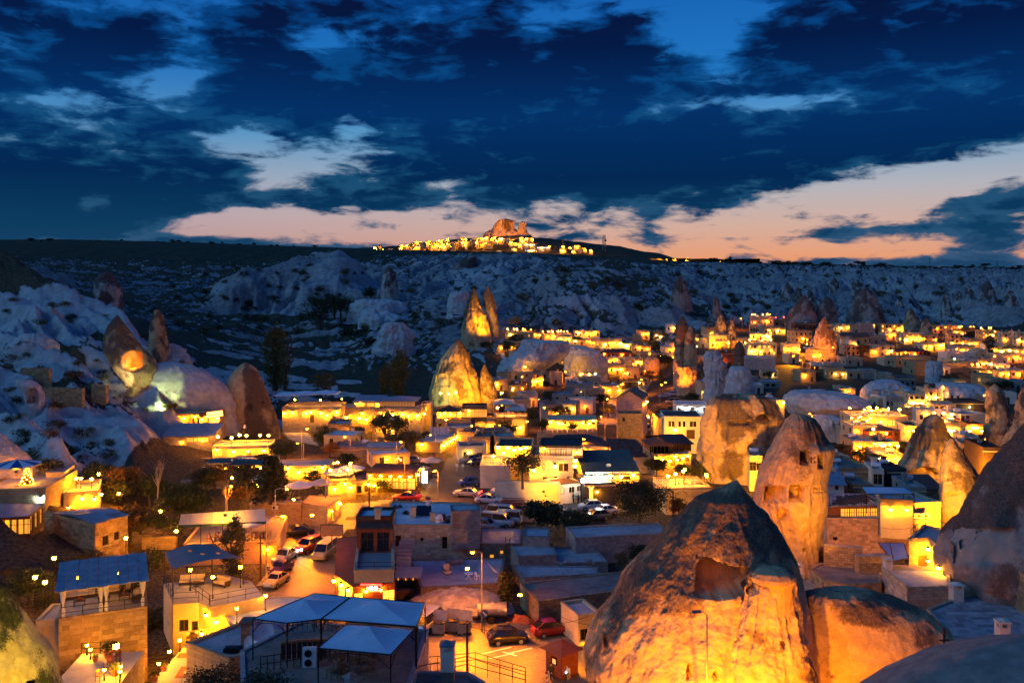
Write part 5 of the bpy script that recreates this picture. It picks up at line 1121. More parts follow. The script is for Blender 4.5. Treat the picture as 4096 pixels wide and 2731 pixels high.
person('person in dark clothes sitting under the pergola with phone',top(.72,.66,-.02),rzA,'sit','p_dark');person('person in dark top leaning back beside the pergola corner',top(.86,.68,-.02),rzA-.6,'sit','p_dark');person('person sitting low on the right sofa of the pergola',top(.9,.32,-.02),rzA-1.3,'sit','p_light')
for(fx,fy)in((.2,.5),(.68,.5)):MB().ball((0,0,0),.09).obj('hanging_bulb','bulb_soft',RP,lp(fx,fy,2.3))
bldg('low cream annex with an open dark doorway beside the mossy pyramid','Z1',[(270,1100),(440,1090)],-28.3,6,4,mat='plaster_cream',parapet=.1,roof='concrete',wins={0:[(.56,3.4,.95,2.1,'O')]},lamps=[(0,.1,3.0,'bulb_soft',.12)])
RT,Lt,_=bldg('low paved terrace with flower pots at the bottom edge','Z1',[(390,1590),(905,1568)],-30.4,4,6,mat='stone_warm',parapet=.0,roof='concrete')
tt=lambda fx,fy,z=0:RT.location+local_point(Lt,fx,fy,z)
def pot(label,loc,s=.35,plant='leaf_green',ph=1.0,group='potted plants'):
 R_=empty('potted_plant',loc);tag(R_,label,'plant',group)
 MB().lathe((0,0,0),[(s*.55,0),(s*.8,s*1.1),(s*.9,s*1.2),(s*.7,s*1.15),(.001,s)],10).obj('pot','terracotta',R_,smooth=True)
 place('foliage',crown_mesh('shrub',plant,7,260,.16),R_,(0,0,s*.9),0,(ph*.9,ph*.9,ph))
pot('tall leafy plant in a red clay urn on the low terrace',tt(.50,.82),.5,'leaf_dark',1.5);pot('small flowering plant in a clay pot on the low terrace',tt(.33,.72),.28,'leaf_green',.6);pot('leafy plant in a big clay pot at the terrace corner',tt(.83,.25),.42,'leaf_green',1.2)
for i,(fx,fy,kind)in enumerate(((.1,.95,'bulb'),(.22,.8,'bulb'),(.93,.2,'bulb'),(.98,.05,'bulb'),(.72,.12,'bulb'))):
 o=place('garden_lamp',postlamp_mesh(kind,.7,.12),None,tt(fx,fy));tag(o,('garden lamp by the annex wall','garden lamp beside the clay urn','garden lamp right of the corner pot','garden lamp lowest in the corner','garden lamp in front of the folding table')[i],'lamp','garden lamps')
for i,fy in enumerate((.1,.3,.5,.7)):
 o=place('wooden_chair',chair_mesh('wood_red'),None,tt(.66+.02*(i%2),fy),1.2+i);tag(o,'wooden chair %s on the low terrace'%('closest to the frame bottom','second from the frame bottom','third from the frame bottom','closest to the stone house')[i],'chair','terrace chairs')
railing_line('terrace_railing','black iron railing along the steps of the low terrace',[tt(.0,.98),tt(.3,.98),tt(.52,1.0)],.95);railing_line('terrace_railing','black iron railing between low terrace and stone house',[tt(.60,.98),tt(.97,.1)],.95)
g=PZ('Z1',875,1540,-29.5);R_=empty('lantern_post',g);tag(R_,'tall black lantern post in front of the big stone wall','lamp','courtyard lanterns')
MB().tube((0,0,-1.5),(0,0,2.3),.04,.03,6).obj('post','metal_black',R_);MB().box(-.14,.14,-.14,.14,2.35,2.7).obj('lantern','bulb',R_);MB().lathe((0,0,2.72),[(.22,0),(.001,.16)],4).obj('cap','metal_black',R_)
RC,Lc,_=bldg('courtyard floor with rugs between the cream house and stone house','Z1',[(1112,1590),(1430,1590)],-33,2,10,mat='stone_warm',parapet=0,roof='concrete',name='courtyard',cat='courtyard')
cc=lambda fx,fy,z=0:RC.location+local_point(Lc,fx,fy,z)
simple('rug_red',(.28,.09,.05),.95,.45,5)
for i,(fx,fy,w_,l_)in enumerate(((.35,.62,1.0,.5),(.72,.28,1.0,1.1))):
 R_=empty('rug',cc(fx,fy,.005),.1);tag(R_,('narrow patterned rug by the wall of the courtyard','square red patterned rug in the courtyard')[i],'rug','courtyard rugs')
 MB().box(-w_,w_,-l_,l_,0,.015).obj('border','rug_red',R_);MB().box(-w_*.8,w_*.8,-l_*.75,l_*.75,.016,.022).obj('field','terracotta',R_);MB().lathe((0,0,.023),[(l_*.5,0),(.001,.006)],8).obj('medallion','cushion',R_)
for i,(fx,fy)in enumerate(((.12,.80),(.28,.78),(.1,.95),(.26,.95))):
 o=place('cafe_chair',chair_mesh('wood_dark'),None,cc(fx,fy),i*1.6);tag(o,'dark wooden chair %s of the courtyard table'%('front left','front right','back left','back right')[i],'chair','courtyard chairs')
o=place('cafe_table',table_mesh('wood_dark'),None,cc(.19,.87));tag(o,'small square wooden table in the courtyard','table')
for i,(fx,fy)in enumerate(((.02,.45),(.04,.2),(.70,.55),(.02,.70))):
 o=place('garden_lamp',postlamp_mesh('bulb',.9 if i!=2 else 1.6,.14),None,cc(fx,fy));tag(o,('short lamp at the left wall of the courtyard','short lamp among plants at the courtyard edge','lamp post with a black foot in the courtyard middle','short lamp beside the courtyard chairs')[i],'lamp','courtyard lamps')
for i,(fx,fy,s)in enumerate(((.62,.80,.4),(.82,.82,.4),(.05,.3,.35),(.06,.1,.35),(.88,.6,.25),(.45,.98,.3))):
 pot('%s in the courtyard'%('round white-flowered pot plant at the cream wall','leafy pot plant at the cream corner','pot plant against the stone wall','pot plant lowest against the stone wall','little pot plant near the lamp foot','pot plant at the back wall')[i],cc(fx,fy),s,'leaf_dark',.9)
RS,Ls,_=bldg('cream terrace house under the grey sail','Z1',[(1305,970),(1500,958),(1585,990),(1990,912),(1900,800),(1700,745),(1235,815)],-29.8,3.6,mat='plaster_cream',roof='concrete',parapet=.0,wins={0:[(.42,1.0,.85,1.1,'d'),(.85,1.0,.6,.9,'d')],6:[(.6,1.1,.5,1.3,'d')]},lamps=[(1,.9,2.9,'bulb',.16),(2,.1,2.2,'bulb',.16),(1,.5,1.0,'bulb',.16),(2,.05,.8,'bulb',.16)])
def postlamp(label,w,x,y,z,h=1.8,kind='bulb',r=.17,group='terrace lamps'):
 o=place('post_lamp',postlamp_mesh(kind,h,r),None,PZ(w,x,y,z));tag(o,label,'lamp',group)
for(x,y,l)in((1437,868,'lamp post at the inner terrace corner under the sail'),(1606,925,'lamp post in front of the terrace day bed'),(1815,845,'lamp post at the right corner of the sail terrace')):postlamp(l,'Z1',x,y,-29.8,1.9,'bulb_soft',.16)
for(a,l)in(([(1430,868),(1580,975)],'iron railing by the terrace stairs'),([(1585,985),(1985,908)],'iron railing along the terrace front'),([(1500,955),(1305,965),(1238,818)],'iron railing at the left terrace edge')):
 railing_line('terrace_railing',l,[PZ('Z1',x,y,-29.8)for(x,y)in a],1.0)
sofa('cream cushioned bench under the grey sail',PZ('Z1',1450,815,-29.8),.18,2.4);sofa('slanted cushioned day bed under the grey sail',PZ('Z1',1672,830,-29.8),-.5,1.7)
o=place('coffee_table',table_mesh('wood_dark'),None,PZ('Z1',1480,835,-29.8),0,(.8,.6,.6));tag(o,'low dark table in front of the cushioned bench','table')
R_=empty('sail_canopy',PZ('Z1',1315,940,-29.8));tag(R_,'grey stretched sail with three round holes on timber posts','canopy')
cn=[PZ('Z1',1305,705,-27.2),PZ('Z1',1835,622,-27.2),PZ('Z1',1600,515,-27.0),PZ('Z1',1243,582,-27.2)];cn=[c-R_.location for c in cn]
n=40;V3=np.zeros((n+1,n+1,3))
for i in range(n+1):
 for j in range(n+1):
  u,v=i/n,j/n;p_=cn[0].lerp(cn[1],v).lerp(cn[3].lerp(cn[2],v),u);p_.z+=.35*math.sin(math.pi*v)-.15*math.sin(math.pi*u)
  V3[i,j]=p_
me=MB();idx=lambda i,j:i*(n+1)+j
me.v=[tuple(p_)for p_ in V3.reshape(-1,3)]
for i in range(n):
 for j in range(n):
  u,v=(i+.5)/n,(j+.5)/n
  if min(math.hypot((u-a)*1.0,(v-c)*1.4)for a,c in((.72,.42),(.45,.55),(.42,.80)))<.052:continue
  me.f.append((idx(i,j),idx(i,j+1),idx(i+1,j+1),idx(i+1,j)));me.m.append(0)
me.obj('sail','canvas_grey',R_,smooth=True)
for c in cn:MB().tube((c.x,c.y,-.1),c+Vector((0,0,.05)),.08,.08,6).obj('post','wood_dark',R_)
bldg('low pale flat terrace behind the blue canopies','Z1',[(1735,1140),(2200,1060),(2330,920),(2076,915),(1660,992)],-31,3.2,mat='plaster_cream',roof='roof_white',parapet=.12)
for(x,y,l)in((1787,1120,'lantern post at the stair head of the pale terrace'),(2005,1020,'lantern post in the middle of the pale terrace')):postlamp(l,'Z1',x,y,-31,1.3,'bulb_soft',.15)
RO,Lo,_=bldg('old stone house with crooked rusty sheet roof','Z1',[(715,362),(965,300),(690,250),(408,292)],-29,5.2,mat='stone_old',parapet=0,roof='roof_earth',wins={0:[(.32,2.2,.85,1.2,'d'),(.66,2.5,.7,1.0,'d')],3:[(.24,.0,.95,2.0,'D')]},blocks=[(0,.40,.62,'block_old',.4,4.7),(3,.42,.8,'block_old',.2,4.6)])
for i in range(4):
 for j in range(4):
  a0,a1,b0,b1=i/4-.04,(i+1)/4+.03,j/4-.03,(j+1)/4+.03;s=MB();dz=.05+.05*((i*3+j*5)%4)
  L4=[Lo[0],Lo[1],Lo[2],Lo[3]]
  pts4=[local_point(L4,u,v)for(u,v)in((a0,b0),(a1,b0),(a1,b1),(a0,b1))]
  pts4=[Vector((p_.x,p_.y,5.2+dz+.35*(1-abs(2*((u_))-1))))for p_,u_ in zip(pts4,(b0,b0,b1,b1))]
  up=Vector((0,0,-.05));s.quad(*pts4);s.quad(*[p_+up for p_ in pts4[::-1]])
  for k in range(4):s.quad(pts4[k]+up,pts4[(k+1)%4]+up,pts4[(k+1)%4],pts4[k])
  s.obj('roof_sheet','plank',RO)
bldg('base storey of the glazed hillside restaurant, orange plaster','Z1',[(-160,440),(216,452),(328,392),(-160,372)],-30.7,5,mat='plaster_orange',roof='concrete',parapet=.15,lamps=[(0,.45,1.2,'bulb',.2),(0,.7,2.2,'bulb_soft',.14)],wins={0:[(.62,2.2,.8,1.2,'m')]})
RG,Lg,_=bldg('glazed dining room with grey sheet roof at the left edge','Z1',[(-160,325),(210,306),(336,214),(-160,206)],-27.9,2.7,mat='wood_red',roof='metal_roof',parapet=0,sills=False,wins={0:[(f,.5,1.4,1.9,'l')for f in(.5,.64,.78,.92)],1:[(.2,.5,1.1,1.9,'l'),(.5,.5,1.1,1.9,'l'),(.8,.5,1.1,1.9,'l')]},frame='wood_dark')
def text(parent,s,loc,rot,size,mat,ext=.02,align='CENTER'):
 c=bpy.data.curves.new('lettering','FONT');c.body=s;c.size=size;c.extrude=ext;c.align_x=align;c.align_y='CENTER'
 t_=bpy.data.objects.new('lettering',c);me=bpy.data.meshes.new_from_object(t_);me.materials.clear();me.materials.append(MATS[mat]);bpy.data.objects.remove(t_)
 o=bpy.data.objects.new('lettering',me);o.location=loc;o.rotation_euler=rot;return link(o,parent)
a,c=PZ('Z1',222,468,-31.2),PZ('Z1',322,402,-31.2);R_=empty('hotel_sign',a.lerp(c,.5));tag(R_,'glowing board with dark HOTEL letters on the balcony edge of the glazed restaurant','sign')
ang=math.atan2(c.y-a.y,c.x-a.x);L=(c-a).length
MB().box(-L/2,L/2,-.0,.08,-.35,.35).obj('panel','pane_bright',R_).rotation_euler=(0,0,ang)
text(R_,'HOTEL',(.12*math.sin(ang),-.12*math.cos(ang),0),(math.pi/2,0,ang),.75,'wood_dark')
bldg('stone retaining terrace with the striped umbrella','Z1',[(-160,122),(342,108)],-27.3,6,12,mat='stone_warm',roof='concrete',parapet=.3,lamps=[(0,.93,4.9,'bulb_cool',.2),(0,.6,1,'bulb_soft',.15)],blocks=[(0,.55,.8,'block_warm',1.6,4)])
bldg('yellow-lit stair house behind the stone terrace','Z1',[(345,-20),(485,-25)],-26.6,7,5,mat='plaster_cream',parapet=.1,wins={0:[(.45,4.2,.8,1.0,'d')]},lamps=[(0,.12,5.2,'bulb',.22),(0,.22,4.4,'bulb',.2),(0,.62,3.0,'bulb',.2),(0,.85,3.6,'bulb',.2),(0,.5,2.2,'bulb',.2)])
bldg('yellow-lit plaster house with roof terrace left of the dark garden','Z1',[(478,148),(738,128)],-29.3,5,8,mat='plaster_cream',parapet=.35,roof='concrete',lamps=[(0,.15,3.2,'bulb',.2),(0,.55,4.4,'bulb',.2),(1,.3,4.2,'bulb',.2),(0,.9,4.2,'bulb',.2)])
parasol('blue and white striped umbrella on the left stone terrace',PZ('M1',130,1400,-27.3),3.0,3.6,'canvas_white',None,12,'plastic_blue')
for i,(x,y)in enumerate(((575,95),(610,95),(690,100),(745,60))):postlamp('globe lamp %s on the yellow plaster house roof'%('leftmost','second from left','third from left','at the back corner')[i],'Z1',x,y,-29.0,1.2,'bulb',.2,'roof lamps')
R_=empty('light_tree',PZ('M1',205,1380,-27.2));tag(R_,'cone of fairy lights standing under the striped umbrella','light tree');MB().lathe((0,0,0),[(.8,0),(.05,2.6)],8).obj('frame','leaf_dark',R_)
for i in range(40):
 t=i/40;r=.82*(1-t);o=place('fairy_bulb',cached('fb',lambda:MB().ball((0,0,0),.05,0,6).mesh('fairy_bulb',['bulb_far'])),R_,(r*math.cos(i*2.4),r*math.sin(i*2.4),2.6*t))
bldg('retaining wall and dining terrace under the long awning, orange lit','Z1',[(1385,528),(2090,500)],-32.0,3.0,12,mat='plaster_orange',roof='paving',parapet=.2,lamps=[(0,.9,2.2,'bulb_orange',.16)])
R_=empty('awning',PZ('Z1',1360,380,-29.6));tag(R_,'long cream awning with scalloped green edge over the diners','awning')
a,b_,c,d_=[PZ('Z1',*t_)-R_.location for t_ in((1350,372,-29.4),(2005,345,-29.4),(2003,250,-28.2),(1365,292,-28.2))]
n=8
for i in range(n):
 f0,f1=i/n,(i+1)/n-.002;s=MB();s.quad(a.lerp(b_,f0),a.lerp(b_,f1),d_.lerp(c,f1),d_.lerp(c,f0));s.obj('awning_panel','canvas_cream',R_)
 s=MB();p0,p1=a.lerp(b_,f0),a.lerp(b_,f1);s.quad(p0,p1,p1-Vector((0,0,.35)),p0-Vector((0,0,.35)));s.obj('valance','roof_green',R_)
for f in(0,.25,.5,.75,1):p_=a.lerp(b_,f);MB().tube((p_.x,p_.y,p_.z-2.6),p_,.05,.05,5).obj('post','metal_black',R_);MB().ball((0,0,0),.16).obj('hanging_lamp','bulb',R_,a.lerp(c,.5).lerp(b_.lerp(d_,.5),.0)*1.0+(b_-a)*(f-.5)*.8-Vector((0,0,.7)))
parasol('large white octagonal parasol beside the long awning',PZ('Z1',1895,480,-32),2.3,2.9)
for i,(x,y)in enumerate(((1930,470),(1700,490),(1620,500),(1850,500),(1990,470))):
 o=place('dining_table',table_mesh('wood_dark'),None,PZ('Z1',x,y,-32));tag(o,'dining table %s'%('under the white parasol','left of the cypress','farthest left on the awning terrace','close to the cypress tip','at the right end of the awning terrace')[i],'table','awning terrace tables')
 for k,(dx_,dy_,r_)in enumerate(((-.7,0,1.57),(.7,0,-1.57))):
  o=place('dining_chair',chair_mesh('wood_red'),None,PZ('Z1',x,y,-32)+Vector((dx_,dy_,0)),r_);tag(o,'red-brown dining chair on the awning terrace','chair','awning terrace chairs')
treeat('narrow dark cypress in front of the awning terrace','Z1',1762,770,325,103,kind='poplar',mat='leaf_olive',wid=1.5,n=2600,leaf=.045)
treeat('bright green tree lit from the garden restaurant','Z1',1365,420,30,122,mat='leaf_green',wid=1.05,n=3800,leaf=.06)
treeat('pale leafless tree with forked limbs','Z1',1190,230,-190,132,bare=True,wid=.6);treeat('second leafless tree beside the rubble bank','Z1',1715,260,30,130,bare=True,wid=.7)
treeat('small dark tree left of the bare forked tree','Z1',870,250,-20,134,mat='leaf_dark',wid=1.3);treeat('dark round tree behind the yellow plaster house','Z1',1020,190,10,140,mat='leaf_dark',wid=1.3);treeat('dark tree above the rubble bank','Z1',1545,140,-60,137,mat='leaf_dark',wid=1.2);treeat('tall dark conifer at the terrace lamps','Z1',2040,200,-150,128,kind='fir',mat='leaf_dark',wid=1.3,n=2200);treeat('broad dark tree left of the conifer','Z1',1870,170,-80,133,mat='leaf_dark',wid=1.1)
for i,(x,y,hgt)in enumerate(((1060,430,190),(1180,400,150),(1290,430,170),(560,660,80),(420,690,120),(250,770,90),(130,860,130),(60,760,80),(400,950,160),(1130,700,200),(330,1010,120))):
 treeat('%s'%('lit hedge shrub left of the green tree','lit hedge shrub under the green tree','lit hedge shrub by the garden path','bush on the wall behind the pergola','brown bush beside the pergola roof','bush above the left garden','shrub in the left garden','shrub at the left picture edge','small conifer left of the pergola','reddish creeper between pergola and sail','bush by the red garden lamps')[i],'Z1',x,y,y-hgt,None if i>2 else 116,kind='shrub',mat=['leaf_olive','leaf_green','leaf_dark','leaf_autumn'][i%4],wid=1.3,n=700,leaf=.10,name='shrub',cat='shrub',group='garden shrubs')
for i,(x,y,z_,l)in enumerate(((897,258,-33,'garden lamp above the old stone house roof'),(970,480,-33.6,'lamp post at the corner of the old stone house'),(408,800,-30,'lamp post behind the pergola'),(1330,560,-33.5,'lamp post by the brown lattice'),(950,620,-33,'low lamp under the old stone house'),(340,1000,-29.5,'lantern among the left garden plants'),(265,960,-29.5,'lantern at the far left of the garden'),(1210,400,-33.5,'garden lamp under the green tree'),(1752,130,-33,'lamp by the arch behind the bare trees'),(1945,190,-33.2,'lamp right of the dark trees'),(2040,215,-33.2,'lamp beside the conifer'))):postlamp(l,'Z1',x,y,z_,2.2,'bulb',.2,'garden post lamps')
R_=empty('garden_wall',PZ('Z1',1070,470,-32.6));tag(R_,'lit garden wall with wooden pergola bar under the green tree','wall')
p0,p1=Vector((0,0,0)),PZ('Z1',1335,455,-32.6)-R_.location;u=(p1-p0).normalized();nn=Vector((-u.y,u.x,0))
wm=MB();wm.quad(p0-Vector((0,0,2)),p1-Vector((0,0,2)),p1,p0);wm.quad(p0,p1,p1+nn*.4,p0+nn*.4);wm.quad(p1+nn*.4-Vector((0,0,2)),p0+nn*.4-Vector((0,0,2)),p0+nn*.4,p1+nn*.4);wm.obj('wall','stone_warm',R_);MB().box(0,p1.length,-.5,-.3,.5,.65).obj('beam','wood_mid',R_).rotation_euler=(0,0,math.atan2(u.y,u.x))
# B. foreground terrace with the blue canopies
RB,Lb,_=bldg('dark roof terrace building under the blue canopies','Z2',[(-60,1660),(1185,1660),(1345,1172),(380,1112),(-70,1330)],-25.6,10,mat='plaster_grey',roof='roof_earth',parapet=.15,blocks=[(1,.45,.8,'block_pale',5.5,4.3)])
def canopy(label,w,pts,z,peak,drop=2.6,mat='canvas_blue'):
 pw=[PZ(w,x,y,z)for(x,y)in pts];R_=empty('canopy',pw[0]-Vector((0,0,drop)));tag(R_,label,'canopy','blue terrace canopies')
 L=[p_-R_.location for p_ in pw];C=sum(L,Vector((0,0,0)))/len(L);C.z+=peak;N=len(L)
 for i in range(N):
  a,c=L[i],L[(i+1)%N];s=MB();K=8
  for r in range(K):
   t0,t1=r/K,(r+1)/K
   f=lambda p_,t:Vector((p_.x+(C.x-p_.x)*t,p_.y+(C.y-p_.y)*t,p_.z+(C.z-p_.z)*(t**1.7)))
   s.quad(f(a,t0),f(c,t0),f(c,t1),f(a,t1))
  s.obj('canopy_panel',mat,R_,smooth=True)
 em=MB();em.path(L+[L[0]],.05,5);em.obj('frame','metal_black',R_)
 for i in range(N):
  a,c=L[i],L[(i+1)%N];sm=MB();pl=[]
  for k in range(13):f=k/12;p_=a.lerp(c,f);pl.append(Vector((p_.x,p_.y,p_.z-.15-.75*abs(2*f-1)**3)))
  sm.path(pl,.025,4)
  for k in range(3):
   for s_ in(0,1):
    ctr=a.lerp(c,(.06+.05*k)if s_==0 else(.94-.05*k));u=(c-a).normalized();r=.18-.04*k
    sm.path([ctr+u*math.cos(t)*r+Vector((0,0,-.30+math.sin(t)*r))for t in np.linspace(0,6.28,9)],.015,3)
  sm.obj('scrollwork','metal_black',R_)
 for p_ in L:MB().tube((p_.x,p_.y,-.2),p_,.05,.05,6).obj('post','metal_black',R_)
 return R_
canopy('left blue canopy with a scrolled front arch','Z2',[(22,1080),(280,1112),(535,1082),(752,918),(484,888)],-22.6,.75)
canopy('right blue canopy, the largest, behind the front one','Z2',[(540,1082),(1258,1138),(1323,962),(762,916)],-22.6,.75)
canopy('front blue canopy, lowest of the three','Z2',[(515,1300),(1062,1350),(1250,1146),(738,1106)],-22.9,.8)
R_=empty('bar_counter',PZ('Z2',235,1390,-25.5));tag(R_,'curved dark wooden bar counter under the left canopy','bar counter')
for i in range(9):
 a0=i*.17;p_=Vector((1.9*i*.17*1.05,.5*math.sin(a0*1.4),0));MB().box(0,.30,-.05,.05,0,1.1).obj('plank','wood_dark',R_,p_).rotation_euler=(0,0,.5*math.cos(a0*1.4))
MB().path([Vector((1.9*i*.17*1.05,.5*math.sin(i*.17*1.4),1.13))for i in range(10)],.12,5).obj('counter_top','wood_mid',R_)
def acunit(label,loc,rz=0,s=1.0,two=False):
 R_=empty('air_conditioner',loc,rz);tag(R_,label,'air conditioner','air conditioners');h=1.3 if two else .65
 MB().box(-.45*s,.45*s,-.18,.18,0,h*s).obj('casing','metal_white',R_)
 for k in range(2 if two else 1):MB().tube((-.08*s,-.19,(.33+.63*k)*s),(-.08*s,-.215,(.33+.63*k)*s),.25*s,.25*s,14).obj('fan_grille','metal_black',R_)
acunit('big white double-fan air conditioner below the front canopy',PZ('Z2',450,1440,-25.6),.1,1.0,True)
def dishat(label,loc,r=.6,rz=0):
 R_=empty('satellite_dish',loc,rz);tag(R_,label,'satellite dish','satellite dishes')
 MB().tube((0,0,0),(0,0,r*1.3),.05,.05,6).obj('mast','metal_grey',R_)
 dm=MB();dm.lathe((0,0,0),[(.001,0),(r*.4,.03),(r*.75,.11),(r,.22)],16)
 o=dm.obj('reflector','metal_white',R_,(0,0,r*1.4),smooth=True);o.rotation_euler=(math.radians(62),0,0);MB().tube((0,-.1,r*1.1),(0,-r*.9,r*1.75),.02,.02,4).obj('feed_arm','metal_grey',R_)
dishat('largest satellite dish on the roof left of the canopies',PZ('Z2',85,1290,-27),.85,.5);dishat('small dish on the dark roof corner',PZ('Z1',1900,1340,-27.4),.55,-.3);dishat('tilted pinkish dish under the left canopy',PZ('Z2',210,1200,-26.5),.6,.8)
railing_line('terrace_railing','iron railing round the canopy terrace front',[PZ('Z2',*t_,-25.5)for t_ in((80,1480),(480,1420),(720,1330))],1.0,step=.4);railing_line('terrace_railing','curly iron railing behind the bar',[PZ('Z2',*t_,-25.5)for t_ in((250,1190),(470,1150),(680,1190))],1.0,step=.35)
for i,(x,y)in enumerate(((870,1450),(930,1420),(700,1500),(780,1480),(900,1530),(620,1530))):
 o=place('wicker_chair',chair_mesh('wood_mid'),None,PZ('Z2',x,y,-25.5),i*1.1,1.25);tag(o,'wicker chair %s under the front canopy'%('right of the middle table','behind the middle table','left of the front table','between the two tables','closest to the bottom edge','farthest left')[i],'chair','canopy terrace chairs')
for i,(x,y)in enumerate(((830,1400),(660,1470))):
 o=place('terrace_table',table_mesh('wood_dark'),None,PZ('Z2',x,y,-25.5),0,1.2);tag(o,('table among wicker chairs at the canopy middle','table at the front left of the canopy')[i],'table','canopy terrace tables')
bldg('flat blue-grey roof house with dish left of the canopies','Z1',[(1408,1275),(1735,1395),(2110,1250),(2080,1082),(1845,1110)],-27.6,8,mat='stone_warm',roof='roof_concrete',parapet=.2,blocks=[(4,.42,.75,'block_warm',3,4.8)])
MB_=MB().box(-.45,.45,-.45,.45,0,1.9).box(-.55,.55,-.55,.55,1.95,2.1);tag(MB_.obj('chimney','stone_dark',None,PZ('Z1',1875,1290,-27.6)),'dark square chimney beside the satellite dish','chimney')
tag(MB().box(-.6,.6,-.4,.4,0,.25).box(-.45,.45,-.28,.28,.255,.3).obj('roof_hatch','metal_black',None,PZ('Z1',1755,1320,-27.5)),'dark roof hatch on the blue-grey roof','roof hatch')
treeat('dark leafy bush at the bottom edge beside the blue-grey roof','Z1',1650,1640,1400,62,kind='shrub',mat='leaf_dark',wid=2.0,n=2600,leaf=.06,name='shrub',cat='shrub');treeat('dark bush under the canopy terrace corner','Z2',120,1660,1420,56,kind='shrub',mat='leaf_dark',wid=1.6,n=1800,leaf=.07,name='shrub',cat='shrub')
bldg('low grey roof cut by the bottom edge below the road','Z2',[(1000,1700),(1950,1700),(1660,1500),(1140,1490)],-26.2,8,mat='plaster_grey',roof='roof_earth',parapet=.2)
R_=empty('chimney',PZ('Z2',1490,1600,-26.2));tag(R_,'tall white chimney with a blackened foot in the foreground','chimney')
MB().box(-.45,.45,-.45,.45,-.5,1.2).obj('foot','stone_dark',R_);MB().box(-.44,.44,-.44,.44,1.2,2.5).obj('shaft','plaster_white',R_)
for(x,y)in((-.34,-.34),(.34,-.34),(-.34,.34),(.34,.34)):MB().box(x-.1,x+.1,y-.1,y+.1,2.5,2.85).obj('post','plaster_white',R_)
MB().lathe((0,0,2.85),[(.72,0),(.72,.06),(.001,.28)],4).obj('cap','metal_grey',R_).rotation_euler=(0,0,math.pi/4)
R_=empty('chimney',PZ('Z2',760,1640,-25.6));tag(R_,'squat capped vent at the bottom edge under the front canopy','chimney');MB().box(-.35,.35,-.35,.35,0,1.0).obj('shaft','plaster_grey',R_);MB().lathe((0,0,1.05),[(.6,0),(.001,.3)],4).obj('cap','metal_grey',R_)
railing_line('roof_railing','thin iron railing along the bottom edge of the road',[PZ('Z2',*t_,-27.0)for t_ in((1270,1560),(1640,1480),(1700,1500),(2076,1600))],1.1,step=.9);railing_line('road_railing','iron railing between road and roofs at the bottom',[PZ('Z2',*t_,-29.5)for t_ in((1290,1480),(1540,1460),(1700,1440),(2080,1560))],1.1,step=1.0)
# C. red-roofed shop with roof terrace
RR,Lr,_=bldg('brightly lit shop under a red-brown roof','Z2',[(775,838),(1095,806),(1085,480),(800,462),(655,470),(640,745)],-31,3.4,mat='wood_red',roof='roof_redbrown',parapet=0,sills=False,wins={0:[(.14,.3,1.0,2.4,'b'),(.48,.2,1.6,1.2,'b'),(.85,.1,1.3,2.6,'b')],5:[(.35,.2,2.0,2.6,'b'),(.75,.2,1.8,2.6,'b')]},lamps=[(0,.3,2.9,'bulb',.14),(0,.65,2.9,'bulb',.14),(5,.1,2.9,'bulb',.18),(5,.5,3.0,'bulb',.18),(5,.9,3.0,'bulb',.18)])
R_=empty('shop_sign',PZ('Z2',920,835,-31.3)+Vector((0,-.5,0)));tag(R_,'red neon sign box above the shop front','sign');MB().box(-1.1,1.1,0,.15,-.38,.38).obj('box','sign_red',R_);MB().box(-.95,.95,-.03,-.01,-.25,.25).obj('panel','roof_redbrown',R_);[MB().tube((x_,-.04,0),(x_,-.06,0),.2,.2,12).obj('white_disc','sign_white',R_)for x_ in(-.5,0,.5)]
RU,Lu,_=bldg('tiled roof terrace projecting above the red roof','Z2',[(785,735),(1088,728),(1080,520),(812,522)],-29.1,1.0,low=-.02,mat='plaster_cream',roof='paver',parapet=.35)
railing_line('terrace_railing','thin railing on the tiled roof terrace',[PZ('Z2',*t_,-28.8)for t_ in((795,715),(1080,712))],.8)
bldg('timber-framed roof room with glass doors above the shop','Z2',[(815,402),(1065,398)],-26.5,2.6,5,low=-.02,mat='wood_red',roof='roof_brown',parapet=0,sills=False,wins={0:[(.28,.1,1.4,2.1,'d'),(.76,.1,1.3,2.1,'d')]})
bldg('tile-floored roof deck with a white chimney over the roof room','Z2',[(803,330),(1074,328)],-25.8,.5,4.2,low=-.02,mat='roof_brown',roof='roof_white',parapet=.35);
R_=empty('roof_skirt',PZ('Z2',800,395,-26.4));tag(R_,'dark red sloping eave round the roof deck','eave')
a,b_,c,d_=[PZ('Z2',*t_)-R_.location for t_ in((795,398,-26.4),(1080,396,-26.4),(1074,334,-25.95),(803,336,-25.95))];s=MB();s.quad(a,b_,c,d_);s.quad(a-Vector((0,0,.12)),b_-Vector((0,0,.12)),b_,a);s.obj('eave_sheet','roof_brown',R_)
tag(MB().box(-.3,.3,-.3,.3,0,1.0).box(-.4,.4,-.4,.4,1.02,1.15).obj('chimney','plaster_cream',None,PZ('Z2',965,325,-25.7)),'small cream chimney on the tiled roof deck','chimney')
for(x,l)in((818,'left'),(1052,'right')):tag(MB().box(-.12,.12,-.12,.12,0,2.6).box(-.2,.2,-.2,.2,2.3,2.5).obj('timber_post','wood_dark',None,PZ('Z2',x,560,-29.05)),'%s timber post carrying the roof deck'%l,'post')
sofa('wooden bench with cushions on the roof terrace',PZ('Z2',950,530,-29.05),0,1.4)
R_=empty('staircase',PZ('Z2',1095,735,-32));tag(R_,'narrow grey stairs behind the roof terrace','staircase')
for i in range(9):MB().box(0,1.6,i*.45,i*.45+.5,i*.28-.3,i*.28+.2).obj('step','roof_concrete',R_)
R_=empty('market_stall',PZ('Z2',1095,940,-34.3));tag(R_,'small stall with ragged canvas awning beside the lit shop','market stall')
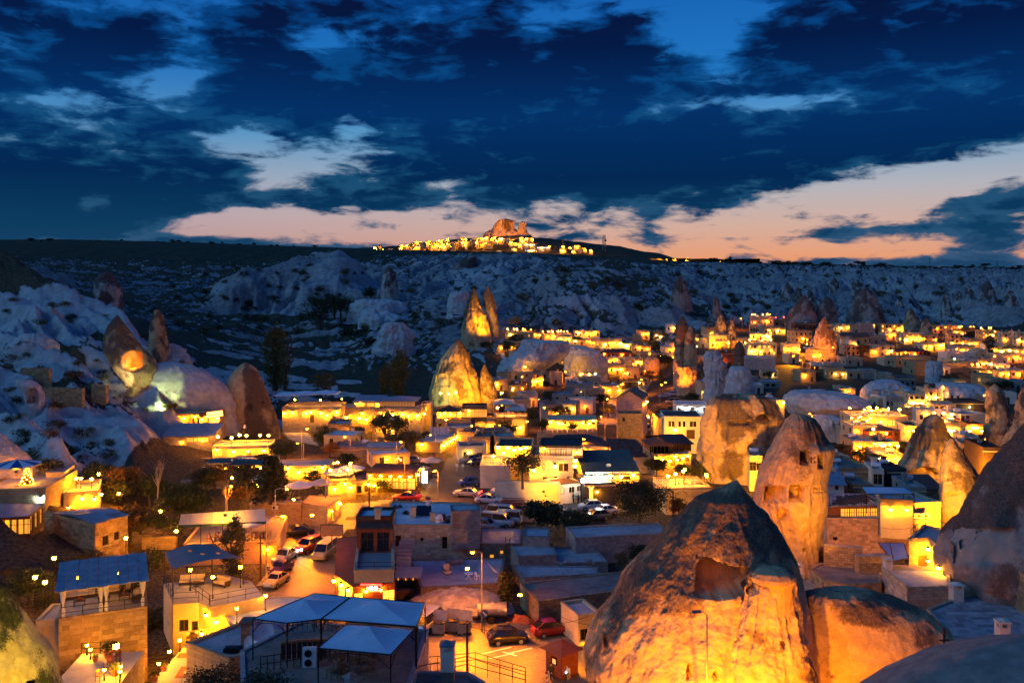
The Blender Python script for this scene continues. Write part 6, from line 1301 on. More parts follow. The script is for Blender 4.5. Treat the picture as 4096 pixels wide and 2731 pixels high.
for x in(0,2.6):
 for y in(0,2.2):MB().tube((x,y,0),(x,y,2.6),.05,.05,5).obj('post','wood_dark',R_)
s=MB();s.quad((-.1,-.2,2.5),(2.8,-.2,2.5),(2.8,2.4,2.9),(-.1,2.4,2.9));s.obj('awning','canvas_cream',R_)
for i in range(10):MB().lathe((.1+i*.27,-.2,2.2),[(.001,0),(.10,.15),(.05,.3)],6).obj('hanging_lantern',['terracotta','pane_lit','cushion_red'][i%3],R_)
MB().box(0,2.6,.4,1.2,0,.9).obj('counter','wood_mid',R_);MB().box(-.02,.02,0,2.2,0,2.4).obj('side_cloth','roof_brown',R_)
R_=empty('billboard',PZ('Z2',616,520,-33));tag(R_,'blank orange billboard on a post above the parked minibus','billboard');MB().tube((0,0,-1),(0,0,1.7),.06,.06,6).obj('post','metal_grey',R_);MB().box(-1.4,1.4,-.06,.06,1.2,2.5).obj('board','plaster_orange',R_)
m2=MB();[m2.box(*t_)for t_ in((-1.45,1.45,-.09,.09,2.5,2.58),(-1.45,1.45,-.09,.09,1.12,1.2),(-1.47,-1.39,-.09,.09,1.2,2.5),(1.39,1.47,-.09,.09,1.2,2.5))];m2.obj('frame','metal_black',R_)
RW,Lw,_=bldg('pale block house with solar tank and clutter on its flat roof','Z2',[(1072,378),(1735,384),(1742,250),(1640,212),(1062,200)],-30,5.2,mat='stone_pale',roof='roof_white',parapet=.2,wins={0:[(.07,2.6,.7,1.4,'d'),(.34,3.3,.4,.45,'d'),(.60,2.4,.65,1.5,'d'),(.72,2.4,.65,1.5,'d'),(.33,.2,.55,.8,'d'),(.60,.15,.75,.7,'d'),(.74,.15,.75,.7,'d')]},blocks=[(0,.36,.66,'block_pale',.1,4.9)])
wr=lambda x,y,z=0:PZ('Z2',x,y,-30+.0)+Vector((0,0,z))
R_=empty('solar_tank',wr(1345,290));tag(R_,'red and white solar water tank with dark panel','water tank');MB().tube((0,0,.2),(0,0,1.9),.30,.30,12,0).tube((0,0,1.9),(0,0,2.2),.30,.30,12,1).obj('tank',['metal_white','paint_red'],R_);s=MB();s.quad((-1.6,-1.2,.1),(.6,-1.2,.1),(.4,-.2,1.2),(-1.5,-.2,1.2));s.obj('solar_panel','glass_dark',R_);MB().tube((-.3,0,0),(-.3,0,1),.04,.04,4).tube((.3,0,0),(.3,0,1),.04,.04,4).obj('stand','metal_grey',R_)
R_=empty('water_tank',wr(1428,355));tag(R_,'white plastic water tank with lettering on the cluttered roof','water tank');MB().lathe((0,0,0),[(.45,0),(.5,.1),(.5,.8),(.3,1.0),(.15,1.05),(.15,1.12),(.001,1.12)],14).obj('tank','plastic_white',R_,smooth=True);text(R_,'PERELA',(0,-.52,.5),(math.pi/2,0,0),.2,'plastic_blue',.01)
for(x,y,l,h_)in((1232,315,'square cream chimney left on the cluttered roof',1.2),(1382,352,'slim cream chimney beside the white tank',1.1)):tag(MB().box(-.35,.35,-.35,.35,0,h_).box(-.42,.42,-.42,.42,h_+.02,h_+.15).obj('chimney','plaster_cream',None,wr(x,y)),l,'chimney')
bldg('small dark roof shed with an open plank door','Z2',[(1520,268),(1735,262)],-27.8,2.2,3,mat='stone_grey',parapet=.05,wins={0:[(.2,.1,.8,1.7,'O')]},name='shed',cat='shed')
for i,(x,y,s_,mt)in enumerate(((1100,245,.35,'plastic_blue'),(1130,240,.3,'roof_green'),(1460,330,.5,'wood_dark'),(1500,335,.45,'metal_grey'),(1540,320,.5,'plastic_blue'),(1600,320,.5,'wood_mid'),(1560,350,.4,'terracotta'),(1490,355,.3,'roof_dark'),(1640,300,.4,'metal_white'),(1175,290,.35,'metal_black'))):
 o=MB().box(-s_,s_,-s_*.6,s_*.6,0,s_*.8).box(-s_*.6,s_*.4,-s_*.4,s_*.3,s_*.82,s_*1.3).obj('storage_box',mt,None,wr(x,y));o.rotation_euler=(0,0,i);tag(o,('blue tub left on the cluttered roof','green tub left on the cluttered roof','dark crate by the white water tank','grey bin behind the white water tank','blue bin in the roof clutter','brown crate in the roof clutter','orange tub at the roof edge','black bag at the roof edge','white box before the roof shed','black box by the cream chimney')[i],'box','clutter on the white house roof')
R_=empty('balcony',PZ('Z2',1650,545,-33));tag(R_,'balcony with hanging red laundry at the end of the pale block house','balcony');MB().box(0,1.6,-.2,1.2,0,.15).obj('slab','concrete',R_);railing_line('railing','',[(0,-.15,.15),(1.6,-.15,.15),(1.6,1.2,.15)],1.0,parent=R_,step=.3)
for i in range(4):MB().box(i*.35+.1,i*.35+.38,-.22,-.18,.3,1.1).obj('laundry',['cushion_red','canvas_white','cushion_red','plastic_blue'][i],R_)
RF,Lf,_=bldg('flat grey earth roof with armchair and plastic table','Z2',[(1290,850),(1885,818),(1925,622),(1205,640)],-32.3,3,mat='stone_dark',roof='roof_concrete',parapet=.12)
fr=lambda x,y:PZ('Z2',x,y,-32.28)
R_=empty('armchair',fr(1490,745),.5);tag(R_,'upholstered armchair on the flat grey roof','armchair');MB().box(-.35,.35,-.35,.35,.2,.45).obj('seat','cushion',R_);MB().box(-.35,.35,.25,.38,.45,1.1).obj('backrest','cushion',R_)
for x in(-.38,.38):MB().box(x-.05,x+.05,-.3,.3,.45,.65).obj('arm','wood_mid',R_)
for x in(-.3,.3):
 for y in(-.3,.3):MB().box(x-.03,x+.03,y-.03,y+.03,0,.2).obj('leg','wood_dark',R_)
o=place('round_table',cached('rt',lambda:MB().lathe((0,0,.7),[(.5,0),(.5,.04),(.001,.05)],14).tube((-.3,0,0),(.25,0,.7),.03,.03,5).tube((.3,0,0),(-.25,0,.7),.03,.03,5).mesh('round_table',['plastic_white'])),None,fr(1650,785));tag(o,'round folding table on the flat grey roof','table')
o=place('plastic_chair',chair_mesh('plastic_white'),None,fr(1715,785),2.2);tag(o,'white plastic chair on the flat grey roof','chair')
o=MB().ball((0,0,.3),.6,0,9,.6).ball((.7,.2,.25),.5,0,9,.6).ball((-.6,.3,.2),.4,0,8,.6).obj('sacks','canvas_grey',None,fr(1540,665));tag(o,'heap of grey sacks at the back of the flat roof','sack')
bldg('corrugated pale roof behind the balcony','Z2',[(1738,515),(2048,515),(2062,402),(1735,392)],-32,2.6,mat='stone_dark',roof='metal_roof',parapet=.05,wins={0:[(.28,.3,.6,1.0,'l'),(.52,1.3,.5,.5,'l')]})
bldg('small square hut on the stepped flat roofs','Z3',[(172,465),(372,468)],-31.2,2.4,4,mat='stone_grey',parapet=.15)
bldg('stepped flat roof with a ladder below the square hut','Z3',[(138,612),(425,602),(402,545),(72,522)],-32.3,2.6,mat='stone_grey',roof='roof_concrete',parapet=.12)
bldg('blue-grey flat roof with rubble along its edge','Z3',[(432,668),(815,655),(690,540),(402,545)],-33.2,1.6,mat='stone_grey',roof='roof_concrete',parapet=.15)
bldg('low flat roof with plants and scattered stones','Z3',[(185,772),(735,742),(720,690),(90,680)],-33.0,2.2,mat='stone_grey',roof='roof_concrete',parapet=.1)
RL,Ll,_=bldg('long low stone house with mossy front beside the red car','Z3',[(290,952),(905,870),(1045,712),(150,815)],-32.2,3.0,mat='stone_old',roof='roof_earth',parapet=.1,blocks=[(0,.34,.55,'block_old',.1,2.8)],lamps=[])
bldg('grey stone garden wall house behind the flat roofs','Z3',[(570,478),(1290,440)],-31.4,3.4,5,mat='stone_grey',roof='roof_concrete',parapet=.2)
o=MB()
for i in range(9):o.box(-.3,.3,-.03,.03,i*.35,i*.35+.05)
for x in(-.3,.3):o.box(x-.03,x+.03,-.04,.04,-.2,3.2)
o=o.obj('ladder','wood_mid',None,PZ('Z3',30,660,-34));o.rotation_euler=(math.radians(-20),math.radians(20),.4);tag(o,'wooden ladder leaning on the stepped flat roof','ladder')
rnd=random.Random(5)
for i in range(34):
 x=rnd.uniform(430,740);y=rnd.uniform(620,760);s_=rnd.uniform(.12,.35)
 o=place('rubble_stone',cached(('rub',i%4),lambda:MB().ball((0,0,0),1,0,6,.7).mesh('rubble_stone',['rubble'])),None,PZ('Z3',x,y,-33.0),rnd.random()*6,(s_,s_*.7,s_*.7));tag(o,'loose stone in the rubble on the low flat roofs','stone','rubble stones on the low roofs')
def heap(name,label,w,x,y,rx,ry,h,mat,cat,seed):
 px,py=q(w,x,y);g=ground(px,py);n=40;V3=np.zeros((n,n,3))
 for i in range(n):
  for j in range(n):
   u,v=(i/(n-1)*2-1),(j/(n-1)*2-1);k=max(0,1-(u*u+v*v));X,Y=g.x+u*rx,g.y+v*ry
   V3[j,i]=(X,Y,g.z-.4+h*k**.8)
 V3[...,2]+=.25*fbm2(V3[...,0]*1.2,V3[...,1]*1.2,4,seed)
 return tag(gridmesh(name,V3,mat),label,cat)
heap('dirt_heap','heap of pale building rubble behind the bins','Z2',1560,1010,6.5,5,2.6,'rubble','heap',3);heap('brick_heap','heap of reddish roof tiles beside the black car','Z2',2030,1100,1.8,1.2,1.0,'terracotta','heap',4)
def bin_(label,w,x,y,rz):
 px,py=q(w,x,y);g=ground(px,py);R_=empty('waste_bin',g+Vector((0,0,.12)),rz);tag(R_,label,'waste bin','metal waste bins')
 b=MB();b.v=[(-.55,-.42,.2),(.55,-.42,.2),(.55,.42,.2),(-.55,.42,.2),(-.68,-.52,1.15),(.68,-.52,1.15),(.68,.52,1.15),(-.68,.52,1.15)];b.f=[(0,1,5,4),(1,2,6,5),(2,3,7,6),(3,0,4,7),(3,2,1,0)];b.m=[0]*5;b.obj('body','metal_galv',R_)
 MB().ball((-.15,0,1.1),.4,0,7,.5).ball((.25,.1,1.1),.33,0,7,.5).obj('rubbish_bags','roof_dark',R_)
 o=MB().box(-.66,.66,0,.05,0,1.0).obj('lid','metal_galv',R_,(0,.52,1.15));o.rotation_euler=(math.radians(-18),0,0)
 for xx in(-.5,.5):
  for yy in(-.35,.35):MB().tube((xx,yy-.03,.1),(xx,yy+.03,.1),.1,.1,8).obj('wheel','tyre',R_)
bin_('metal waste bin nearest the white van','Z2',1425,1205,-.15);bin_('middle metal waste bin overfull with bags','Z2',1525,1195,-.1);bin_('metal waste bin below the road sign, lid open','Z2',1620,1210,-.1)
px,py=q('Z2',1840,1110);g=ground(px,py);R_=empty('water_tanker',g+Vector((0,0,.1)),.06);tag(R_,'small galvanised water tanker trailer by the stone wall','trailer')
MB().tube((-1.7,0,1.25),(1.3,0,1.25),.72,.72,16).lathe((0,0,1.9),[(.25,0),(.25,.2),(.001,.22)],10).obj('tank','metal_galv',R_,smooth=False);MB().box(-2.2,1.5,-.5,.5,.4,.55).box(-3.2,-2.2,-.06,.06,.42,.5).obj('chassis','metal_black',R_)
for y in(-.75,.75):MB().tube((-.3,y-.1,.38),(-.3,y+.1,.38),.38,.38,14).obj('wheel','tyre',R_)
carat('white minivan parked beside the right blue canopy','Z2',1355,1150,68,kind='van',pnt='paint_white');carat('black hatchback on the foreground road','Z2',1945,1262,12,kind='hatch',pnt='paint_black');carat('dark red hatchback by the long stone house','Z3',385,1200,20,kind='hatch',pnt='paint_red')
def road_sign():
 px,py=q('Z2',1752,1190);g=ground(px,py);R_=empty('road_sign',g+Vector((.25,-.3,0)));tag(R_,'round blue keep-right sign with white arrow','road sign')
 MB().tube((0,0,0),(0,0,2.4),.04,.04,6).obj('post','metal_grey',R_);MB().tube((0,-.05,2.1),(0,-.08,2.1),.38,.38,20).obj('disc','plastic_blue',R_)
 o=MB().box(-.05,.05,-.02,0,-.25,.1).obj('arrow','metal_white',R_,(0,-.085,2.1));o.rotation_euler=(0,math.radians(-45)+math.pi,0);s=MB();s.v=[(-.02,-.022,-.20),(.20,-.022,-.20),(.20,-.022,.02)];s.f=[(0,1,2)];s.m=[0];s.obj('arrow_head','metal_white',R_,(0,-.09,2.1))
road_sign()
px,py=q('Z2',1750,1185);g=ground(px,py);street_lamp('tall street lamp by the bins with a wire to the right',g,(H0-q('Z2',1755,585)[1])/F*g.y,(-.7,-.2),lit=True)
pt_=PZ('Z3',1565,1640,-27.5);street_lamp('street lamp standing before the foreground cone',Vector((pt_.x,60,-30)),(H0-q('Z3',1555,1050)[1])/F*60,(-.5,-.1),lit=False)
for i,(w,x,yb,yt,Yd)in enumerate((('Z2',1640,1480,1115,74),('Z4',1465,1470,1150,62),('Z2',900,480,80,116),('Z2',1425,400,-10,150),('Z2',80,780,455,104),('Z3',1305,520,115,118))):
 px,py=q(w,x,yb);b0=P(px,py,Yd);b0.z=min(b0.z,gz(b0.x,b0.y))if i not in(0,1)else b0.z-2;t0=(H0-q(w,x,yt)[1])/F*Yd
 R_=empty('utility_pole',b0);tag(R_,('dark wooden pole over the foreground road','leaning dark pole before the paved terrace','wooden pole behind the roof deck','wooden pole at the car park entrance','short wooden pole beside the orange wall','slim pole before the yellow terrace wall')[i],'pole','utility poles')
 MB().tube((0,0,0),(.0,0,t0-b0.z),.13,.09,7).obj('pole','wood_dark',R_);MB().box(-.35,.35,-.05,.05,t0-b0.z-.9,t0-b0.z-.8).obj('crossarm','wood_dark',R_)
cable('wire from the tall street lamp to the pole right',[P(*q('Z2',1755,580),92),P(*q('Z3',120,770),86),P(*q('Z3',700,1130),74)],1.0);cable('thin wires over the red car to the cone',[P(*q('Z2',1640,1130),74),P(*q('Z3',300,1110),76),P(*q('Z3',830,970),72)],.6);cable('wire from the lane lamps over the red roof',[P(*q('Z2',130,500),106),P(*q('Z2',560,740),96),P(*q('Z2',640,800),90)],.5);cable('sagging wires before the pink stone wall',[P(*q('Z4',560,240),108),P(*q('Z4',920,370),108),P(*q('Z4',1210,395),96)],.3);cable('wire from the pigeon-house cone to the ledge',[P(*q('Z4',290,415),97),P(*q('Z4',575,240),104)],.3)
px,py=q('Z3',470,1525);g=ground(px,py);R_=empty('kiosk',g+Vector((0,.4,.12)),math.radians(40));tag(R_,'dark wooden parking kiosk with a red pyramid roof','kiosk')
MB().box(-1.05,1.05,-1.05,1.05,0,.2).obj('floor','wood_dark',R_);s=1.0
for k in range(4):
 Rk=MB();n=9
 for i in range(n):Rk.box(-s,s,-s,-s+.06,.2+i*.235,.2+i*.235+.225)if not(k in(0,)and 3<i<7)else(Rk.box(-s,-.45,-s,-s+.06,.2+i*.235,.2+i*.235+.225),Rk.box(.45,s,-s,-s+.06,.2+i*.235,.2+i*.235+.225))
 Rk.obj('wall','wood_red',R_).rotation_euler=(0,0,k*math.pi/2-math.pi/2*1)
rf=MB();e=1.45;rf.v=[(-e,-e,2.3),(e,-e,2.3),(e,e,2.3),(-e,e,2.3),(0,0,3.15)];rf.f=[(0,1,4),(1,2,4),(2,3,4),(3,0,4),(3,2,1,0)];rf.m=[0]*5;rf.obj('roof','roof_redbrown',R_)
MB().box(-.2,.2,-.98,-.95,1.2,1.6).obj('lit_window','pane_lit',R_).rotation_euler=(0,0,-math.pi/2);MB().ball((0,0,0),.16).obj('lamp','bulb',R_,(1.3,.3,1.0))
for(x,y,rz,mt,l)in((385,1535,.2,'p_dark','person in dark clothes sitting left of the kiosk'),(505,1545,-.5,'p_light','person in light shirt with glowing phone beside the kiosk')):
 px,py=q('Z3',x,y);g=ground(px,py)+Vector((0,0,.13));person(l,g,rz,'sit',mt);o=place('stool',chair_mesh('plastic_white'),None,g+Vector((0,.02,0)),rz);tag(o,'plastic chair of the %s'%l,'chair')
 if mt=='p_light':tag(MB().box(-.05,.05,-.01,.01,-.08,.08).obj('phone','sign_white',None,g+Vector((-.1,-.42,.78))),'glowing phone held by the person beside the kiosk','phone')
px,py=q('Z3',352,1560);g=ground(px,py);R_=empty('bollard',g+Vector((0,-.5,.1)));tag(R_,'red and white striped bollard before the kiosk','bollard')
for i in range(5):MB().tube((0,0,i*.22),(0,0,i*.22+.22),.06,.06,8).obj('band',['paint_red','metal_white'][i%2],R_)
bldg('pale gate house with a barred window between red car and cone','Z3',[(590,1075),(760,1050)],-31.7,3.2,4,mat='plaster_cream',parapet=.3,wins={0:[(.3,1.0,1.0,1.1,'d')]},lamps=[(0,.62,.6,'bulb',.2)])
# D. lower right: terrace, block house, ruin, pink wall
RPv,Lpv,_=bldg('stone paved roof terrace on the right','Z4',[(1585,1312),(2110,1312),(2100,885),(1600,915),(1335,1020)],-30,5,mat='stone_pale',roof='roof_concrete',parapet=.22)
rnd=random.Random(9);me=brick_mesh('paver');cnt=0
poly=[(p_.x,p_.y)for p_ in Lpv];xs0=min(p_[0]for p_ in poly);ys0=min(p_[1]for p_ in poly);y=ys0
while y<max(p_[1]for p_ in poly)and cnt<300:
 x=xs0-rnd.random()*.5
 while x<max(p_[0]for p_ in poly)and cnt<300:
  l_=rnd.choice((.5,.8,1.1));cx_,cy_=x+l_/2,y+.3
  if all(inpoly(np.array([cx_+a*(l_/2+.25)]),np.array([cy_+c*.55]),poly)[0]for a in(-1,1)for c in(-1,1))and(x+RPv.location.x)/(y+RPv.location.y)*F+512<1030:
   o=bpy.data.objects.new('paving_stone',me);o.location=(cx_,cy_,4.98+.015);o.rotation_euler=(-math.pi/2,0,0);o.scale=(l_-.02,.05+rnd.random()*.02,.60-.02);link(o,RPv);cnt+=1
  x+=l_
 y+=.60
def chimney(label,w,x,yb,z,h,s=.5,mat='plaster_white'):
 R_=empty('chimney',PZ(w,x,yb,z));tag(R_,label,'chimney','white roof chimneys')
 MB().box(-s,s,-s,s,-.2,h*.72).obj('shaft',mat,R_)
 for(a,c)in((-1,-1),(1,-1),(-1,1),(1,1)):MB().box(a*s*.75-s*.22,a*s*.75+s*.22,c*s*.75-s*.22,c*s*.75+s*.22,h*.72,h*.9).obj('post',mat,R_)
 MB().box(-s*1.15,s*1.15,-s*1.15,s*1.15,h*.9,h*.97).lathe((0,0,h*.97),[(s*1.2,0),(.001,h*.1)],4).obj('cap',mat,R_)
chimney('white chimney at the back corner of the paved terrace','Z4',1556,945,-30,1.7,.5);chimney('white chimney at the right edge of the paved terrace','Z4',1905,1265,-30,2.0,.45);chimney('white chimney beside the dark cone behind the terrace','Z4',1940,900,-30,1.8,.42);chimney('white chimney on the corner of the pale block house','Z4',1038,715,-29,1.3,.38);chimney('small white chimney left of the round ruin','Z4',362,760,-31,1.4,.35)
bldg('pale block house with blue flat roof before the dark cone','Z4',[(1187,862),(1512,850),(1500,715),(1060,690),(995,712)],-29,5.5,mat='stone_pale',roof='roof_concrete',parapet=.3,blocks=[(4,.45,.7,'block_pale',.8,4.5)],wins={0:[(.15,3.0,.9,.5,'d'),(.5,3.0,.9,.5,'d'),(.15,.6,.8,1.2,'d'),(.5,.4,1.2,1.6,'d')]})
bldg('small lit room with a brown door and railed roof','Z4',[(1200,490),(1345,480),(1455,572),(1512,440),(1320,382)],-26.6,4.4,mat='stone_pale',roof='roof_concrete',parapet=.25,wins={0:[(.72,.2,1.1,2.6,'D')],1:[(.75,.5,.8,1.6,'D')]},lamps=[(1,.2,3.6,'bulb',.18),(1,.22,2.4,'bulb',.14),(1,.9,2.6,'bulb',.18),(0,.97,3.5,'bulb',.12)])
railing_line('roof_railing','iron railing round the roof of the small lit room',[PZ('Z4',*t_,-26.4)for t_ in((1215,480),(1325,390),(1480,430),(1470,520))],1.0)
bldg('round ruined house with earth roof, orange lit','Z4',[(445,705),(560,795),(740,826),(985,816),(992,705),(850,660),(700,652),(530,668)],-30,4,mat='stone_old',roof='roof_earth',parapet=.12,blocks=[(0,.4,.55,'block_old',.2,3.6),(1,.4,.55,'block_old',.2,3.6),(2,.4,.55,'block_old',.2,3.6)])
bldg('broken ruined wall of rough stone behind the round ruin','Z4',[(560,525),(850,545)],-27.8,4,.7,mat='stone_old',roof='rubble',parapet=0,name='ruined_wall',cat='wall');bldg('stub of ruined wall with sloping top beside the orange tarp','Z4',[(820,610),(1065,605)],-28.2,3,.9,mat='stone_old',roof='rubble',parapet=0,name='ruined_wall',cat='wall')
R_=empty('tarpaulin',PZ('Z4',1090,650,-31));tag(R_,'pale tarpaulin lit orange, stretched on a leaning frame','tarpaulin')
a,b_,c,d_=P(*q('Z4',1085,645),100)-R_.location,P(*q('Z4',1195,620),100)-R_.location,P(*q('Z4',1160,508),104)-R_.location,P(*q('Z4',965,506),104)-R_.location
s=MB();s.quad(a,b_,c,d_);s.obj('sheet','canvas_white',R_);MB().path([a,b_,c,d_,a],.05,5).tube(a.lerp(b_,.0),d_.lerp(c,.45),.05,.05,5).obj('frame','wood_mid',R_)
bldg('long pink stone wall house with lit dining windows','Z4',[(578,322),(1352,338)],-30.2,5.6,9,mat='stone_pink',roof='roof_concrete',parapet=.15,blocks=[(0,.36,.62,'block_pink',1.8,3.7)])
bldg('dining room with a row of yellow windows above the pink wall','Z4',[(600,235),(1138,226)],-28.9,2.2,6,low=-.05,mat='wood_red',roof='metal_roof',parapet=0,sills=False,wins={0:[(.22+i*.098,.35,1.25,1.6,'l')for i in range(8)]},frame='wood_dark')
RSl=empty('slate_roof',PZ('Z4',575,236,-28.8));tag(RSl,'weathered slate lean-to roof over the pink wall dining room','roof')
a,b_,c,d_=[PZ('Z4',*t_)-RSl.location for t_ in((575,238,-28.8),(1035,216,-28.8),(880,138,-27.6),(575,138,-27.6))]
for i in range(14):
 for j in range(6):
  f0,f1,g0,g1=i/14,(i+1)/14-.006,j/6,(j+1)/6+.03;bl=lambda u,v:a.lerp(b_,u).lerp(d_.lerp(c,u),v);s=MB();up=Vector((0,0,.04+.03*((i*7+j*3)%3)));p4_=[bl(f0,g0)+up,bl(f1,g0)+up,bl(f1,g1)+up*.5,bl(f0,g1)+up*.5];s.quad(*p4_);s.quad(p4_[0]-up,p4_[1]-up,p4_[1],p4_[0]);s.obj('slate','plank',RSl)
s=MB();s.quad(a,b_,c,d_);s.obj('decking','roof_dark',RSl)
for i,x in enumerate((1165,1215,1268,1318)):acunit('%s of four air conditioners on the pink wall'%('leftmost','second','third','rightmost')[i],PZ('Z4',x,330,-30.2)+Vector((0,-.3,.25)),0,.95)
canopy('pair of pale blue tarps over the terrace behind the pink wall','Z4',[(880,138),(1240,138),(1160,88),(840,84)],-25.8,.4,2.2,'canvas_blue')
bldg('yellow lit terrace box beside the blue tarps','Z4',[(985,200),(1230,215)],-27.6,2,5,mat='plaster_cream',parapet=.5,roof='concrete',lamps=[(0,.3,1.2,'bulb',.18),(0,.8,1.3,'bulb',.16)])
bldg('carved stone facade cut by the right picture edge','Z4',[(1962,690),(2230,880)],-26.6,12,6,mat='stone_old',roof='concrete',parapet=.3,blocks=[(0,.5,.9,'block_old',3,8.8)])
bldg('blue flat roof strip behind the foreground cone','Z4',[(380,800),(640,880),(660,870),(420,780)],-31.2,3,mat='stone_grey',roof='roof_concrete',parapet=.15)
bldg('low stone building under the dome, lit yellow','Z4',[(1480,1350),(1800,1330),(1780,1290),(1500,1290)],-30.6,5,mat='stone_warm',roof='concrete',parapet=0)
g=ground(*q('Z2',195,520));R_=empty('light_box',Vector((g.x,g.y,g.z)));tag(R_,'blank glaring white light box on a pole beside the street','sign');MB().tube((0,0,0),(0,0,1.2),.06,.06,6).obj('pole','metal_grey',R_);MB().box(-.42,.42,-.15,.15,1.2,2.2).obj('box','sign_white',R_)
g=ground(*q('Z2',228,470));R_=empty('notice_board',Vector((g.x,g.y,g.z)));tag(R_,'framed glowing board above the light box','sign');MB().box(-.5,.5,-.05,.05,1.9,2.5).obj('screen','sign_white',R_);MB().box(-.58,.58,0,.08,1.8,2.6).obj('frame','metal_black',R_);MB().tube((0,.1,0),(0,.1,1.9),.05,.05,5).obj('post','metal_grey',R_)
# MIDDLE DISTANCE
H=house
def awn(label,w,pts,z,mat,drop=2.2,peak=.15,group='awnings'):
 pw=[PZ(w,x,y,z)for(x,y)in pts];R_=empty('awning',pw[0]-Vector((0,0,drop)));tag(R_,label,'awning',group)
 L=[p_-R_.location for p_ in pw];C=sum(L,Vector((0,0,0)))/len(L);C.z+=peak;N=len(L)
 for i in range(N):s=MB();s.v=[tuple(L[i]),tuple(L[(i+1)%N]),tuple(C)];s.f=[(0,1,2)];s.m=[0];s.obj('awning_panel',mat,R_)
 for p_ in L:MB().tube((p_.x,p_.y,-.3),p_,.05,.05,5).obj('post','metal_black',R_)
 s=MB();s.path(L+[L[0]],.06,4);s.obj('frame','metal_grey',R_);return R_
def arches(hs,xs,w_,h_,pane='pane_lit',z0=0.05,lamp=None):
 """deep round-headed arches with a proud stone ring on the front of a house"""
 R_=hs[0]
 for x in xs:
  s=MB();n=10;pl=[(-w_/2,0)]+[(-w_/2*math.cos(t),h_-w_/2+w_/2*math.sin(t))for t in np.linspace(0,math.pi,n)]+[(w_/2,0)]
  for(a,c)in zip(pl[:-1],pl[1:]):
   oa=(a[0]*1.16,a[1]+.16 if a[1]>.1 else a[1]);oc=(c[0]*1.16,c[1]+.16 if c[1]>.1 else c[1])
   s.quad((a[0],-.14,a[1]),(c[0],-.14,c[1]),(oc[0],-.14,oc[1]),(oa[0],-.14,oa[1]));s.quad((oa[0],-.14,oa[1]),(oc[0],-.14,oc[1]),(oc[0],0,oc[1]),(oa[0],0,oa[1]));s.quad((a[0],.0,a[1]),(c[0],.0,c[1]),(c[0],-.14,c[1]),(a[0],-.14,a[1]))
  ar=s.obj('arch','plaster_cream',R_,(x,0,z0))
  f=MB();f.v=[(a,-.02,c)for(a,c)in pl];f.f=[tuple(range(len(pl)))];f.m=[0];f.obj('arch_opening',pane,ar)
  if lamp:place('wall_lamp',lamp_mesh(lamp,.16),R_,(x+w_*.75,-.35,z0+h_*.75))
  # left: cave hotel, hall and terraces
h=H('cave hotel front of rounded plaster glowing orange in the tuff','M1',1285,1662,855,962,Y=203,yaw=4,d=5,mat='plaster_orange',wins=[(.06,.25,.9,1.6,'b'),(.46,.35,.5,1.2,'d'),(.56,.35,.5,1.2,'d'),(.30,.1,1.2,1.0,'b'),(.64,.25,.6,1.3,'b')],lamps=5,lampk='bulb',lampr=.2,name='cave_hotel',cat='hotel',side=False,roof='plaster_cream',parapet=.1)
arches(h,[h[1]*.88],2.2,3.4,'pane_bright')
R_=empty('neon_sign',P(*q('M1',1618,858),202.3),.1);tag(R_,'glowing orange sign board with two bright bars above the cave hotel','sign');MB().box(-2.3,2.3,0,.15,-.75,.75).obj('board','wood_red',R_).rotation_euler=(0,-.12,0)
MB().box(-1.6,1.9,-.06,-.02,-.05,.6).obj('upper_panel','sign_orange',R_).rotation_euler=(0,-.12,0);MB().box(-2.1,1.9,-.06,-.02,-.6,-.18).obj('lower_panel','sign_orange',R_).rotation_euler=(0,-.12,0);MB().tube((-2.9,.1,-.1),(-2.9,.2,-.1),.6,.6,14).obj('round_plate','wood_mid',R_)
floodlight('greenish-white floodlight below the white tuff face',P(*q('M1',1225,845),200),P(*q('M1',1170,700),214),11000,(.75,1.0,.35),100);floodlight('floodlight inside the glowing square cave',P(*q('M1',1005,505),208),P(*q('M1',1000,440),211),1900,SOD,160,r=.3);floodlight('floodlight under the lit rib of white tuff',P(*q('M1',960,650),204),P(*q('M1',880,470),216),3500,(1,.8,.4),70)
h=H('long dining hall with pale metal roof below the cave hotel','M1',1232,1600,1022,1132,Y=186,yaw=4,d=9,style='shed',rh=1.3,roof='metal_roof',mat='stone_pale',wins=[(.55,.55,1.6,1.0,'l'),(.70,.55,1.6,1.0,'l'),(.85,.55,1.6,1.0,'l')],side=False,lamps=2,lampk='bulb_soft')
H('balcony storey with globe lamps right of the metal-roofed hall','M1',1605,2045,1108,1205,Y=180,yaw=8,d=7,mat='plaster_cream',lamps=4,lampr=.22,tlamps=6,tr=.26,railing=True,parapet=.3,pane='l',roof='concrete');parasol('closed white umbrella standing on the balcony storey',P(*q('M1',1848,1085),184),.35,4.2,'canvas_white')
H('row of lit plaster rooms under dark flat roofs','M1',1362,1722,1262,1330,Y=168,yaw=5,d=9,mat='plaster_cream',roof='roof_dark',lamps=4,lampr=.2,pane='l',parapet=.15);H('low dark roofed rooms at the foot of the white rib','M1',1060,1370,1235,1300,Y=172,yaw=3,d=12,mat='plaster_cream',roof='roof_dark',lamps=1,parapet=.2)
H('yellow rooms behind the green awnings','M1',1700,2065,1235,1330,Y=171,yaw=6,d=8,mat='plaster_cream',lamps=5,lampr=.24,pane='l',parapet=.2);awn('left green awning over the lit terrace','M1',[(1560,1228),(1760,1225),(1740,1196),(1590,1196)],-27.5,'roof_green');awn('right green awning, the longer of two','M1',[(1722,1245),(2058,1238),(2050,1198),(1770,1198)],-27.8,'roof_green')
H('stone garden wall below the lit rooms with a dark tree before it','M1',1365,1722,1358,1452,Y=150,yaw=4,d=.8,mat='stone_grey',wins=None,side=False,parapet=0,name='garden_wall',cat='wall')
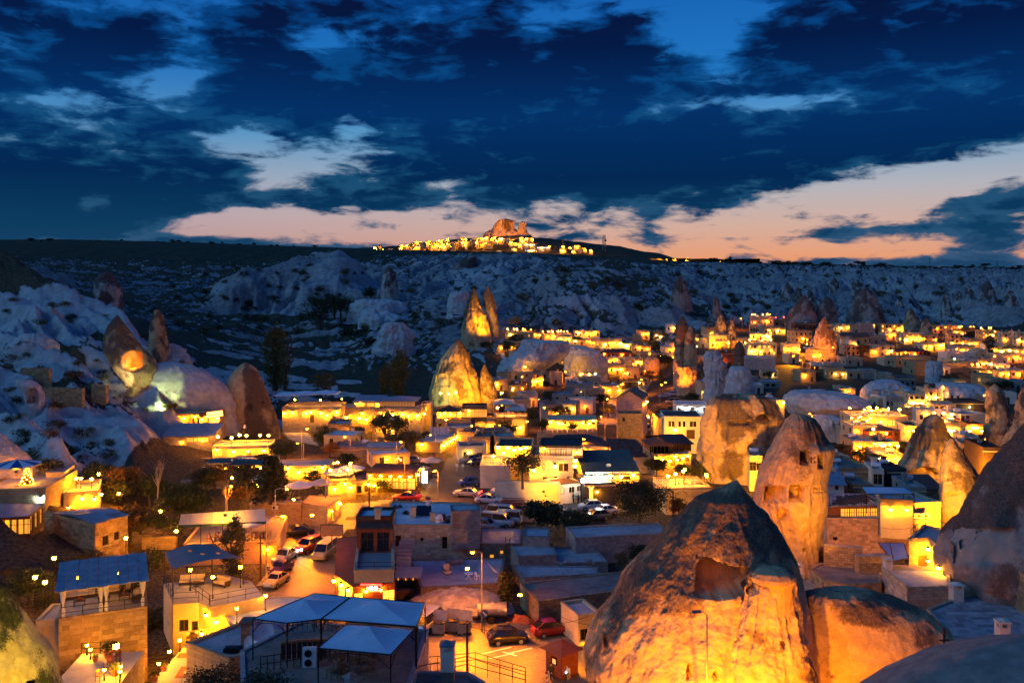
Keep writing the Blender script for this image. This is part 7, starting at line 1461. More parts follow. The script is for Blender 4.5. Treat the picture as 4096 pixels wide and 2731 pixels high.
for(l,x0,x1,yt,yb,Y)in(('ruined masonry wall high on the left slope',155,372,520,600,190),('stepped ruined masonry wall on the left slope, lit warm',330,620,660,790,182),('corner of ruined masonry right of the stepped wall',690,800,640,745,188)):
 hh=H(l,'M1',x0,x1,yt,yb,Y=Y,yaw=-12,d=.9,mat='stone_old',wins=None,side=False,parapet=0,name='ruined_wall',cat='wall',cornice=False);blockwall(hh[0],(0,0),0,hh[1],hh[2]+.3,.45,.8,'block_old',(),0,.10,seed=x0,limit=140,skip=.05)
 # centre left hotel round its court
h=H('left wing of the long hotel, block stone with lanterns','M2',245,690,815,922,Y=232,yaw=3,d=10,mat='stone_pale',lamps=7,lampk='bulb',lampr=.22,pane='m',cols=5,rows=1,tlamps=3,parapet=.4,roof='concrete',name='hotel_wing',cat='hotel')
h=H('arched middle of the long hotel behind the courtyard trees','M2',690,1000,815,965,Y=240,yaw=2,d=8,mat='stone_pale',lamps=4,lampr=.28,wins=None,side=False,parapet=.3,name='hotel_wing',cat='hotel');arches(h,[h[1]*.22,h[1]*.68],4.2,4.6,'plaster_cream',.6,'bulb')
H('right wing of the long hotel with tall lit windows','M2',1000,1292,815,935,Y=234,yaw=-4,d=12,mat='stone_pale',lamps=5,lampr=.24,pane='m',cols=4,rows=1,parapet=.3,sidelamps=2,name='hotel_wing',cat='hotel')
H('glazed roof dining room of the long hotel','M2',985,1240,762,812,Y=237,yaw=-3,d=9,mat='wood_dark',style='hip',rh=1.0,roof='metal_roof',wins=[(.04+.092*i,.18,1.2,1.7,'m')for i in range(11)],side=False,litp=.3,over=.6,name='roof_room',cat='house',base=0);H('lit bar room on the roof of the long hotel','M2',800,985,765,812,Y=243,yaw=0,d=8,mat='plaster_cream',style='shed',rh=.8,roof='metal_roof',wins=[(.2,.2,2.2,1.6,'l'),(.6,.2,2.2,1.6,'l')],side=False,lamps=2,over=.8,name='roof_room',cat='house',base=0)
H('stair house at the right end of the long hotel','M2',1292,1365,792,880,Y=240,d=6,mat='stone_pale',wins=[(.5,.5,.8,1.2,'l')],side=False)
for i,(x,y)in enumerate(((295,808),(425,800),(575,795))):parasol('%s square parasol on the long hotel roof'%('leftmost','middle','rightmost lit')[i],P(*q('M2',x,y),238),3.3,4.2,'canvas_white','hotel roof parasols',4)
H('creeper-covered low shop row with laundry on its roof','M2',1252,1436,1072,1172,Y=198,yaw=-12,d=17,mat='plaster_cream',roof='roof_concrete',lamps=1,sidelamps=6,lampr=.22,parapet=.15,wins=[(.2,.2,.6,1.5,'l')],name='shop_row',cat='shop')
R_=empty('laundry_line',P(*q('M2',1360,1020),205));tag(R_,'row of white sheets drying on the shop row roof','laundry')
for i in range(6):s=MB();s.quad((i*.75,0,.2),(i*.75+.6,.1,.2),(i*.75+.6,.1,2.0),(i*.75,0,2.0));s.obj('sheet','canvas_white',R_)
MB().tube((-.2,0,0),(-.2,0,2.1),.04,.04,4).tube((4.6,0,0),(4.6,0,2.1),.04,.04,4).tube((-.2,0,2.05),(4.6,0,2.05),.015,.015,3).obj('line','metal_grey',R_)
h=H('three-storey stone restaurant below the floodlit cone','M2',1402,1668,905,1085,Y=222,yaw=4,d=11,mat='stone_warm',lamps=5,lampr=.24,pane='l',cols=4,rows=2,parapet=.3,name='restaurant',cat='restaurant',lampz=3.2,sidelamps=2)
H('open terrace with thatched roof on the stone restaurant','M2',1410,1600,838,902,Y=223,yaw=4,d=8,mat='wood_mid',style='hip',rh=1.1,roof='roof_brown',wins=[(.12+.19*i,.22,1.5,1.9,'l')for i in range(5)],side=False,lamps=4,lampr=.16,over=.7,base=0,name='roof_terrace',cat='terrace');H('timber and glass loft room beside the thatched terrace','M2',1600,1790,815,895,Y=224,yaw=2,d=8,mat='wood_dark',roof='roof_dark',wins=[(.1+.16*i,.15,1.3,2.2,'l')for i in range(6)],side=False,base=0,lamps=1,name='roof_terrace',cat='terrace',parapet=.3)
h=H('lit entrance bay with lanterns beside the stone restaurant','M2',1540,1715,985,1092,Y=216,yaw=2,d=5,mat='plaster_cream',lamps=6,lampr=.22,pane='b',cols=4,rows=1,parapet=.2,name='restaurant',cat='restaurant')
h=H('vaulted stone arcade lit orange','M2',1700,1860,915,1045,Y=226,yaw=0,d=8,mat='stone_warm',wins=None,side=False,parapet=.2,name='arcade',cat='arcade');arches(h,[h[1]*.28,h[1]*.75],2.9,4.6,'pane_lit',0,'bulb_soft')
h=H('second stone arcade with fewer lights, right of the orange arcade','M2',1860,2090,890,1015,Y=232,yaw=-2,d=8,mat='stone_warm',wins=None,side=False,parapet=.3,lamps=3,lampr=.2,name='arcade',cat='arcade');arches(h,[h[1]*.72],3.2,4.8,'pane_lit',0,'bulb_soft')
for i,(x0,x1,y0,y1)in enumerate(((1830,2010,788,748),(1920,2090,832,782))):awn(('wide square tent roof above the arcade','second square tent roof, lower and right')[i],'M2',[(x0,y0),(x1,y0),(x1-20,y1),(x0+20,y1)],-30.5-i,'canvas_cream',2.6,1.0)
for i,(x,y)in enumerate(((1870,850),(1980,855),(1900,740),(1500,745),(1555,735),(1440,740))):o=place('post_lamp',postlamp_mesh('bulb',2.2,.26),None,P(*q('M2',x,y+30),236));tag(o,('lamp under the wide tent roof','lamp under the lower tent roof','tall lamp right of the small pointed cone','middle lamp at the foot of the central cone','right lamp at the foot of the central cone','left greenish lamp at the foot of the central cone')[i],'lamp','tent terrace lamps')
h=H('lit stone gateway with lamps among the courtyard trees','M2',950,1052,1050,1142,Y=196,yaw=-5,d=2,mat='stone_warm',lamps=2,lampr=.24,wins=None,side=False,name='gateway',cat='gateway',parapet=.2);arches(h,[h[1]*.5],1.8,2.8,'pane_dim',0)
H('low ruined foundation walls with a white tank behind the brown roof','M2',610,985,1120,1180,Y=186,yaw=-2,d=7,mat='stone_grey',wins=None,side=False,roof='roof_earth',parapet=.4,tank=1,name='ruined_wall',cat='wall')
RBR,_,_=bldg('brown-roofed restaurant strung with lights beside the car park','M2',[(880,1300),(1245,1312),(1300,1240),(950,1228)],-31.5,2.8,mat='wood_dark',roof='roof_brown',parapet=0,sills=False,low=-3,name='restaurant',cat='restaurant',wins={0:[(.12+.16*i,.2,1.6,1.9,'l')for i in range(6)],1:[(.3,.2,1.5,1.9,'b'),(.7,.2,1.5,1.9,'b')]},lamps=[(0,f,2.4,'bulb',.16)for f in(.08,.3,.5,.7,.9)]+[(1,f,2.4,'bulb',.2)for f in(.2,.8)])
for i,(x,y,r)in enumerate(((1265,1350,2.2),(1370,1290,2.2))):parasol('%s yellow-lit parasol at the corner restaurant'%('nearer','farther')[i],P(*q('M2',x,y),164+6*i),r,2.8,'canvas_cream','corner restaurant parasols',6)
R_=empty('light_column',P(*q('M2',1318,1400),158));tag(R_,'bright white illuminated sign column by the car park','sign');MB().box(-.5,.5,-.2,.2,0,2.6).obj('panel','sign_white',R_);MB().box(-.55,.55,-.12,.12,-2,-.01).obj('foot','metal_black',R_)
h=H('roof terrace house with wood rails and lamps below two white parasols','M2',588,800,1365,1480,Y=143,yaw=14,d=9,mat='stone_warm',lamps=3,lampr=.2,tlamps=4,tr=.2,railing=True,roof='concrete',wins=[(.2,.2,.9,1.3,'l'),(.7,.2,.9,1.3,'l')],parapet=.3)
H('stone house with tall lit windows behind the creeper hedge','M2',800,1008,1372,1480,Y=147,yaw=32,d=7,mat='stone_warm',lamps=2,lampr=.2,pane='l',roof='concrete',cols=4,rows=1)
parasol('nearer of two white parasols on the roof terrace house',P(*q('M2',675,1395),148),2.7,2.9);parasol('farther of two white parasols on the roof terrace house',P(*q('M2',765,1365),153),2.4,2.9)
bldg('flat orange-lit roof shed at the street corner','M2',[(385,1530),(585,1560),(690,1482),(455,1472)],-31.6,2.8,mat='stone_warm',roof='plaster_orange',parapet=.1,wins={1:[(.4,.3,.9,1.6,'b')]},lamps=[(1,.15,2,'bulb_orange',.14),(1,.75,2.2,'bulb',.2)])
H('long low stone wall along the street with an air conditioner','M2',0,385,1520,1640,Y=128,yaw=2,d=.9,mat='stone_warm',wins=None,side=False,parapet=0,ac=1,name='garden_wall',cat='wall')
for i,(x,y,z_,r)in enumerate(((370,1490,-33,2.2),(535,1470,-33,1.8),(80,1440,-32,2.0))):parasol('%s'%('grey parasol among the dark garden trees','small parasol left of the roof terrace house','blue-grey parasol at the left of the garden')[i],PZ('M2',x,y,z_),r,2.6,'canvas_cream' if i else 'canvas_white')
H('lit terrace walls with lanterns behind the garden trees','M2',160,600,1255,1320,Y=160,yaw=4,d=6,mat='plaster_cream',lamps=6,lampr=.22,wins=[(.2,.2,.8,1.2,'l'),(.6,.2,.8,1.2,'l')],side=False,parapet=.2)
# right of the car park
h=H('white boundary house with bright lit upper deck beside the car park','M2',1738,1968,1262,1395,Y=152,yaw=0,d=9,mat='plaster_white',wins=None,side=False,roof='concrete',parapet=.4,tlamps=2,tr=.2,railing=True)
H('flat-roofed cafe with glaring strip lights above the car park','M2',1862,2130,1112,1215,Y=162,yaw=-3,d=9,mat='plaster_cream',roof='roof_dark',lamps=5,lampr=.3,lampz=2.6,wins=[(.15+.2*i,.1,1.8,2.2,'l')for i in range(4)],parapet=.25,name='cafe',cat='cafe')
h=H('cream house with shuttered windows under a glazed roof terrace','M3',222,552,1192,1378,Y=146,yaw=-4,d=9,mat='plaster_cream',wins=[(.33,.52,.5,.9,'m'),(.43,.52,.5,.9,'m'),(.72,.48,.75,1.3,'d'),(.84,.48,.75,1.3,'d'),(.36,.12,.7,.5,'d'),(.60,.12,.5,.6,'d'),(.90,.12,.5,.6,'d')],lamps=2,lampr=.3,sidelamps=2,roof='concrete',ac=0,sills=True,chim=1)
floodlight('floodlight washing the cream shuttered house yellow',P(*q('M3',330,1440),136),P(*q('M3',400,1300),147),4500,YEL,110);
H('glazed dark terrace storey on the cream shuttered house','M3',300,622,1105,1185,Y=146.5,yaw=-4,d=8,mat='wood_dark',roof='roof_dark',wins=[(.06+.125*i,.15,1.1,1.7,'m')for i in range(8)],side=False,base=0,lamps=2,lampk='bulb_soft',parapet=.1,name='roof_terrace',cat='terrace')
H('white boundary wall house with small windows along the car park','M3',452,632,1390,1482,Y=140,yaw=26,d=5,mat='plaster_white',wins=[(.12,.3,.6,1.1,'l'),(.45,.35,.5,.9,'d'),(.55,.35,.5,.9,'d'),(.78,.4,.45,.9,'d'),(.86,.4,.45,.9,'d')],roof='tile_red',parapet=.1,side=False);H('long white wall behind the parked white cars','M3',-40,452,1372,1470,Y=141,yaw=0,d=.8,mat='plaster_white',wins=None,side=False,parapet=0,name='boundary_wall',cat='wall')
h=H('bar with a black street front and glaring blue-white lamp','M3',640,868,1385,1510,Y=138,yaw=6,d=7,mat='roof_dark',wins=[(.22,.1,.7,1.9,'b')],roof='concrete',parapet=.2,name='bar',cat='bar',lamps=1,lampk='bulb',side=False)
R_=empty('deer_emblem',P(*q('M3',688,1428),137.4));tag(R_,'lit deer head emblem on the black bar front','emblem');MB().lathe((0,0,0),[(.06,-.35),(.16,-.1),(.12,.1),(.001,.14)],8).obj('head','pane_bright',R_)
for s_ in(-1,1):MB().path([(0,0,.1),(s_*.25,0,.3),(s_*.3,0,.6)],.03,4).tube((s_*.25,0,.3),(s_*.5,0,.45),.025,.02,4).obj('antler','sign_orange',R_)
h=H('upper room of the bar with red awnings and blue roof','M3',645,1052,1312,1385,Y=141,yaw=3,d=11,mat='plaster_cream',style='shed',rh=1.8,roof='roof_green',wins=[(.08,.1,1.4,1.8,'l'),(.26,.1,1.4,1.8,'w'),(.42,.1,1.4,1.8,'l'),(.75,.4,1.6,.6,'d')],lamps=4,lampr=.24,name='bar',cat='bar',ac=1,dish=1,side=False,base=0)
R_=empty('bright_lamp',P(*q('M3',742,1345),138.5));tag(R_,'dazzling blue-white globe over the bar steps','lamp');MB().ball((0,0,0),.45,0,10).obj('globe','bulb_cool',R_);MB().tube((0,0,.4),(0,.8,.7),.05,.05,5).obj('bracket','metal_black',R_)
R_=empty('street_globe',P(*q('M3',625,1358),139));tag(R_,'white globe street light left of the bar','lamp');MB().ball((0,0,0),.3,0,10).obj('globe','bulb_cool',R_);MB().tube((0,0,-3.4),(0,0,-.28),.06,.05,5).obj('pole','metal_grey',R_)
for i in range(3):tag(MB().lathe((0,0,0),[(1.5,0),(1.5,.1),(1.3,.13),(.001,.10)],18).obj('round_skylight','metal_white',None,P(*q('M3',880+i*48,1225),151)+Vector((0,0,.0))),'pale round roof disc, %s of three behind the bar'%('left','middle','right')[i],'roof disc','round roof discs')
bldg('broad dark tiled roof hall behind the cream house','M3',[(340,1080),(835,1105),(770,1035),(640,1005),(420,1015)],-33,3.6,mat='stone_pale',roof='roof_dark',parapet=0,low=-3,wins={0:[(.68+.1*i,.6,1.3,2.2,'l')for i in range(3)]},lamps=[(0,.66,2.6,'bulb',.2),(0,.97,2.8,'bulb',.24)],name='hall',cat='hall')
RT_,LT_,hT_=bldg('low hall under a dark red tiled roof','M3',[(860,1190),(1165,1180),(1030,1052),(800,1040)],-33.5,3.4,mat='stone_pale',roof='roof_dark',parapet=0,low=-3,name='hall',cat='hall')
me=brick_mesh('roof_tile');cnt=0
for i in range(13):
 for j in range(18):
  u,v=(j+.5+.5*(i%2))/18.5,(i+.5)/13;p_=local_point(LT_,u,v);wdt=(LT_[0].lerp(LT_[3],v)-LT_[1].lerp(LT_[2],v)).length/18.5
  o=bpy.data.objects.new('roof_tile',me);o.location=(p_.x,p_.y,hT_+.04);o.rotation_euler=(-math.pi/2+.12,0,0);o.scale=(wdt*.95,.07,1.35);link(o,RT_)
H('glazed dining pavilion with a small tiled roof','M3',1145,1290,1095,1165,Y=172,yaw=6,d=6,mat='wood_red',style='hip',rh=1.1,roof='tile_red',wins=[(.1+.2*i,.15,1.5,1.9,'d')for i in range(5)],side=False,base=0,over=.6);H('open roof terrace under a blue canopy beside the tiled pavilion','M3',1290,1442,1080,1140,Y=174,yaw=8,d=6,mat='wood_red',roof='roof_dark',wins=[(.2+.3*i,.1,1.8,1.6,'d')for i in range(3)],side=False,base=0,over=.5,style='shed',rh=.8)
H('orange-lit stone storey below the tiled pavilion','M3',1168,1442,1165,1250,Y=170,yaw=8,d=8,mat='stone_warm',lamps=7,lampk='bulb',lampr=.2,pane='m',cols=5,rows=1,roof='concrete',parapet=.2)
h=H('big plain house flooded in yellow light','M3',1240,1526,878,1045,Y=212,yaw=-4,d=10,mat='plaster_white',wins=[(.15,.55,.7,1.3,'d'),(.24,.55,.7,1.3,'d'),(.41,.55,.6,1.3,'d'),(.53,.55,.6,1.3,'d'),(.72,.55,.7,1.3,'d'),(.81,.55,.7,1.3,'d'),(.70,.0,2.0,2.2,'D')],roof='tile_red',parapet=.1,lamps=1,lampr=.3,side=True,tank=0)
floodlight('floodlight turning the plain house bright yellow',P(*q('M3',1320,1075),196),P(*q('M3',1390,950),212),26000,YEL,120)
H('low annex roofs in front of the lane, beside the yellow house','M3',1195,1245,900,1000,Y=216,d=8,mat='stone_warm',wins=None,side=False);H('walled lot with green-white arcade behind the yellow house','M3',1330,1572,790,865,Y=250,yaw=-4,d=8,mat='plaster_white',lamps=4,lampk='bulb_cool',lampr=.16,cols=5,rows=1,pane='w',roof='roof_white',parapet=.3)
h=H('gabled stone house with a green-grey ridge roof by the lane','M3',880,1072,742,858,Y=236,yaw=-16,d=11,mat='stone_pink',style='gabley',rh=2.2,roof='roof_green',wins=None,side=True,sidelamps=2,lampr=.24,lampk='bulb')
H('crumbling roofless ruin below the gabled house','M3',888,1072,868,935,Y=222,yaw=-6,d=5,mat='stone_old',wins=[(.25,.3,.7,1.0,'d')],side=False,roof='roof_earth',parapet=.5,cornice=False);H('long low lit garden restaurant below the ruin','M3',352,732,905,952,Y=214,yaw=-3,d=8,mat='plaster_cream',lamps=8,lampr=.2,pane='b',cols=7,rows=1,roof='plaster_cream',parapet=.15,name='restaurant',cat='restaurant')
h=H('crenellated stone garden wall below the lit restaurant','M3',285,736,1000,1040,Y=196,yaw=10,d=.8,mat='stone_pale',wins=None,side=False,parapet=0,name='garden_wall',cat='wall',cornice=False)
for i in range(12):MB().box(-.35,.35,-.05,.85,0,.6).obj('merlon','stone_pale',h[0],(h[1]*(i+.5)/12,0,h[2]+.004))
H('yellow terrace wall with cafe tables before the pigeon-house cone','M3',1255,1600,1425,1560,Y=134,yaw=5,d=8,mat='stone_warm',wins=None,side=False,roof='concrete',parapet=.25,tlamps=5,tr=.22,lamps=0,railing=True);floodlight('floodlight on the yellow cafe terrace wall',P(*q('M3',1330,1620),126),P(*q('M3',1400,1470),134),2200,YEL,120);floodlight('floodlight over the cafe terrace floor',P(*q('M3',1560,1330),146),P(*q('M3',1450,1420),138),1800,YEL,120)
for i,(x,y)in enumerate(((1400,1400),(1500,1400),(1560,1395))):
 g=P(*q('M3',x,y+12),138);o=place('cafe_table',table_mesh('wood_dark'),None,g);tag(o,'%s small table on the yellow terrace'%('left','middle','right')[i],'table','yellow terrace tables')
 for s_ in(-1,1):o=place('cafe_chair',chair_mesh('metal_black'),None,g+Vector((s_*.8,0,0)),s_*-1.57);tag(o,'%s chair of the %s yellow terrace table'%(('left','right')[s_>0],('left','middle','right')[i]),'chair','yellow terrace chairs')
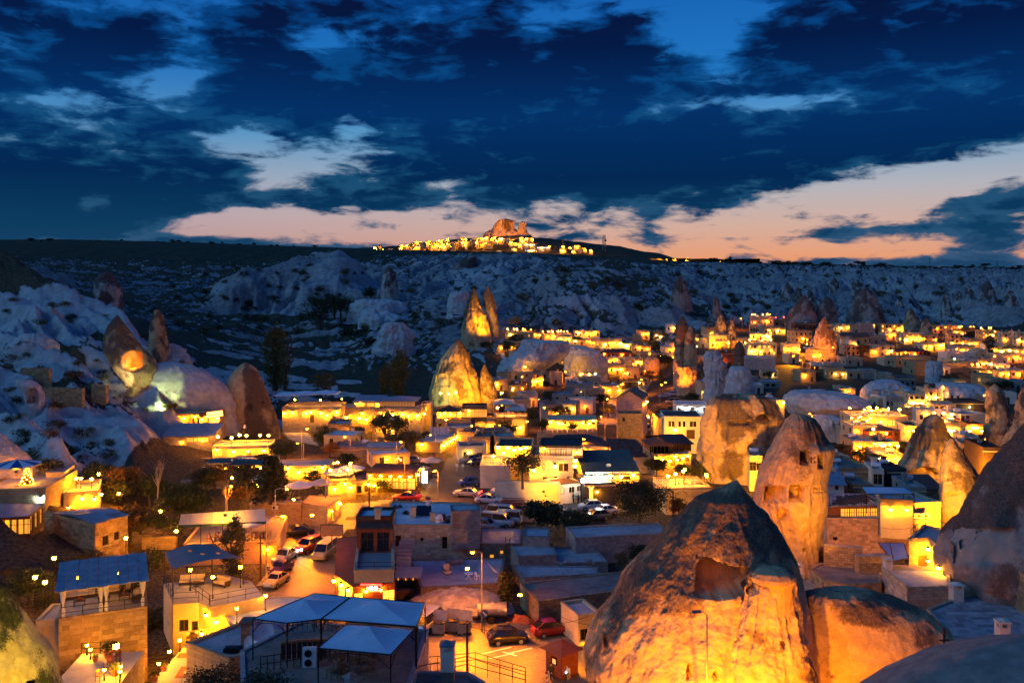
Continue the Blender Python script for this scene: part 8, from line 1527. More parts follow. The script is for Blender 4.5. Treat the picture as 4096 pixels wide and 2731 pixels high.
 # VILLAGE ROWS (window, x0, x1, top, base, options, label)
def rows(lst):
 for(w,x0,x1,yt,yb,k,l)in lst:
  kk=dict(d=8,yaw=((x0*7)%23)-11,lampk='bulb_far',lampr=.21,tk='bulb_far',tr=.21);kk.update(k);kk['Y']=None if kk.get('Y',0)>205 else kk.get('Y');kk.setdefault('chim',x0%3);kk.setdefault('tank',int(x0%4==0));kk.setdefault('dish',int(x0%3==1));H(l,w,x0,x1,yt,yb,**kk)
V1=[('M3',30,160,540,605,dict(Y=285,wins=[(.25,.1,1.8,2.4,'d'),(.7,.15,.8,1.6,'d')],side=False),'cave house with one big arch below the lumpy white knoll'),('M3',162,242,545,650,dict(Y=272,rows=2,tlamps=1),'narrow two-storey house with a tiny parasol on its roof'),('M3',242,325,555,650,dict(Y=278,lamps=4,pane='l',rows=2),'stair-side house sprinkled with lamps'),('M3',60,195,640,720,dict(Y=262,mat='wood_mid',lamps=2,roof='roof_brown',pane='m'),'timber-fronted house below the cave arch'),('M3',-40,60,600,680,dict(Y=270,lamps=1),'white house at the left of the cave arches'),('M3',372,470,562,640,dict(Y=280,roof='roof_dark'),'grey house with a dark overhanging roof'),('M3',395,545,720,800,dict(Y=246,yaw=-14,d=9,mat='stone_grey',tank=0,rows=2),'old grey house with blue skylights'),('M3',545,620,700,800,dict(Y=250,yaw=-10,mat='stone_pale',rows=2),'pale two-storey house beside the skylight house'),('M3',500,700,640,745,dict(Y=266,mat='stone_grey',wins=None,side=False),'windowless grey block above the pale two-storey house'),('M3',580,742,590,650,dict(Y=288,mat='plaster_cream',lamps=4,tlamps=4,pane='l',parapet=.5),'lit terrace house with one white parasol'),('M3',655,760,660,700,dict(Y=276,mat='plaster_cream',lamps=2),'low lit wall under the parasol terrace'),('M3',950,1092,515,595,dict(Y=300,mat='plaster_orange',lamps=3,rows=1),'pink plaster house by the glowing boulder'),('M3',820,955,490,560,dict(Y=312,mat='stone_warm',lamps=5,pane='l',cols=3),'arcaded lit house left of the pink house'),('M3',905,1110,610,660,dict(Y=285,mat='wood_dark',roof='roof_dark',lamps=4,pane='l'),'dark pavilion with hanging lights'),('M3',770,1000,392,440,dict(Y=345,mat='wood_red',style='hip',rh=1.4,roof='roof_brown',pane='m',cols=7,lamps=2),'long red timber hall on the terrace'),('M3',820,940,440,490,dict(Y=335,mat='plaster_cream',lamps=5),'lit stair terrace below the red timber hall'),('M3',945,1080,440,500,dict(Y=330,mat='plaster_cream',lamps=4,roof='roof_white'),'domed cave suite with a pointed white tent'),('M3',560,755,235,282,dict(Y=395,mat='plaster_cream',lamps=7,pane='l',cols=6),'colonnaded mansion with lit pilasters'),('M3',680,922,298,362,dict(Y=372,mat='plaster_cream',lamps=6,cols=6,rows=1,pane='l'),'long lit house below the colonnaded mansion'),('M3',920,1012,330,372,dict(Y=368,mat='plaster_cream',lamps=3,pane='b'),'small brightly lit house beside the long house'),('M3',1000,1142,345,400,dict(Y=360,mat='stone_warm',lamps=4,cols=3),'gate house with two lit arches'),('M3',40,245,245,292,dict(Y=400,mat='stone_warm',tlamps=6,lamps=3,pane='l'),'long lit hotel terrace at the foot of the spire'),('M3',245,330,250,300,dict(Y=395,mat='stone_warm',lamps=2,pane='l'),'tree-shaded house beside the long hotel terrace'),('M3',325,545,262,300,dict(Y=388,mat='plaster_cream',tlamps=8,lamps=4,wins=None),'garden terrace with a chain of globe lamps'),('M3',545,690,300,345,dict(Y=376,mat='stone_warm',lamps=3),'retaining wall house under the globe lamp terrace'),('M3',-30,120,330,395,dict(Y=330,mat='stone_grey',lamps=1,wins=None),'terraced garden wall with hidden lamps'),('M3',1248,1322,352,402,dict(Y=372,mat='plaster_cream',style='hip',rh=.9,lamps=4,pane='b'),'bright pavilion left of the twin pillars'),('M3',1060,1300,400,425,dict(Y=352,mat='stone_warm',wins=None,lamps=0),'roadside parapet with parked cars behind'),('M3',1495,1572,290,362,dict(Y=372,mat='stone_grey'),'plain grey house right of the twin pillars'),('M3',1580,1735,270,362,dict(Y=365,mat='plaster_cream',lamps=6,rows=2,pane='l'),'bright yellow corner house with little dome'),('M3',1735,1885,285,350,dict(Y=372,mat='stone_warm',cols=5,lamps=3),'arched brick house behind the stub pillar'),('M3',1870,2090,330,425,dict(Y=335,mat='plaster_cream',lamps=6,tlamps=5,pane='b',cols=6),'terraced restaurant glowing with strip lights'),('M3',1640,1765,398,505,dict(Y=318,mat='wood_red',rows=2,lamps=3,pane='l',roof='roof_brown'),'red timbered house above white boulders'),('M3',1850,2080,435,520,dict(Y=290,mat='rubble',wins=None,roof='rubble',parapet=0,lamps=0,d=14),'bank of yellow-lit bare earth'),('M3',1520,1612,625,745,dict(Y=238,mat='stone_pale',rows=2,lamps=1),'half-built house with open upper storey'),('M3',1675,1848,665,720,dict(Y=232,mat='plaster_white',wins=None,chim=2,roof='roof_white'),'blank white wall house behind the broad crag'),('M3',1848,1990,645,705,dict(Y=240,mat='plaster_white',chim=1,roof='roof_white'),'low white house with rounded wall ends'),('M3',1975,2100,540,590,dict(Y=262,mat='stone_pale',cols=3,pane='d',lamps=1),'cave house with two round-headed doors'),('M3',560,770,560,600,dict(Y=300,mat='stone_grey',wins=None),'retaining wall below the pale rock hump'),('M3',760,920,650,720,dict(Y=258,mat='stone_warm',lamps=3,wins=None),'garden wall lit by low lamps'),('M3',450,580,440,500,dict(Y=318,mat='stone_warm',lamps=4,pane='l'),'lit niche house in the cleft of the pale hump'),('M4',0,105,200,245,dict(Y=395,mat='stone_warm',cols=5,pane='l',lamps=4),'arcaded terrace house at the back of the strip-lit restaurant'),('M4',105,270,205,262,dict(Y=398,mat='stone_warm',lamps=3,cols=5),'arched stone terrace house with shaded loggia'),('M4',0,180,130,195,dict(Y=420,mat='stone_pale',tlamps=5,lamps=2),'upper house under a row of roof lamps'),('M4',180,280,150,205,dict(Y=425,mat='stone_warm',tlamps=2,tk='bulb_red'),'upper house with two red roof lamps'),('M4',340,500,175,235,dict(Y=405,mat='wood_red',cols=6,roof='roof_brown'),'red pergola terrace below the dark reddish cone'),('M4',338,470,235,325,dict(Y=372,mat='stone_warm',rows=2,cols=4,lamps=1),'square house with four dark windows left of the orange cone'),('M4',0,165,255,300,dict(Y=375,mat='plaster_cream',lamps=5,pane='b'),'gabled lit hall above the strip lights'),('M4',250,378,335,405,dict(Y=338,mat='plaster_cream',lamps=4,wins=[(.3,.3,1.6,.8,'b'),(.7,.3,1.6,.8,'b')]),'yellow garden wall left of the parked van'),('M4',565,632,112,165,dict(Y=440,mat='plaster_grey',rows=2),'small grey house tucked between dark cones'),('M4',740,858,125,190,dict(Y=438,mat='stone_pale',cols=2),'square pale house under the largest cone'),('M4',625,752,185,240,dict(Y=408,mat='plaster_cream',lamps=4,pane='l'),'crenellated lit terrace house'),('M4',745,832,185,240,dict(Y=412,mat='stone_pale'),'dim pale house beside the crenellated terrace'),('M4',832,945,175,245,dict(Y=415,mat='stone_grey',wins=[(.95,.5,.8,1.5,'l')]),'blank grey block house with one lit window'),('M4',990,1165,182,250,dict(Y=412,mat='stone_warm',cols=6,pane='b',lamps=5,roof='roof_dark'),'glass-fronted restaurant on the upper slope'),('M4',1020,1150,250,300,dict(Y=385,mat='plaster_cream',lamps=3),'lit house below the glass-fronted restaurant'),('M4',690,900,275,335,dict(Y=372,mat='stone_warm',style='gable',rh=1.8,roof='tile_red',cols=4),'long house with a dark red ridge roof'),('M4',880,1030,270,335,dict(Y=378,mat='stone_grey',cols=3),'grey house right of the red ridge roof'),('M4',735,830,345,420,dict(Y=338,mat='stone_pale',rows=2,cols=3),'pale house with two small dark windows'),('M4',905,975,365,430,dict(Y=335,mat='plaster_cream',lamps=3,wins=None),'yellow wall with a round arch'),('M4',975,1095,345,430,dict(Y=332,mat='stone_pale',lamps=3,rows=2),'house with a lamp-lit stair on its right'),('M4',1100,1365,385,430,dict(Y=330,mat='wood_red',style='hip',rh=1.2,roof='roof_brown',cols=9,pane='b',lamps=5),'long glazed restaurant under a red-brown hip roof'),('M4',1100,1370,432,505,dict(Y=322,mat='stone_warm',rows=1,cols=4,lamps=1),'stone storey below the long glazed restaurant'),('M4',1165,1300,250,330,dict(Y=378,mat='plaster_cream',lamps=5,rows=2,pane='l'),'tall lit house with a brown bay window'),('M4',1300,1420,265,330,dict(Y=382,mat='stone_warm',lamps=3,rows=2),'lit house right of the bay window house'),('M4',1310,1475,330,385,dict(Y=352,mat='plaster_cream',lamps=5,pane='l',tlamps=1,tk='bulb_red'),'lit terrace house with a red crescent sign'),('M4',1380,1510,195,250,dict(Y=418,mat='plaster_orange',lamps=2,rows=2),'reddish house behind the terrace'),('M4',1502,1588,195,262,dict(Y=415,mat='plaster_orange',rows=2,wins=[(.3,.55,1,1.2,'l'),(.7,.55,1,1.2,'l')]),'orange square tower house with two lit windows'),('M4',1515,1615,262,360,dict(Y=370,mat='plaster_orange',rows=3,cols=3,lamps=2),'three-storey orange house above the garden wall'),('M4',1590,1745,225,272,dict(Y=410,mat='wood_dark',tlamps=5,cols=6,pane='l',roof='metal_roof'),'roof restaurant with pale skylights'),('M4',1745,1885,235,300,dict(Y=405,mat='stone_warm',tlamps=3,lamps=3,rows=2,pane='l'),'lit hotel house behind the tall cypress'),('M4',1620,1755,300,360,dict(Y=368,mat='stone_warm',lamps=2,wins=[(.45,.35,1.2,1.4,'l'),(.6,.35,1.2,1.4,'l')]),'house with one double lit window'),('M4',1910,2015,250,330,dict(Y=388,mat='plaster_cream',lamps=4,rows=2,pane='l'),'yellow hotel house at the far right'),('M4',2015,2090,245,345,dict(Y=382,mat='plaster_cream',lamps=2,rows=3),'tall pale house at the right picture edge'),('M4',1845,2090,375,410,dict(Y=342,mat='plaster_orange',lamps=5,pane='l',cols=6),'long low lit terrace house at the right edge'),('M4',1885,2090,412,475,dict(Y=328,mat='plaster_cream',cols=7,pane='b',lamps=2),'conservatory restaurant with bright panes'),('M4',1765,1945,440,505,dict(Y=318,mat='stone_pale',cols=4,pane='l'),'pale house with arched lit doorways'),('M4',1490,1705,400,470,dict(Y=330,mat='plaster_white',cols=3),'wide white flat-roofed house in the shade'),('M4',1600,1715,465,520,dict(Y=305,mat='stone_grey'),'small grey house below the wide white house'),('M4',1680,1885,520,580,dict(Y=285,mat='wood_mid',tlamps=6,lamps=4,pane='l',cols=5),'dim restaurant terrace hung with small lamps'),('M4',1880,1960,540,600,dict(Y=280,mat='stone_warm',lamps=2,rows=1),'lit house right of the dim restaurant terrace'),('M4',1960,2090,530,590,dict(Y=278,mat='stone_grey',lamps=1),'grey house at the right edge above the spire'),('M4',1965,2090,620,690,dict(Y=252,mat='stone_grey',cols=3),'dark grey house behind the banded spire'),('M4',522,725,438,475,dict(Y=318,mat='stone_pale',cols=4,roof='roof_concrete'),'grey colonnaded house below the parked van'),('M4',725,852,440,500,dict(Y=316,mat='stone_pale',cols=2,rows=1),'pale loggia house with round arches'),('M4',492,728,495,560,dict(Y=290,mat='wood_dark',cols=7,roof='metal_roof',style='shed',rh=.8),'timber house with a blue tin roof'),('M4',735,850,540,595,dict(Y=280,mat='stone_pale',cols=2,rows=1),'stone house with one open round arch'),('M4',855,960,535,595,dict(Y=284,mat='stone_grey',wins=None),'grey arcade house without lights'),('M4',950,1075,560,600,dict(Y=280,mat='stone_pale',wins=None,chim=1),'narrow pale wall house with a chimney'),('M4',1095,1250,590,665,dict(Y=262,mat='metal_grey',cols=4,roof='roof_brown'),'unfinished terrace frame on stilts'),('M4',1245,1340,465,570,dict(Y=300,mat='stone_old',wins=None),'tall blank wall house beside the rock stump'),('M4',1450,1640,480,545,dict(Y=298,mat='stone_old',wins=None,tlamps=1,tk='bulb_green'),'long blank wall with one green lamp'),('M4',1025,1198,735,825,dict(Y=232,mat='plaster_white',cols=5,rows=1),'white house with five dark windows'),('M4',1200,1325,715,860,dict(Y=222,mat='plaster_cream',rows=3,cols=3,lamps=7,lampr=.26,pane='l',lampz=3),'tall hotel glowing yellow with arched windows'),('M4',1325,1412,680,790,dict(Y=228,mat='plaster_cream',rows=2,lamps=4,pane='b'),'domed tower of the yellow hotel'),('M4',1390,1555,795,890,dict(Y=212,mat='plaster_cream',rows=2,cols=4,lamps=5),'lower wing of the yellow hotel'),('M4',1535,1762,775,850,dict(Y=218,mat='roof_dark',wins=None,roof='roof_dark',lamps=1),'dark pergola roof right of the yellow hotel'),('M4',1600,1780,870,950,dict(Y=196,mat='plaster_white',wins=None,lamps=0,d=9),'flat white warehouse left of the banded spire'),('M4',750,1045,822,880,dict(Y=212,mat='plaster_cream',style='hip',rh=1.2,roof='tile_red',cols=6,lamps=6,lampr=.22,pane='m'),'hip-roofed mansion with a lit balcony'),('M4',760,1190,885,965,dict(Y=205,mat='plaster_cream',wins=[(.62,.2,.9,1.4,'b'),(.70,.2,.9,1.4,'b'),(.78,.2,.9,1.4,'b')],lamps=5,lampr=.26,tlamps=6,tr=.24,railing=True),'balustraded yellow house below the hip-roofed mansion'),('M4',780,960,960,1040,dict(Y=192,mat='plaster_cream',lamps=6,lampr=.24,tlamps=4,pane='b'),'terrace house with a glowing staircase'),('M4',900,1130,985,1045,dict(Y=190,mat='wood_red',style='hip',rh=1.0,roof='tile_red',cols=5,pane='l',lamps=5),'open dining pavilion under a red-brown tiled roof'),('M4',955,1120,1085,1150,dict(Y=176,mat='stone_pale',roof='roof_dark',lamps=2,rows=1,cols=3),'stone house with a dark awning below the dining pavilion'),('M4',780,960,1080,1185,dict(Y=178,mat='plaster_orange',lamps=6,lampr=.24,wins=[(.2,.4,.9,1.4,'l'),(.7,.3,1.2,1.6,'l')]),'rose terrace house behind the autumn tree'),('M4',1170,1300,960,1040,dict(Y=188,mat='plaster_cream',lamps=4,roof='roof_brown'),'yellow house half hidden by the grey crag'),('M4',960,1170,1185,1245,dict(Y=165,mat='stone_warm',lamps=6,lampr=.22,tlamps=4,wins=None),'garden balustrade with many lamps'),('M4',1040,1180,1290,1400,dict(Y=142,mat='roof_dark',wins=None,roof='roof_dark'),'dark lean-to roof left of the grey crag'),('M4',620,755,1200,1260,dict(Y=158,mat='stone_pale',wins=None,roof='roof_concrete'),'flat blue-grey roof behind the pigeon-house cone'),('M4',620,920,1285,1400,dict(Y=142,mat='stone_old',wins=None,roof='roof_earth',d=10),'grass-roofed stone ruin behind the pigeon-house cone'),('M4',920,1010,1295,1405,dict(Y=140,mat='plaster_white',wins=[(.35,.15,.7,1.6,'d'),(.7,.15,.7,1.6,'d')],d=6),'white tower house with two narrow windows'),('M4',575,710,1400,1450,dict(Y=128,mat='plaster_white',style='shed',rh=1.4,roof='metal_roof',wins=[(.6,.3,.5,.8,'d')]),'small white house with a corrugated tin roof'),('M4',780,930,1400,1470,dict(Y=131,mat='stone_old',wins=None,roof='roof_earth',parapet=.2),'rough stone wall below the white tower house'),('M4',1640,1790,1120,1290,dict(Y=150,mat='plaster_cream',rows=2,lamps=5,lampr=.28,yaw=-10),'yellow-lit house between the slim cone and the dark cone'),('M4',1765,1905,1130,1200,dict(Y=140,mat='roof_brown',roof='roof_dark',wins=None),'dark boarded house behind the dark cone'),('M4',1660,1780,1060,1110,dict(Y=160,mat='plaster_cream',lamps=3,wins=None),'lit roof terrace behind the slim yellow cone'),('M4',1460,1640,940,1050,dict(Y=188,mat='plaster_cream',lamps=6,lampr=.26,tlamps=4,roof='canvas_blue',pane='b',rows=1),'restaurant with a blue tarp roof behind the grey crag'),('M4',1640,1760,950,1030,dict(Y=184,mat='wood_red',lamps=4,pane='l',roof='roof_brown'),'red-fronted diner with strings of lights'),('M4',1210,1330,1430,1500,dict(Y=132,mat='stone_grey',wins=None,roof='roof_concrete',tank=1),'flat roof with a steel flue left of the slim cone'),('M4',1320,1445,1430,1480,dict(Y=134,mat='stone_old',style='gable',rh=1.3,roof='tile_red',wins=None),'small dark tiled roof at the foot of the slim cone'),('M4',1245,1440,1545,1640,dict(Y=116,mat='stone_pale',wins=None,roof='roof_concrete',parapet=.4),'pale parapet roof below the slim cone'),('M4',90,235,620,660,dict(Y=255,mat='stone_grey',wins=[(.3+.3*i,.2,1.4,1.4,'d')for i in range(2)],roof='canvas_blue'),'shed with a pale blue awning above the broad crag'),('M4',200,260,770,830,dict(Y=185,mat='stone_pale',lamps=1,wins=None),'small house with one yellow lamp right of the broad crag'),('M4',0,90,1190,1320,dict(Y=150,mat='stone_pale',wins=[(.25,.25,1.1,1.5,'d'),(.75,.3,.8,1.2,'d')]),'pale stone house below the broad crag'),('M4',455,560,530,585,dict(Y=282,mat='wood_mid',cols=1,roof='roof_brown'),'small hut left of the tin-roofed timber house')]
rows(V1)
def annexes(n,xr,yr,seed,label,group):
 rn=random.Random(seed)
 for i in range(n):
  px,py=rn.uniform(*xr),rn.uniform(*yr);g=ground(px,py);w_=rn.uniform(3.5,8)*F/g.y;h_=rn.uniform(2.6,4.6)*F/g.y;lit=rn.random()<.6
  if 588<px<658 and py>372:continue
  ZW['S']=(0,0,1);H(label,'S',px,px+w_,py-h_,py,Y=g.y,yaw=rn.uniform(-22,22),d=rn.uniform(4,8),mat=rn.choice(('stone_pale','stone_warm','stone_grey','plaster_cream','stone_old','plaster_white')),roof=rn.choice(('roof_concrete','roof_concrete','roof_earth','roof_white')),parapet=rn.choice((.15,.4,.6)),lamps=rn.choice((1,2,3))if lit else 0,lampk='bulb_far',lampr=.2,litp=.35 if lit else 0,chim=rn.choice((0,1)),dish=rn.choice((0,0,1)),side=rn.random()<.6,group=group,seed=i)
annexes(46,(615,1010),(332,392),3,'small flat-roofed outbuilding wedged between houses of the right-hand village','outbuildings of the upper village')
annexes(26,(790,1000),(392,452),4,'small outbuilding among the lamps below the yellow hotel','outbuildings below the yellow hotel')
annexes(26,(495,640),(338,425),5,'small outbuilding on the slope left of the lane','outbuildings left of the lane')
annexes(12,(300,500),(428,470),6,'low outbuilding near the long hotel garden','outbuildings of the hotel quarter')
R_=empty('roof_sign',P(*q('M3',1178,1050),182),.35);tag(R_,'black board reading Goreme House above the dark tiled roofs','sign');MB().box(-2.3,2.3,0,.12,-.9,.9).obj('board','metal_black',R_);MB().tube((-2,.1,-2.5),(-2,.1,-.9),.06,.06,5).tube((2,.1,-2.5),(2,.1,-.9),.06,.06,5).obj('posts','metal_black',R_);text(R_,'G\u00f6reme House',(0,-.04,0),(math.pi/2,0,0),.68,'metal_white',.01)
g=ground(*q('M4',1186,890));R_=empty('hotel_sign',P(*q('M4',1186,850),g.y-6),.1);tag(R_,'cream board reading hidden beside the lamps of the balustraded house','sign');MB().box(-2.4,2.4,0,.15,-1.6,1.6).obj('board','plaster_cream',R_);text(R_,'hidden',(0,-.04,-.2),(math.pi/2,0,0),1.2,'wood_mid',.01);MB().lathe((0,0,0),[(.25,0),(.36,.04)],10).obj('emblem','wood_mid',R_,(0,-.05,1.0)).rotation_euler=(math.pi/2,0,0)
# SKYLINE TOWN, TREES, VEHICLES, LIGHTS
rnd=random.Random(21)
def far_house(px,py,w_,h_,kind,label,group):
 """house of the castle town, nearly four kilometres off"""
 Y=3520+rnd.uniform(-60,140);g=P(px,py,Y);R_=empty('hill_house',g,rnd.uniform(-.3,.3));tag(R_,label,'house',group)
 MB().box(-w_/2,w_/2,0,w_,-14,h_).obj('wall','plaster_cream' if kind!='c' else 'plaster_grey',R_)
 MB().box(-w_/2-.5,w_/2+.5,-.6,w_+.5,h_+.05,h_+.9).obj('roof','roof_dark',R_)
 n=max(2,int(w_/6));nr=1 if h_<9 else 2
 pm={'l':['pane_bright','pane_lit','pane_lit','glass_dark'],'c':['pane_cyan','pane_cyan','pane_cool','pane_cyan'],'d':['glass_dark','pane_dim','pane_lit','glass_dark']}[kind]
 for r in range(nr):
  for i in range(n):place('window',cached(('fw',m_:=rnd.choice(pm)),lambda:MB().box(-1.5,1.5,-.25,.1,0,2.6).mesh('window',[m_])),R_,(-w_/2+w_*(i+.5)/n,-.1,1.6+r*h_*.5))
 if rnd.random()<.8:place('lamp',cached('fl',lambda:MB().ball((0,0,0),1.3,0,8).mesh('lamp',['bulb_far'])),R_,(w_*rnd.uniform(-.5,.5),-4,h_*rnd.uniform(.2,.9)))
emit('sky_lamp',(1.0,.5,.08),60)
for i in range(118):
 t=rnd.random();x=rnd.uniform(60,2050)
 ymin=np.interp(x,[0,400,800,900,1100,1300,1500,1800,2050],[405,350,318,305,345,350,355,400,470]);ymax=np.interp(x,[0,400,800,1000,1300,1600,2050],[440,430,430,500,510,500,500])
 y=ymin+(ymax-ymin)*t**.9
 if 1230<x<1640 and 365<y<490:continue
 px,py=q('U',x,y);far_house(px,py,rnd.uniform(11,26),rnd.uniform(6,13),'l' if 750<x<1250 or x>1400 or rnd.random()<.3 else 'd','small lit house on the slope of the castle town','houses of the castle town')
for i in range(26):
 px,py=q('U',rnd.uniform(820,1400),rnd.uniform(322,400));far_house(px,py,rnd.uniform(10,22),rnd.uniform(6,12),'l','lit house close under the castle rock','houses under the castle rock')
for i in range(64):
 px=286+200*rnd.random()**.75;py=np.interp(px,[286,355,400,440,486],[252.5,248.5,246,243,238])+rnd.uniform(.6,7)*(px-250)/230;far_house(px,py,rnd.uniform(9,20),rnd.uniform(5,10),'l' if rnd.random()<.7 else 'd','small house among the string of lights left of the castle rock','houses left of the castle rock')
for i in range(22):
 r,c=divmod(i,6);px,py=q('U',1250+c*68+r*8,395+r*30);far_house(px,py,23,8,'c','cyan lit hotel terrace in the %s row right of the castle rock'%('top','second','third','bottom')[r],'cyan lit hotel terraces')
for i in range(46):
 px=rnd.uniform(285,420)if i%2 else rnd.uniform(640,720);py=np.interp(px,[285,420,640,720],[253.5,249,256,262])+rnd.uniform(-.5,2.5)
 if 300<px<420 or i%3:far_house(px,py,rnd.uniform(8,16),rnd.uniform(5,8),'d' if rnd.random()<.3 else 'l','outlying house strung along the skyline ridge','outlying houses on the ridge')
R_=empty('minaret',P(*q('U',1704,372),3560));tag(R_,'slender dark minaret right of the cyan lights','minaret');MB().tube((0,0,-6),(0,0,14),1.6,1.4,8).obj('shaft','stone_dark',R_);MB().tube((0,0,14),(0,0,15.2),2.4,2.4,8).obj('balcony','stone_dark',R_);MB().tube((0,0,15.2),(0,0,19),1.2,1.2,8).obj('upper_shaft','stone_dark',R_);MB().tube((0,0,19),(0,0,26),1.4,.05,8).obj('spire','roof_dark',R_)
R_=empty('flag_pole',P(*q('U',1102,130),3880));tag(R_,'tiny red flag on top of the castle rock','flag');MB().tube((0,0,-2),(0,0,8),.5,.4,5).obj('pole','metal_grey',R_);MB().box(0,4.5,-.1,.1,4.8,8).obj('flag','paint_red',R_)
for(x,y,tx,ty,e,c)in((1050,330,1080,190,6e6,(1,.30,.01)),(1180,320,1140,230,4.6e6,(1,.30,.01)),(1300,345,1285,220,4.2e6,(1,.30,.01)),(930,330,960,270,7e5,SOD)):
 a=P(*q('U',x,y),3640);floodlight('floodlight on the castle hill aimed at the rock',a,P(*q('U',tx,ty),3840),e,c,75,.5,3.0,group='castle floodlights')
g=P(604,262,640);R_=empty('radio_mast',Vector((g.x,g.y,gz(g.x,g.y))));tag(R_,'steel lattice radio mast with antennas on the ridge','mast')
h_=(H0-234.5)/F*640-R_.location.z;m_=MB()
for(x,y)in((-.6,-.6),(.6,-.6),(.6,.6),(-.6,.6)):m_.tube((x,y,0),(x*.6,y*.6,h_),.11,.08,4)
n=12
for i in range(n):
 z0,z1=h_*i/n,h_*(i+1)/n;f0,f1=1-.4*i/n,1-.4*(i+1)/n
 for k in range(4):a=[(-.6,-.6),(.6,-.6),(.6,.6),(-.6,.6)][k];c=[(-.6,-.6),(.6,-.6),(.6,.6),(-.6,.6)][(k+1)%4];m_.tube((a[0]*f0,a[1]*f0,z0),(c[0]*f1,c[1]*f1,z1),.05,.05,3)
m_.obj('lattice','metal_black',R_)
for i in range(9):MB().box(-.25,.25,-.12,.12,-1.1,1.1).obj('antenna','metal_grey',R_,((-1)**i*.9,rnd.uniform(-.6,.6),h_*(.45+.06*i)))
for k in(.62,.8):MB().tube((.9,-.5,h_*k),(.9,-.8,h_*k),.9,.9,12).obj('drum_dish','metal_grey',R_)
H('equipment cabin at the foot of the radio mast','H2',1815,1845,335,358,Y=640,d=4,mat='plaster_grey',wins=None,side=False,name='cabin',cat='cabin')
for i,x in enumerate((1757,2183)):
 px,py=q('H3',x,352+i*22);R_=empty('pylon',P(px,py,1500));tag(R_,('left','right')[i]+' electricity pylon on the far right skyline','pylon','pylons');m_=MB();hh=18
 for s_ in(-1,1):m_.tube((s_*2,0,-20),(s_*.3,0,hh),.25,.2,4)
 for z_,l_ in((hh*.6,4),(hh*.8,3),(hh,2)):m_.tube((-l_,0,z_),(l_,0,z_),.2,.2,4)
 m_.obj('tower','metal_black',R_)
for i in range(70):
 px=rnd.uniform(700,1024)if i<46 else rnd.uniform(10,330);Y=rnd.uniform(1500,1750)if px>600 else rnd.uniform(2000,2150);X=(px-512)/F*Y
 tree('small dark tree on the skyline ridge %s'%('left of the castle town' if px<500 else 'towards the right picture edge' if px>880 else 'right of the radio mast'),Vector((X,Y,gz(X,Y)-1)),rnd.uniform(5,12)if px>600 else rnd.uniform(4,8),'round' if i%7 else 'fir','leaf_dark',rnd.uniform(1.4,3.0),220,.22,group='skyline trees')
for i in range(165):
 px=rnd.uniform(150,1010)if i<115 else rnd.uniform(195,420);py=rnd.uniform(266,345)if px<560 else rnd.uniform(272,312);g=ground(px,py,330,1500)
 tree('dark scrub tree %s'%('on the slope left of the pale mesa' if px<210 else 'around the pale mesa in the valley' if px<380 else 'below the castle hill left of the mast' if px<560 else 'on the cliffs under the radio mast' if px<700 else 'on the far ridge behind the upper village' if px<860 else 'on the far ridge near the right edge'),g-Vector((0,0,.5)),rnd.uniform(3,7),'shrub',rnd.choice(('leaf_dark','leaf_dark','leaf_olive')),rnd.uniform(.9,1.4),420,.13,name='scrub_tree',group='scrub trees of the badlands')
for i in range(75):
 px=rnd.uniform(5,200);py=rnd.uniform(300,470);g=ground(px,py,90,330)
 tree('dry bush %s'%('high under the brown brow of the left slope' if py<345 else 'around the ruined walls of the left slope' if py<400 else 'low on the left slope above the terrace lamps'),g-Vector((0,0,.25)),rnd.uniform(.9,2.6),'shrub',rnd.choice(('leaf_autumn','leaf_dark','leaf_olive','leaf_olive')),rnd.uniform(1.3,2.2),300,.15,name='bush',cat='bush',group='dry bushes of the left slope')
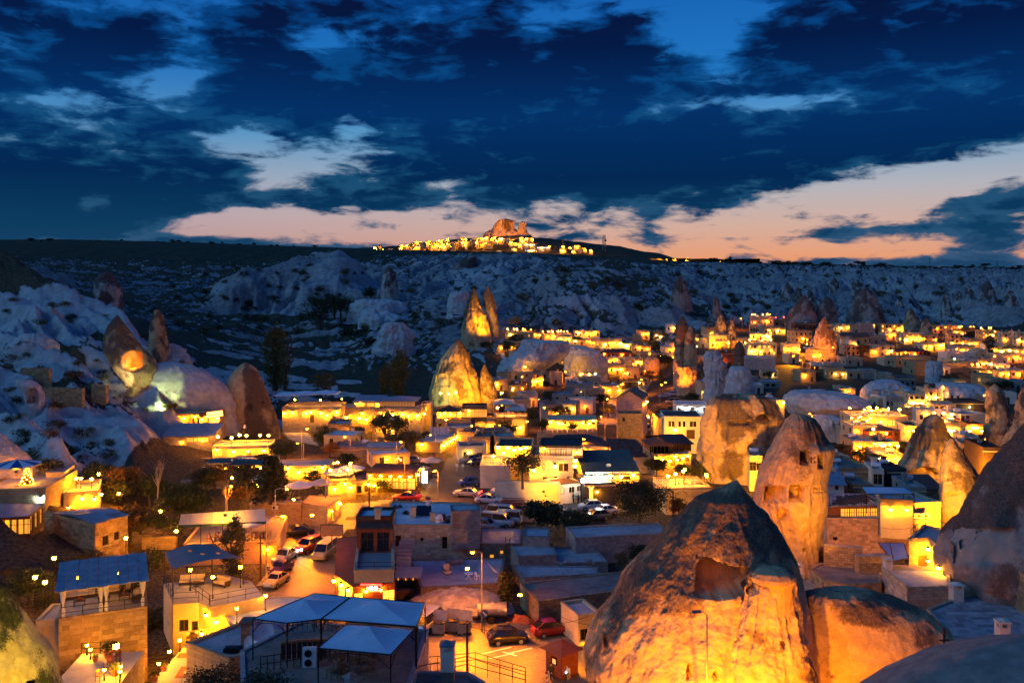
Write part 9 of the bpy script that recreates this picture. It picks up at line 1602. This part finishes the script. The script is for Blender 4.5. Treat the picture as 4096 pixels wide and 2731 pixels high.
for(l,w,x,yb,yt,Y,k)in(('broad dark poplar group at the valley edge','M2',190,660,205,300,dict(kind='poplar',mat='leaf_poplar',wid=1.5,n=4200,leaf=.035)),('tall poplar left of the central cone','M2',1125,735,385,275,dict(kind='poplar',mat='leaf_poplar',wid=1.5,n=3800,leaf=.04)),('shorter poplar beside the tall poplar','M2',1015,735,500,276,dict(kind='poplar',mat='leaf_poplar',wid=1.3,n=2400,leaf=.045)),('slim poplar against the broad group','M2',262,665,340,296,dict(kind='poplar',mat='leaf_poplar',wid=1.1,n=2000,leaf=.04)),('round valley tree behind the long hotel','M2',575,740,535,280,dict(mat='leaf_olive',wid=1.25,n=2600,leaf=.05)),('large courtyard tree before the long hotel','M2',1030,1075,830,212,dict(mat='leaf_green',wid=1.45,n=4200,leaf=.045)),('dark courtyard tree left of the gateway','M2',600,1130,945,205,dict(mat='leaf_green',wid=1.6,n=3800,leaf=.05)),('leafy tree over the lit gateway','M2',1100,1210,1000,190,dict(mat='leaf_olive',wid=1.4,n=3600,leaf=.05)),('small courtyard tree with lamps','M2',790,1100,940,208,dict(mat='leaf_green',wid=1.2)),('dark conifer left of the two white parasols','M2',190,1530,1210,150,dict(kind='fir',mat='leaf_dark',wid=1.5,n=2600)),('garden tree behind the roof terrace house','M2',470,1420,1270,152,dict(mat='leaf_dark',wid=1.3)),('dark hedge tree right of the roof terrace house','M2',1060,1480,1300,150,dict(mat='leaf_dark',wid=1.4,n=2600)),('reddish bush by the lit corner restaurant','M2',1190,1480,1340,150,dict(mat='leaf_red',wid=1.2)),('pale bare tree by the long stone wall','M2',280,1620,1330,134,dict(bare=True,wid=.8)),('garden tree beside the second arcade','M2',1910,1075,950,215,dict(mat='leaf_dark',wid=1.5)),('tree before the white boundary house','M3',170,1410,1110,139,dict(mat='leaf_dark',wid=1.1,n=3400,leaf=.05)),('big dark tree right of the bar','Z3',1050,420,0,119,dict(mat='leaf_dark',wid=1.15,n=5200,leaf=.042)),('dense tree by the orange-lit stone storey','M3',1180,1330,1180,156,dict(mat='leaf_dark',wid=1.4,n=3000)),('tree in front of the lamp-lit terrace stair','M3',1370,1350,1230,160,dict(mat='leaf_dark',wid=1.4)),('small yellow-lit tree before the yellow wall','Z3',1350,330,160,122,dict(mat='leaf_autumn',wid=1.0)),('dark tree in the sunken lot beside the white vans','Z3',310,440,170,124,dict(mat='leaf_dark',wid=1.3,n=3000)),('low dark tree right of the sunken lot','Z3',590,450,260,122,dict(mat='leaf_dark',wid=1.8,n=2600)),('young tree in the shaded yard behind the rubble','Z3',1060,720,510,104,dict(mat='leaf_dark',wid=1.0)),('rusty shrub in the shaded yard','Z3',910,720,560,105,dict(mat='leaf_autumn',wid=.8,n=900)),('ivy-covered post by the long stone house','Z3',40,980,720,92,dict(kind='poplar',mat='leaf_dark',wid=1.6)),('autumn tree glowing beside the rose terrace','M4',710,1200,1080,172,dict(mat='leaf_autumn',wid=1.5,n=2400)),('round autumn tree in the upper village','M4',855,430,330,336,dict(mat='leaf_autumn',wid=1.2)),('tall black cypress in the right village','M4',1812,420,262,335,dict(kind='poplar',mat='leaf_dark',wid=1.5,n=1800,leaf=.05)),('dark grove tree before the glazed restaurant','M4',1195,545,470,300,dict(mat='leaf_dark',wid=1.6)),('dark tree cluster below the dim restaurant','M4',1900,700,590,262,dict(mat='leaf_dark',wid=1.9,n=2400)),('orange-lit tree at the foot of the orange cone','M4',535,400,320,350,dict(mat='leaf_autumn',wid=1.3)),('garden plants by the lamp balustrade','M4',940,1240,1150,164,dict(mat='leaf_olive',wid=1.6)),('willow-like tree right of the small pointed cone','M2',1790,390,300,345,dict(mat='leaf_dark',wid=1.6)),('yellow-lit garden tree under the hotel terrace','M3',110,365,260,345,dict(mat='leaf_olive',wid=1.5)),('bushy tree left of the lumpy knoll','M3',60,400,300,340,dict(mat='leaf_olive',wid=1.4)),('fairy-lit tree in the cleft of the pale hump','M3',458,450,385,316,dict(mat='leaf_green',wid=1.3)),('garden tree below the colonnaded mansion','M3',590,330,270,372,dict(mat='leaf_green',wid=1.3)),('dark tree by the long lit house','M3',655,335,290,374,dict(mat='leaf_dark',wid=1.2)),('lit tree above the roadside parapet','M3',1160,385,290,365,dict(mat='leaf_olive',wid=1.1)),('dark tree mass left of the twin pillars','M3',1250,510,410,330,dict(mat='leaf_dark',wid=1.7,n=2400)),('orange-lit tree before the pink house','M3',1130,620,525,290,dict(mat='leaf_autumn',wid=1.3)),('slim tree by the lane mouth','M3',1222,640,550,285,dict(kind='poplar',mat='leaf_poplar',wid=1.8)),('rounded bush below the windowless grey block','M3',820,890,790,228,dict(mat='leaf_olive',wid=1.4,n=2000)),('dark bush beside the gabled house','M3',760,800,700,246,dict(mat='leaf_dark',wid=1.5)),('orange shrub under the skylight house','M3',380,880,790,226,dict(kind='shrub',mat='leaf_autumn',wid=1.8,n=1500)),('garden trees of the lit restaurant, left','M3',320,990,900,204,dict(mat='leaf_green',wid=1.6)),('garden trees of the lit restaurant, right','M3',540,990,920,204,dict(mat='leaf_dark',wid=1.6)),('dark trees in the hollow behind the lane','M3',1460,770,695,252,dict(mat='leaf_dark',wid=1.8,n=2400)),('shrub hedge before the green-white arcade','M3',1290,830,790,246,dict(kind='shrub',mat='leaf_olive',wid=2.4)),('dark valley thicket left','H1',2150,780,560,None,dict(mat='leaf_dark',wid=1.3,n=2600,leaf=.05)),('dark valley thicket right of the mesa','H1',2290,740,540,None,dict(mat='leaf_dark',wid=1.1,n=2600,leaf=.05)),('dense tree in the side valley','H2',60,720,545,None,dict(mat='leaf_dark',wid=1.6,n=2600,leaf=.05)),('round dark tree among the white boulders','H2',310,590,500,None,dict(mat='leaf_dark',wid=1.4))):
 treeat(l,w,x,yb,yt,Y,**k)
 # cars
for(l,w,x,yb,hd,k)in(('red car driving with headlights on','Z2',440,578,-115,dict(kind='suv',pnt='paint_red',lights=True,group='cars on the street')),('black saloon turning at the corner','Z2',360,462,195,dict(kind='sedan',pnt='paint_black',group='cars on the street')),('cream minibus parked under the billboard','Z2',570,620,-100,dict(kind='van',pnt='paint_cream')),('yellow vintage convertible at the kerb','Z2',200,838,-105,dict(kind='beetle',pnt='paint_cream')),('purple vintage car in the kerb row','Z2',235,740,-105,dict(kind='beetle',pnt='paint_purple')),('silver vintage saloon at the end of the kerb row','Z2',265,650,-105,dict(kind='sedan',pnt='paint_silver')),('red saloon in the shadow of the hedge','Z2',1185,195,170,dict(kind='sedan',pnt='paint_red')),('blue hatchback by the white boundary house','Z2',1655,85,200,dict(kind='hatch',pnt='paint_blue')),('left of two white saloons facing the wall','Z2',1882,135,250,dict(kind='sedan',pnt='paint_white')),('right of two white saloons facing the wall','Z2',1965,148,250,dict(kind='sedan',pnt='paint_white')),('white saloon seen from the side','Z2',1805,215,-12,dict(kind='sedan',pnt='paint_white')),('moving car leaving with red tail lights','Z2',1640,165,165,dict(kind='sedan',pnt='paint_silver',tails=True,lights=False,group='cars on the street')),('white passenger van in the middle of the lot','Z2',1910,330,-10,dict(kind='van',pnt='paint_white')),('white minivan nearest the pale house','Z2',1865,390,-15,dict(kind='van',pnt='paint_white')),('white car half hidden between two vans','Z2',1940,360,-15,dict(kind='hatch',pnt='paint_white')),('pale car under leaves at the lot edge','Z2',1780,410,-20,dict(kind='sedan',pnt='paint_silver')),('grey estate by the white wall','Z3',210,150,215,dict(kind='suv',pnt='paint_grey')),('navy saloon by the white wall','Z3',300,178,215,dict(kind='sedan',pnt='paint_navy')),('white hatchback on the bend','Z3',685,265,190,dict(kind='hatch',pnt='paint_white')),('white saloon below the hatchback on the bend','Z3',785,300,200,dict(kind='sedan',pnt='paint_white')),('silver hatchback behind the cars on the bend','Z3',768,228,200,dict(kind='hatch',pnt='paint_silver')),('dark car parked behind the railing','Z3',735,340,190,dict(kind='hatch',pnt='paint_grey')),('white van cut by the tree shade','Z3',40,370,170,dict(kind='van',pnt='paint_white')),('white jeep at the lit entrance','M2',1790,1110,-5,dict(kind='suv',pnt='paint_white')),('white minivan facing the entrance','M2',1640,1155,250,dict(kind='van',pnt='paint_white')),('pale estate in the square','M2',1660,1232,215,dict(kind='suv',pnt='paint_silver')),('dark car beside the pale estate','M2',1720,1250,215,dict(kind='hatch',pnt='paint_navy')),('black saloon in the entrance row','M2',1790,1165,-5,dict(kind='sedan',pnt='paint_black')),('silver saloon in the entrance row','M2',1785,1140,-5,dict(kind='sedan',pnt='paint_silver')),('dark hatchback last in the entrance row','M2',1800,1190,-5,dict(kind='hatch',pnt='paint_grey')),('grey car behind the brown-roofed restaurant','M2',1240,1230,0,dict(kind='sedan',pnt='paint_silver')),('white minibus on the lane by the twin pillars','M3',1355,705,190,dict(kind='van',pnt='paint_white')),('white pickup on the lane','M3',1295,722,190,dict(kind='suv',pnt='paint_white')),('yellow-lit car on the lane','M3',1240,735,195,dict(kind='sedan',pnt='paint_white')),('pale van parked at the lane corner','M3',1305,782,185,dict(kind='van',pnt='paint_cream')),('small car by the gabled house','M3',1108,912,100,dict(kind='hatch',pnt='paint_white')),('dark van below the gabled house','M3',1110,990,265,dict(kind='van',pnt='paint_grey')),('blue car below the stair-side house','M3',322,770,180,dict(kind='sedan',pnt='paint_silver')),('left car behind the roadside parapet','M3',1090,408,180,dict(kind='sedan',pnt='paint_white')),('middle car behind the roadside parapet','M3',1150,408,180,dict(kind='sedan',pnt='paint_silver')),('right car behind the roadside parapet','M3',1190,408,180,dict(kind='hatch',pnt='paint_grey')),('white van on the hillside road right','M4',445,372,180,dict(kind='van',pnt='paint_white')),('yellow-lit minivan below the hillside van','M4',470,445,185,dict(kind='van',pnt='paint_white')),('white minibus parked below the white cliffs','H2',885,708,0,dict(kind='van',pnt='paint_white')),('dark car beside the minibus below the cliffs','H2',800,690,0,dict(kind='suv',pnt='paint_navy'))):
 carat(l,w,x,yb,hd,z=.16,**k)
px,py=q('Z2',1985,260);g=ground(px,py);R_=empty('farm_trailer',g+Vector((0,0,.15)),-.1);tag(R_,'red farm trailer with slatted sides in the car park','trailer');MB().box(-1.8,1.8,-.9,.9,.6,.75).obj('bed','wood_red',R_)
for z_ in(.85,1.1,1.35):MB().box(-1.8,1.8,-.92,-.88,z_,z_+.12).obj('slat','paint_red',R_);MB().box(-1.8,1.8,.88,.92,z_,z_+.12).obj('slat','paint_red',R_)
for x in(-1,1):
 for y in(-.85,.85):MB().tube((x,y-.1,.38),(x,y+.1,.38),.38,.38,12).obj('wheel','tyre',R_)
def pp(l,w,x,y,rz,pose,mat):
 px,py=q(w,x,y);person(l,ground(px,py)+Vector((0,0,.16)),rz,pose,mat)
pp('left of two people in black meeting on the bend','Z3',552,218,1.57,'reach','p_stand');pp('right of two people in black meeting on the bend','Z3',592,216,-1.57,'reach','p_stand2');pp('left person in pale clothes crossing the square','M2',1563,1300,2.6,'stand','p_white');pp('right person in pale clothes crossing the square','M2',1608,1302,2.6,'stand','p_white')
for i in range(3):pp('%s of three people at the lit entrance'%('left','middle','right')[i],'M2',1575+i*20,1098,.3*i,'stand','p_stand')
pp('pedestrian on the pavement by the dark red car','Z2',1272,180,0,'stand','p_stand2')
# street lamps and flood lighting
for(l,w,x,yb,yt,arm,k)in(('street lamp by the lane with parked vintage cars','Z2',122,845,320,(1.6,.2),{}),('street lamp arching over the street corner','Z2',190,470,105,(1.5,-.4),{}),('tall lamp pole behind the flat orange roof','Z2',570,330,-80,(1.0,.3),{}),('street lamp left of the long hotel garden','M2',390,1200,975,(.9,0),{}),('street lamp at the lane head','M3',1340,655,550,(-1.2,0),{}),('street lamp on the lane below the gabled house','M3',1208,790,640,(.3,0),{}),('street lamp left of the spotted cone','M3',1570,360,250,(1.2,0),{}),('street lamp on the hillside road right','M4',455,415,300,(-1.2,0),{}),('street lamp at the car park corner','M2',1420,1530,1290,(-.3,-.3),{}),('street lamp above the empty lot by the lane','M3',1008,1030,900,(.6,-.4),{})):
 px,pb=q(w,x,yb);g=ground(px,pb);street_lamp(l,g,(H0-q(w,x,yt)[1])/F*g.y,arm,**k)
LIT=[('floodlight on the road edge facing the foreground cone, left',('Z3',1150,2950,51),('Z3',1300,1480,70),52000,(1,.27,.002),76),('floodlight on the road edge facing the foreground cone, right',('Z3',1850,3000,50),('Z3',1780,1480,68),62000,(1,.27,.002),80),('floodlight below the dome and tower',('Z4',500,2950,50),('Z4',330,1420,66),22000,(1,.27,.002),70),('floodlight below the long dome',('Z4',1100,2800,50),('Z4',950,1520,64),13000,SOD,66),('floodlight under the mossy pyramid',('Z1',230,1560,51),('Z1',100,1350,56),5500,(1,.6,.02),130),('floodlight on the pigeon-house cone',('Z4',-30,330,88),('Z4',300,50,98),8500,SOD,110),('second floodlight on the pigeon-house cone',('Z4',640,470,90),('Z4',420,150,98),5500,(1,.36,.02),110),('floodlight on the broad crag, left',('M3',1480,1390,142),('M3',1640,1050,158),42000,(1,.36,.01),110),('floodlight on the broad crag, right',('M3',1780,1380,142),('M3',1850,1100,158),38000,(1,.36,.01),110),('floodlight on the slim yellow cone',('Z4',1420,400,110),('Z4',1500,150,121),40000,YEL,100),('floodlight in the orange hollow',('Z4',1250,130,139),('M4',1330,1350,148),9000,SOD,130),('floodlight right of the central cone',('M2',1700,790,272),('M2',1650,560,290),75000,YEL,80),('floodlight left of the central cone',('M2',1430,760,276),('M2',1450,640,290),7000,(.8,1,.3),90),('floodlight under the small pointed cone',('M2',1830,790,276),('M2',1800,650,290),7000,YEL,80),('floodlight at the slender spire',('H2',1090,790,418),('H2',1045,690,431),60000,YEL,100),('floodlight on the twin pillars',('M3',1360,640,316),('M3',1420,400,333),26000,SOD,90),('floodlight on the orange cone amid the village',('M4',470,390,366),('M4',530,280,384),60000,SOD,100),('floodlight below the spotted cone',('M3',1640,330,405),('M3',1655,230,424),24000,YEL,90),('floodlight on the glowing boulder',('M3',1195,585,372),('M3',1150,490,386),22000,SOD,120),('floodlight in the cleft of the pale hump',('M3',500,590,368),('M3',570,470,385),26000,YEL,90),('floodlight on the orange tuff knob at the left',('M1',120,1290,118),('M1',40,1120,128),4500,SOD,110),('floodlight on the yellow earth bank',('M4',330,420,372),('M4',180,500,350),60000,YEL,130),('floodlight on the hillside road',('M4',430,330,400),('M4',440,440,372),60000,YEL,130),('floodlight on the pink stone wall',('Z4',1180,640,100),('Z4',950,450,112),9000,(1,.33,.05),130),('floodlight before the round ruin',('Z4',420,880,80),('Z4',600,760,88),2200,SOD,140),('floodlight on the vintage car street',('Z2',470,300,118),('Z2',400,640,106),9000,SOD,120),('floodlight on the corner lot',('Z2',330,180,126),('Z2',250,420,118),7000,SOD,130),('floodlight on the foreground road',('Z2',1640,700,92),('Z2',1800,1300,78),22000,SOD,120),('floodlight along the road bottom',('Z3',150,900,86),('Z3',50,1400,78),9000,SOD,130),('floodlight on the lane',('M3',1250,620,292),('M3',1170,800,240),150000,SOD,75),('floodlight on the empty lot below the ruin',('M3',1120,880,226),('M3',950,990,205),60000,SOD,130),('floodlight over the car park',('M2',1480,900,205),('M2',1550,1300,160),5000,(1,.5,.15),110),('floodlight in the hotel courtyard',('M2',800,780,232),('M2',750,1000,214),12000,YEL,130),('floodlight over the awning terrace',('Z1',1700,300,108),('Z1',1700,480,112),2500,WARM,150),('floodlight on the terrace of the yellow hotel',('M4',1050,860,262),('M4',1000,1000,230),34000,YEL,140),('floodlight between slim cone and dark cone',('M4',1700,1300,138),('M4',1690,1180,150),16000,YEL,140),('floodlight over the pergola house wall',('Z1',860,1620,62),('Z1',800,1250,75),1800,WARM,120)]
for(l,a,c,e,col,sp)in LIT:floodlight(l,P(*q(a[0],a[1],a[2]),a[3]),P(*q(c[0],c[1],c[2]),c[3]),e*.85,col,sp,.7,.3)
rn=random.Random(77)
SL=[(300,470),(345,462),(395,470),(430,458),(265,505),(225,520),(350,500),(400,492),(520,470),(575,462),(600,440),(650,440),(540,430),(500,425),(580,405),(640,412),(560,385),(520,392),(690,385),(720,362),(770,345),(840,362),(900,352),(960,362),(1000,372),(820,440),(860,432),(890,448),(940,405),(990,415),(800,372),(740,330),(870,335),(940,338),(1000,345),(606,420),(634,414),(612,402),(640,396),(618,388),(650,382),(632,374),(648,368)]
for(px,py)in SL:  # extra lamps, added to fill dark gaps with amber ground light
 g=ground(px+rn.uniform(-6,6),py);street_lamp('slim amber street lamp added to light the ground between the town houses',g,g.z+rn.uniform(4.5,6.5),(rn.choice((-.8,.8)),rn.uniform(-.6,.3)),'bulb_orange','added slim street lamps',True,.17,9000 if 590<px<660 and py>366 else 3500)
GT=[(150,505),(168,522),(200,500),(215,490),(240,478),(262,470),(285,462),(330,458),(345,470),(410,452),(425,445),(240,505),(258,498),(505,440),(530,425),(560,420),(588,412),(550,402),(520,408),(662,420),(690,410),(700,482),(612,490),(120,500),(100,490),(82,582),(30,604),(130,545),(860,470),(905,462),(830,400),(890,395),(770,380),(950,385)]
for i,(px,py)in enumerate(GT):
 g=ground(px,py);tree('lamp-lit garden tree %s'%('beside the left terraces' if px<270 else 'around the long hotel' if px<440 else 'on the slope left of the lane' if px<600 else 'near the broad crag' if px<720 else 'between houses of the right-hand village'),g,rn.uniform(3.2,5.5),'round',('leaf_green','leaf_olive','leaf_green','leaf_autumn')[i%4],rn.uniform(1.1,1.5),1800,.075,group='lamp-lit garden trees')
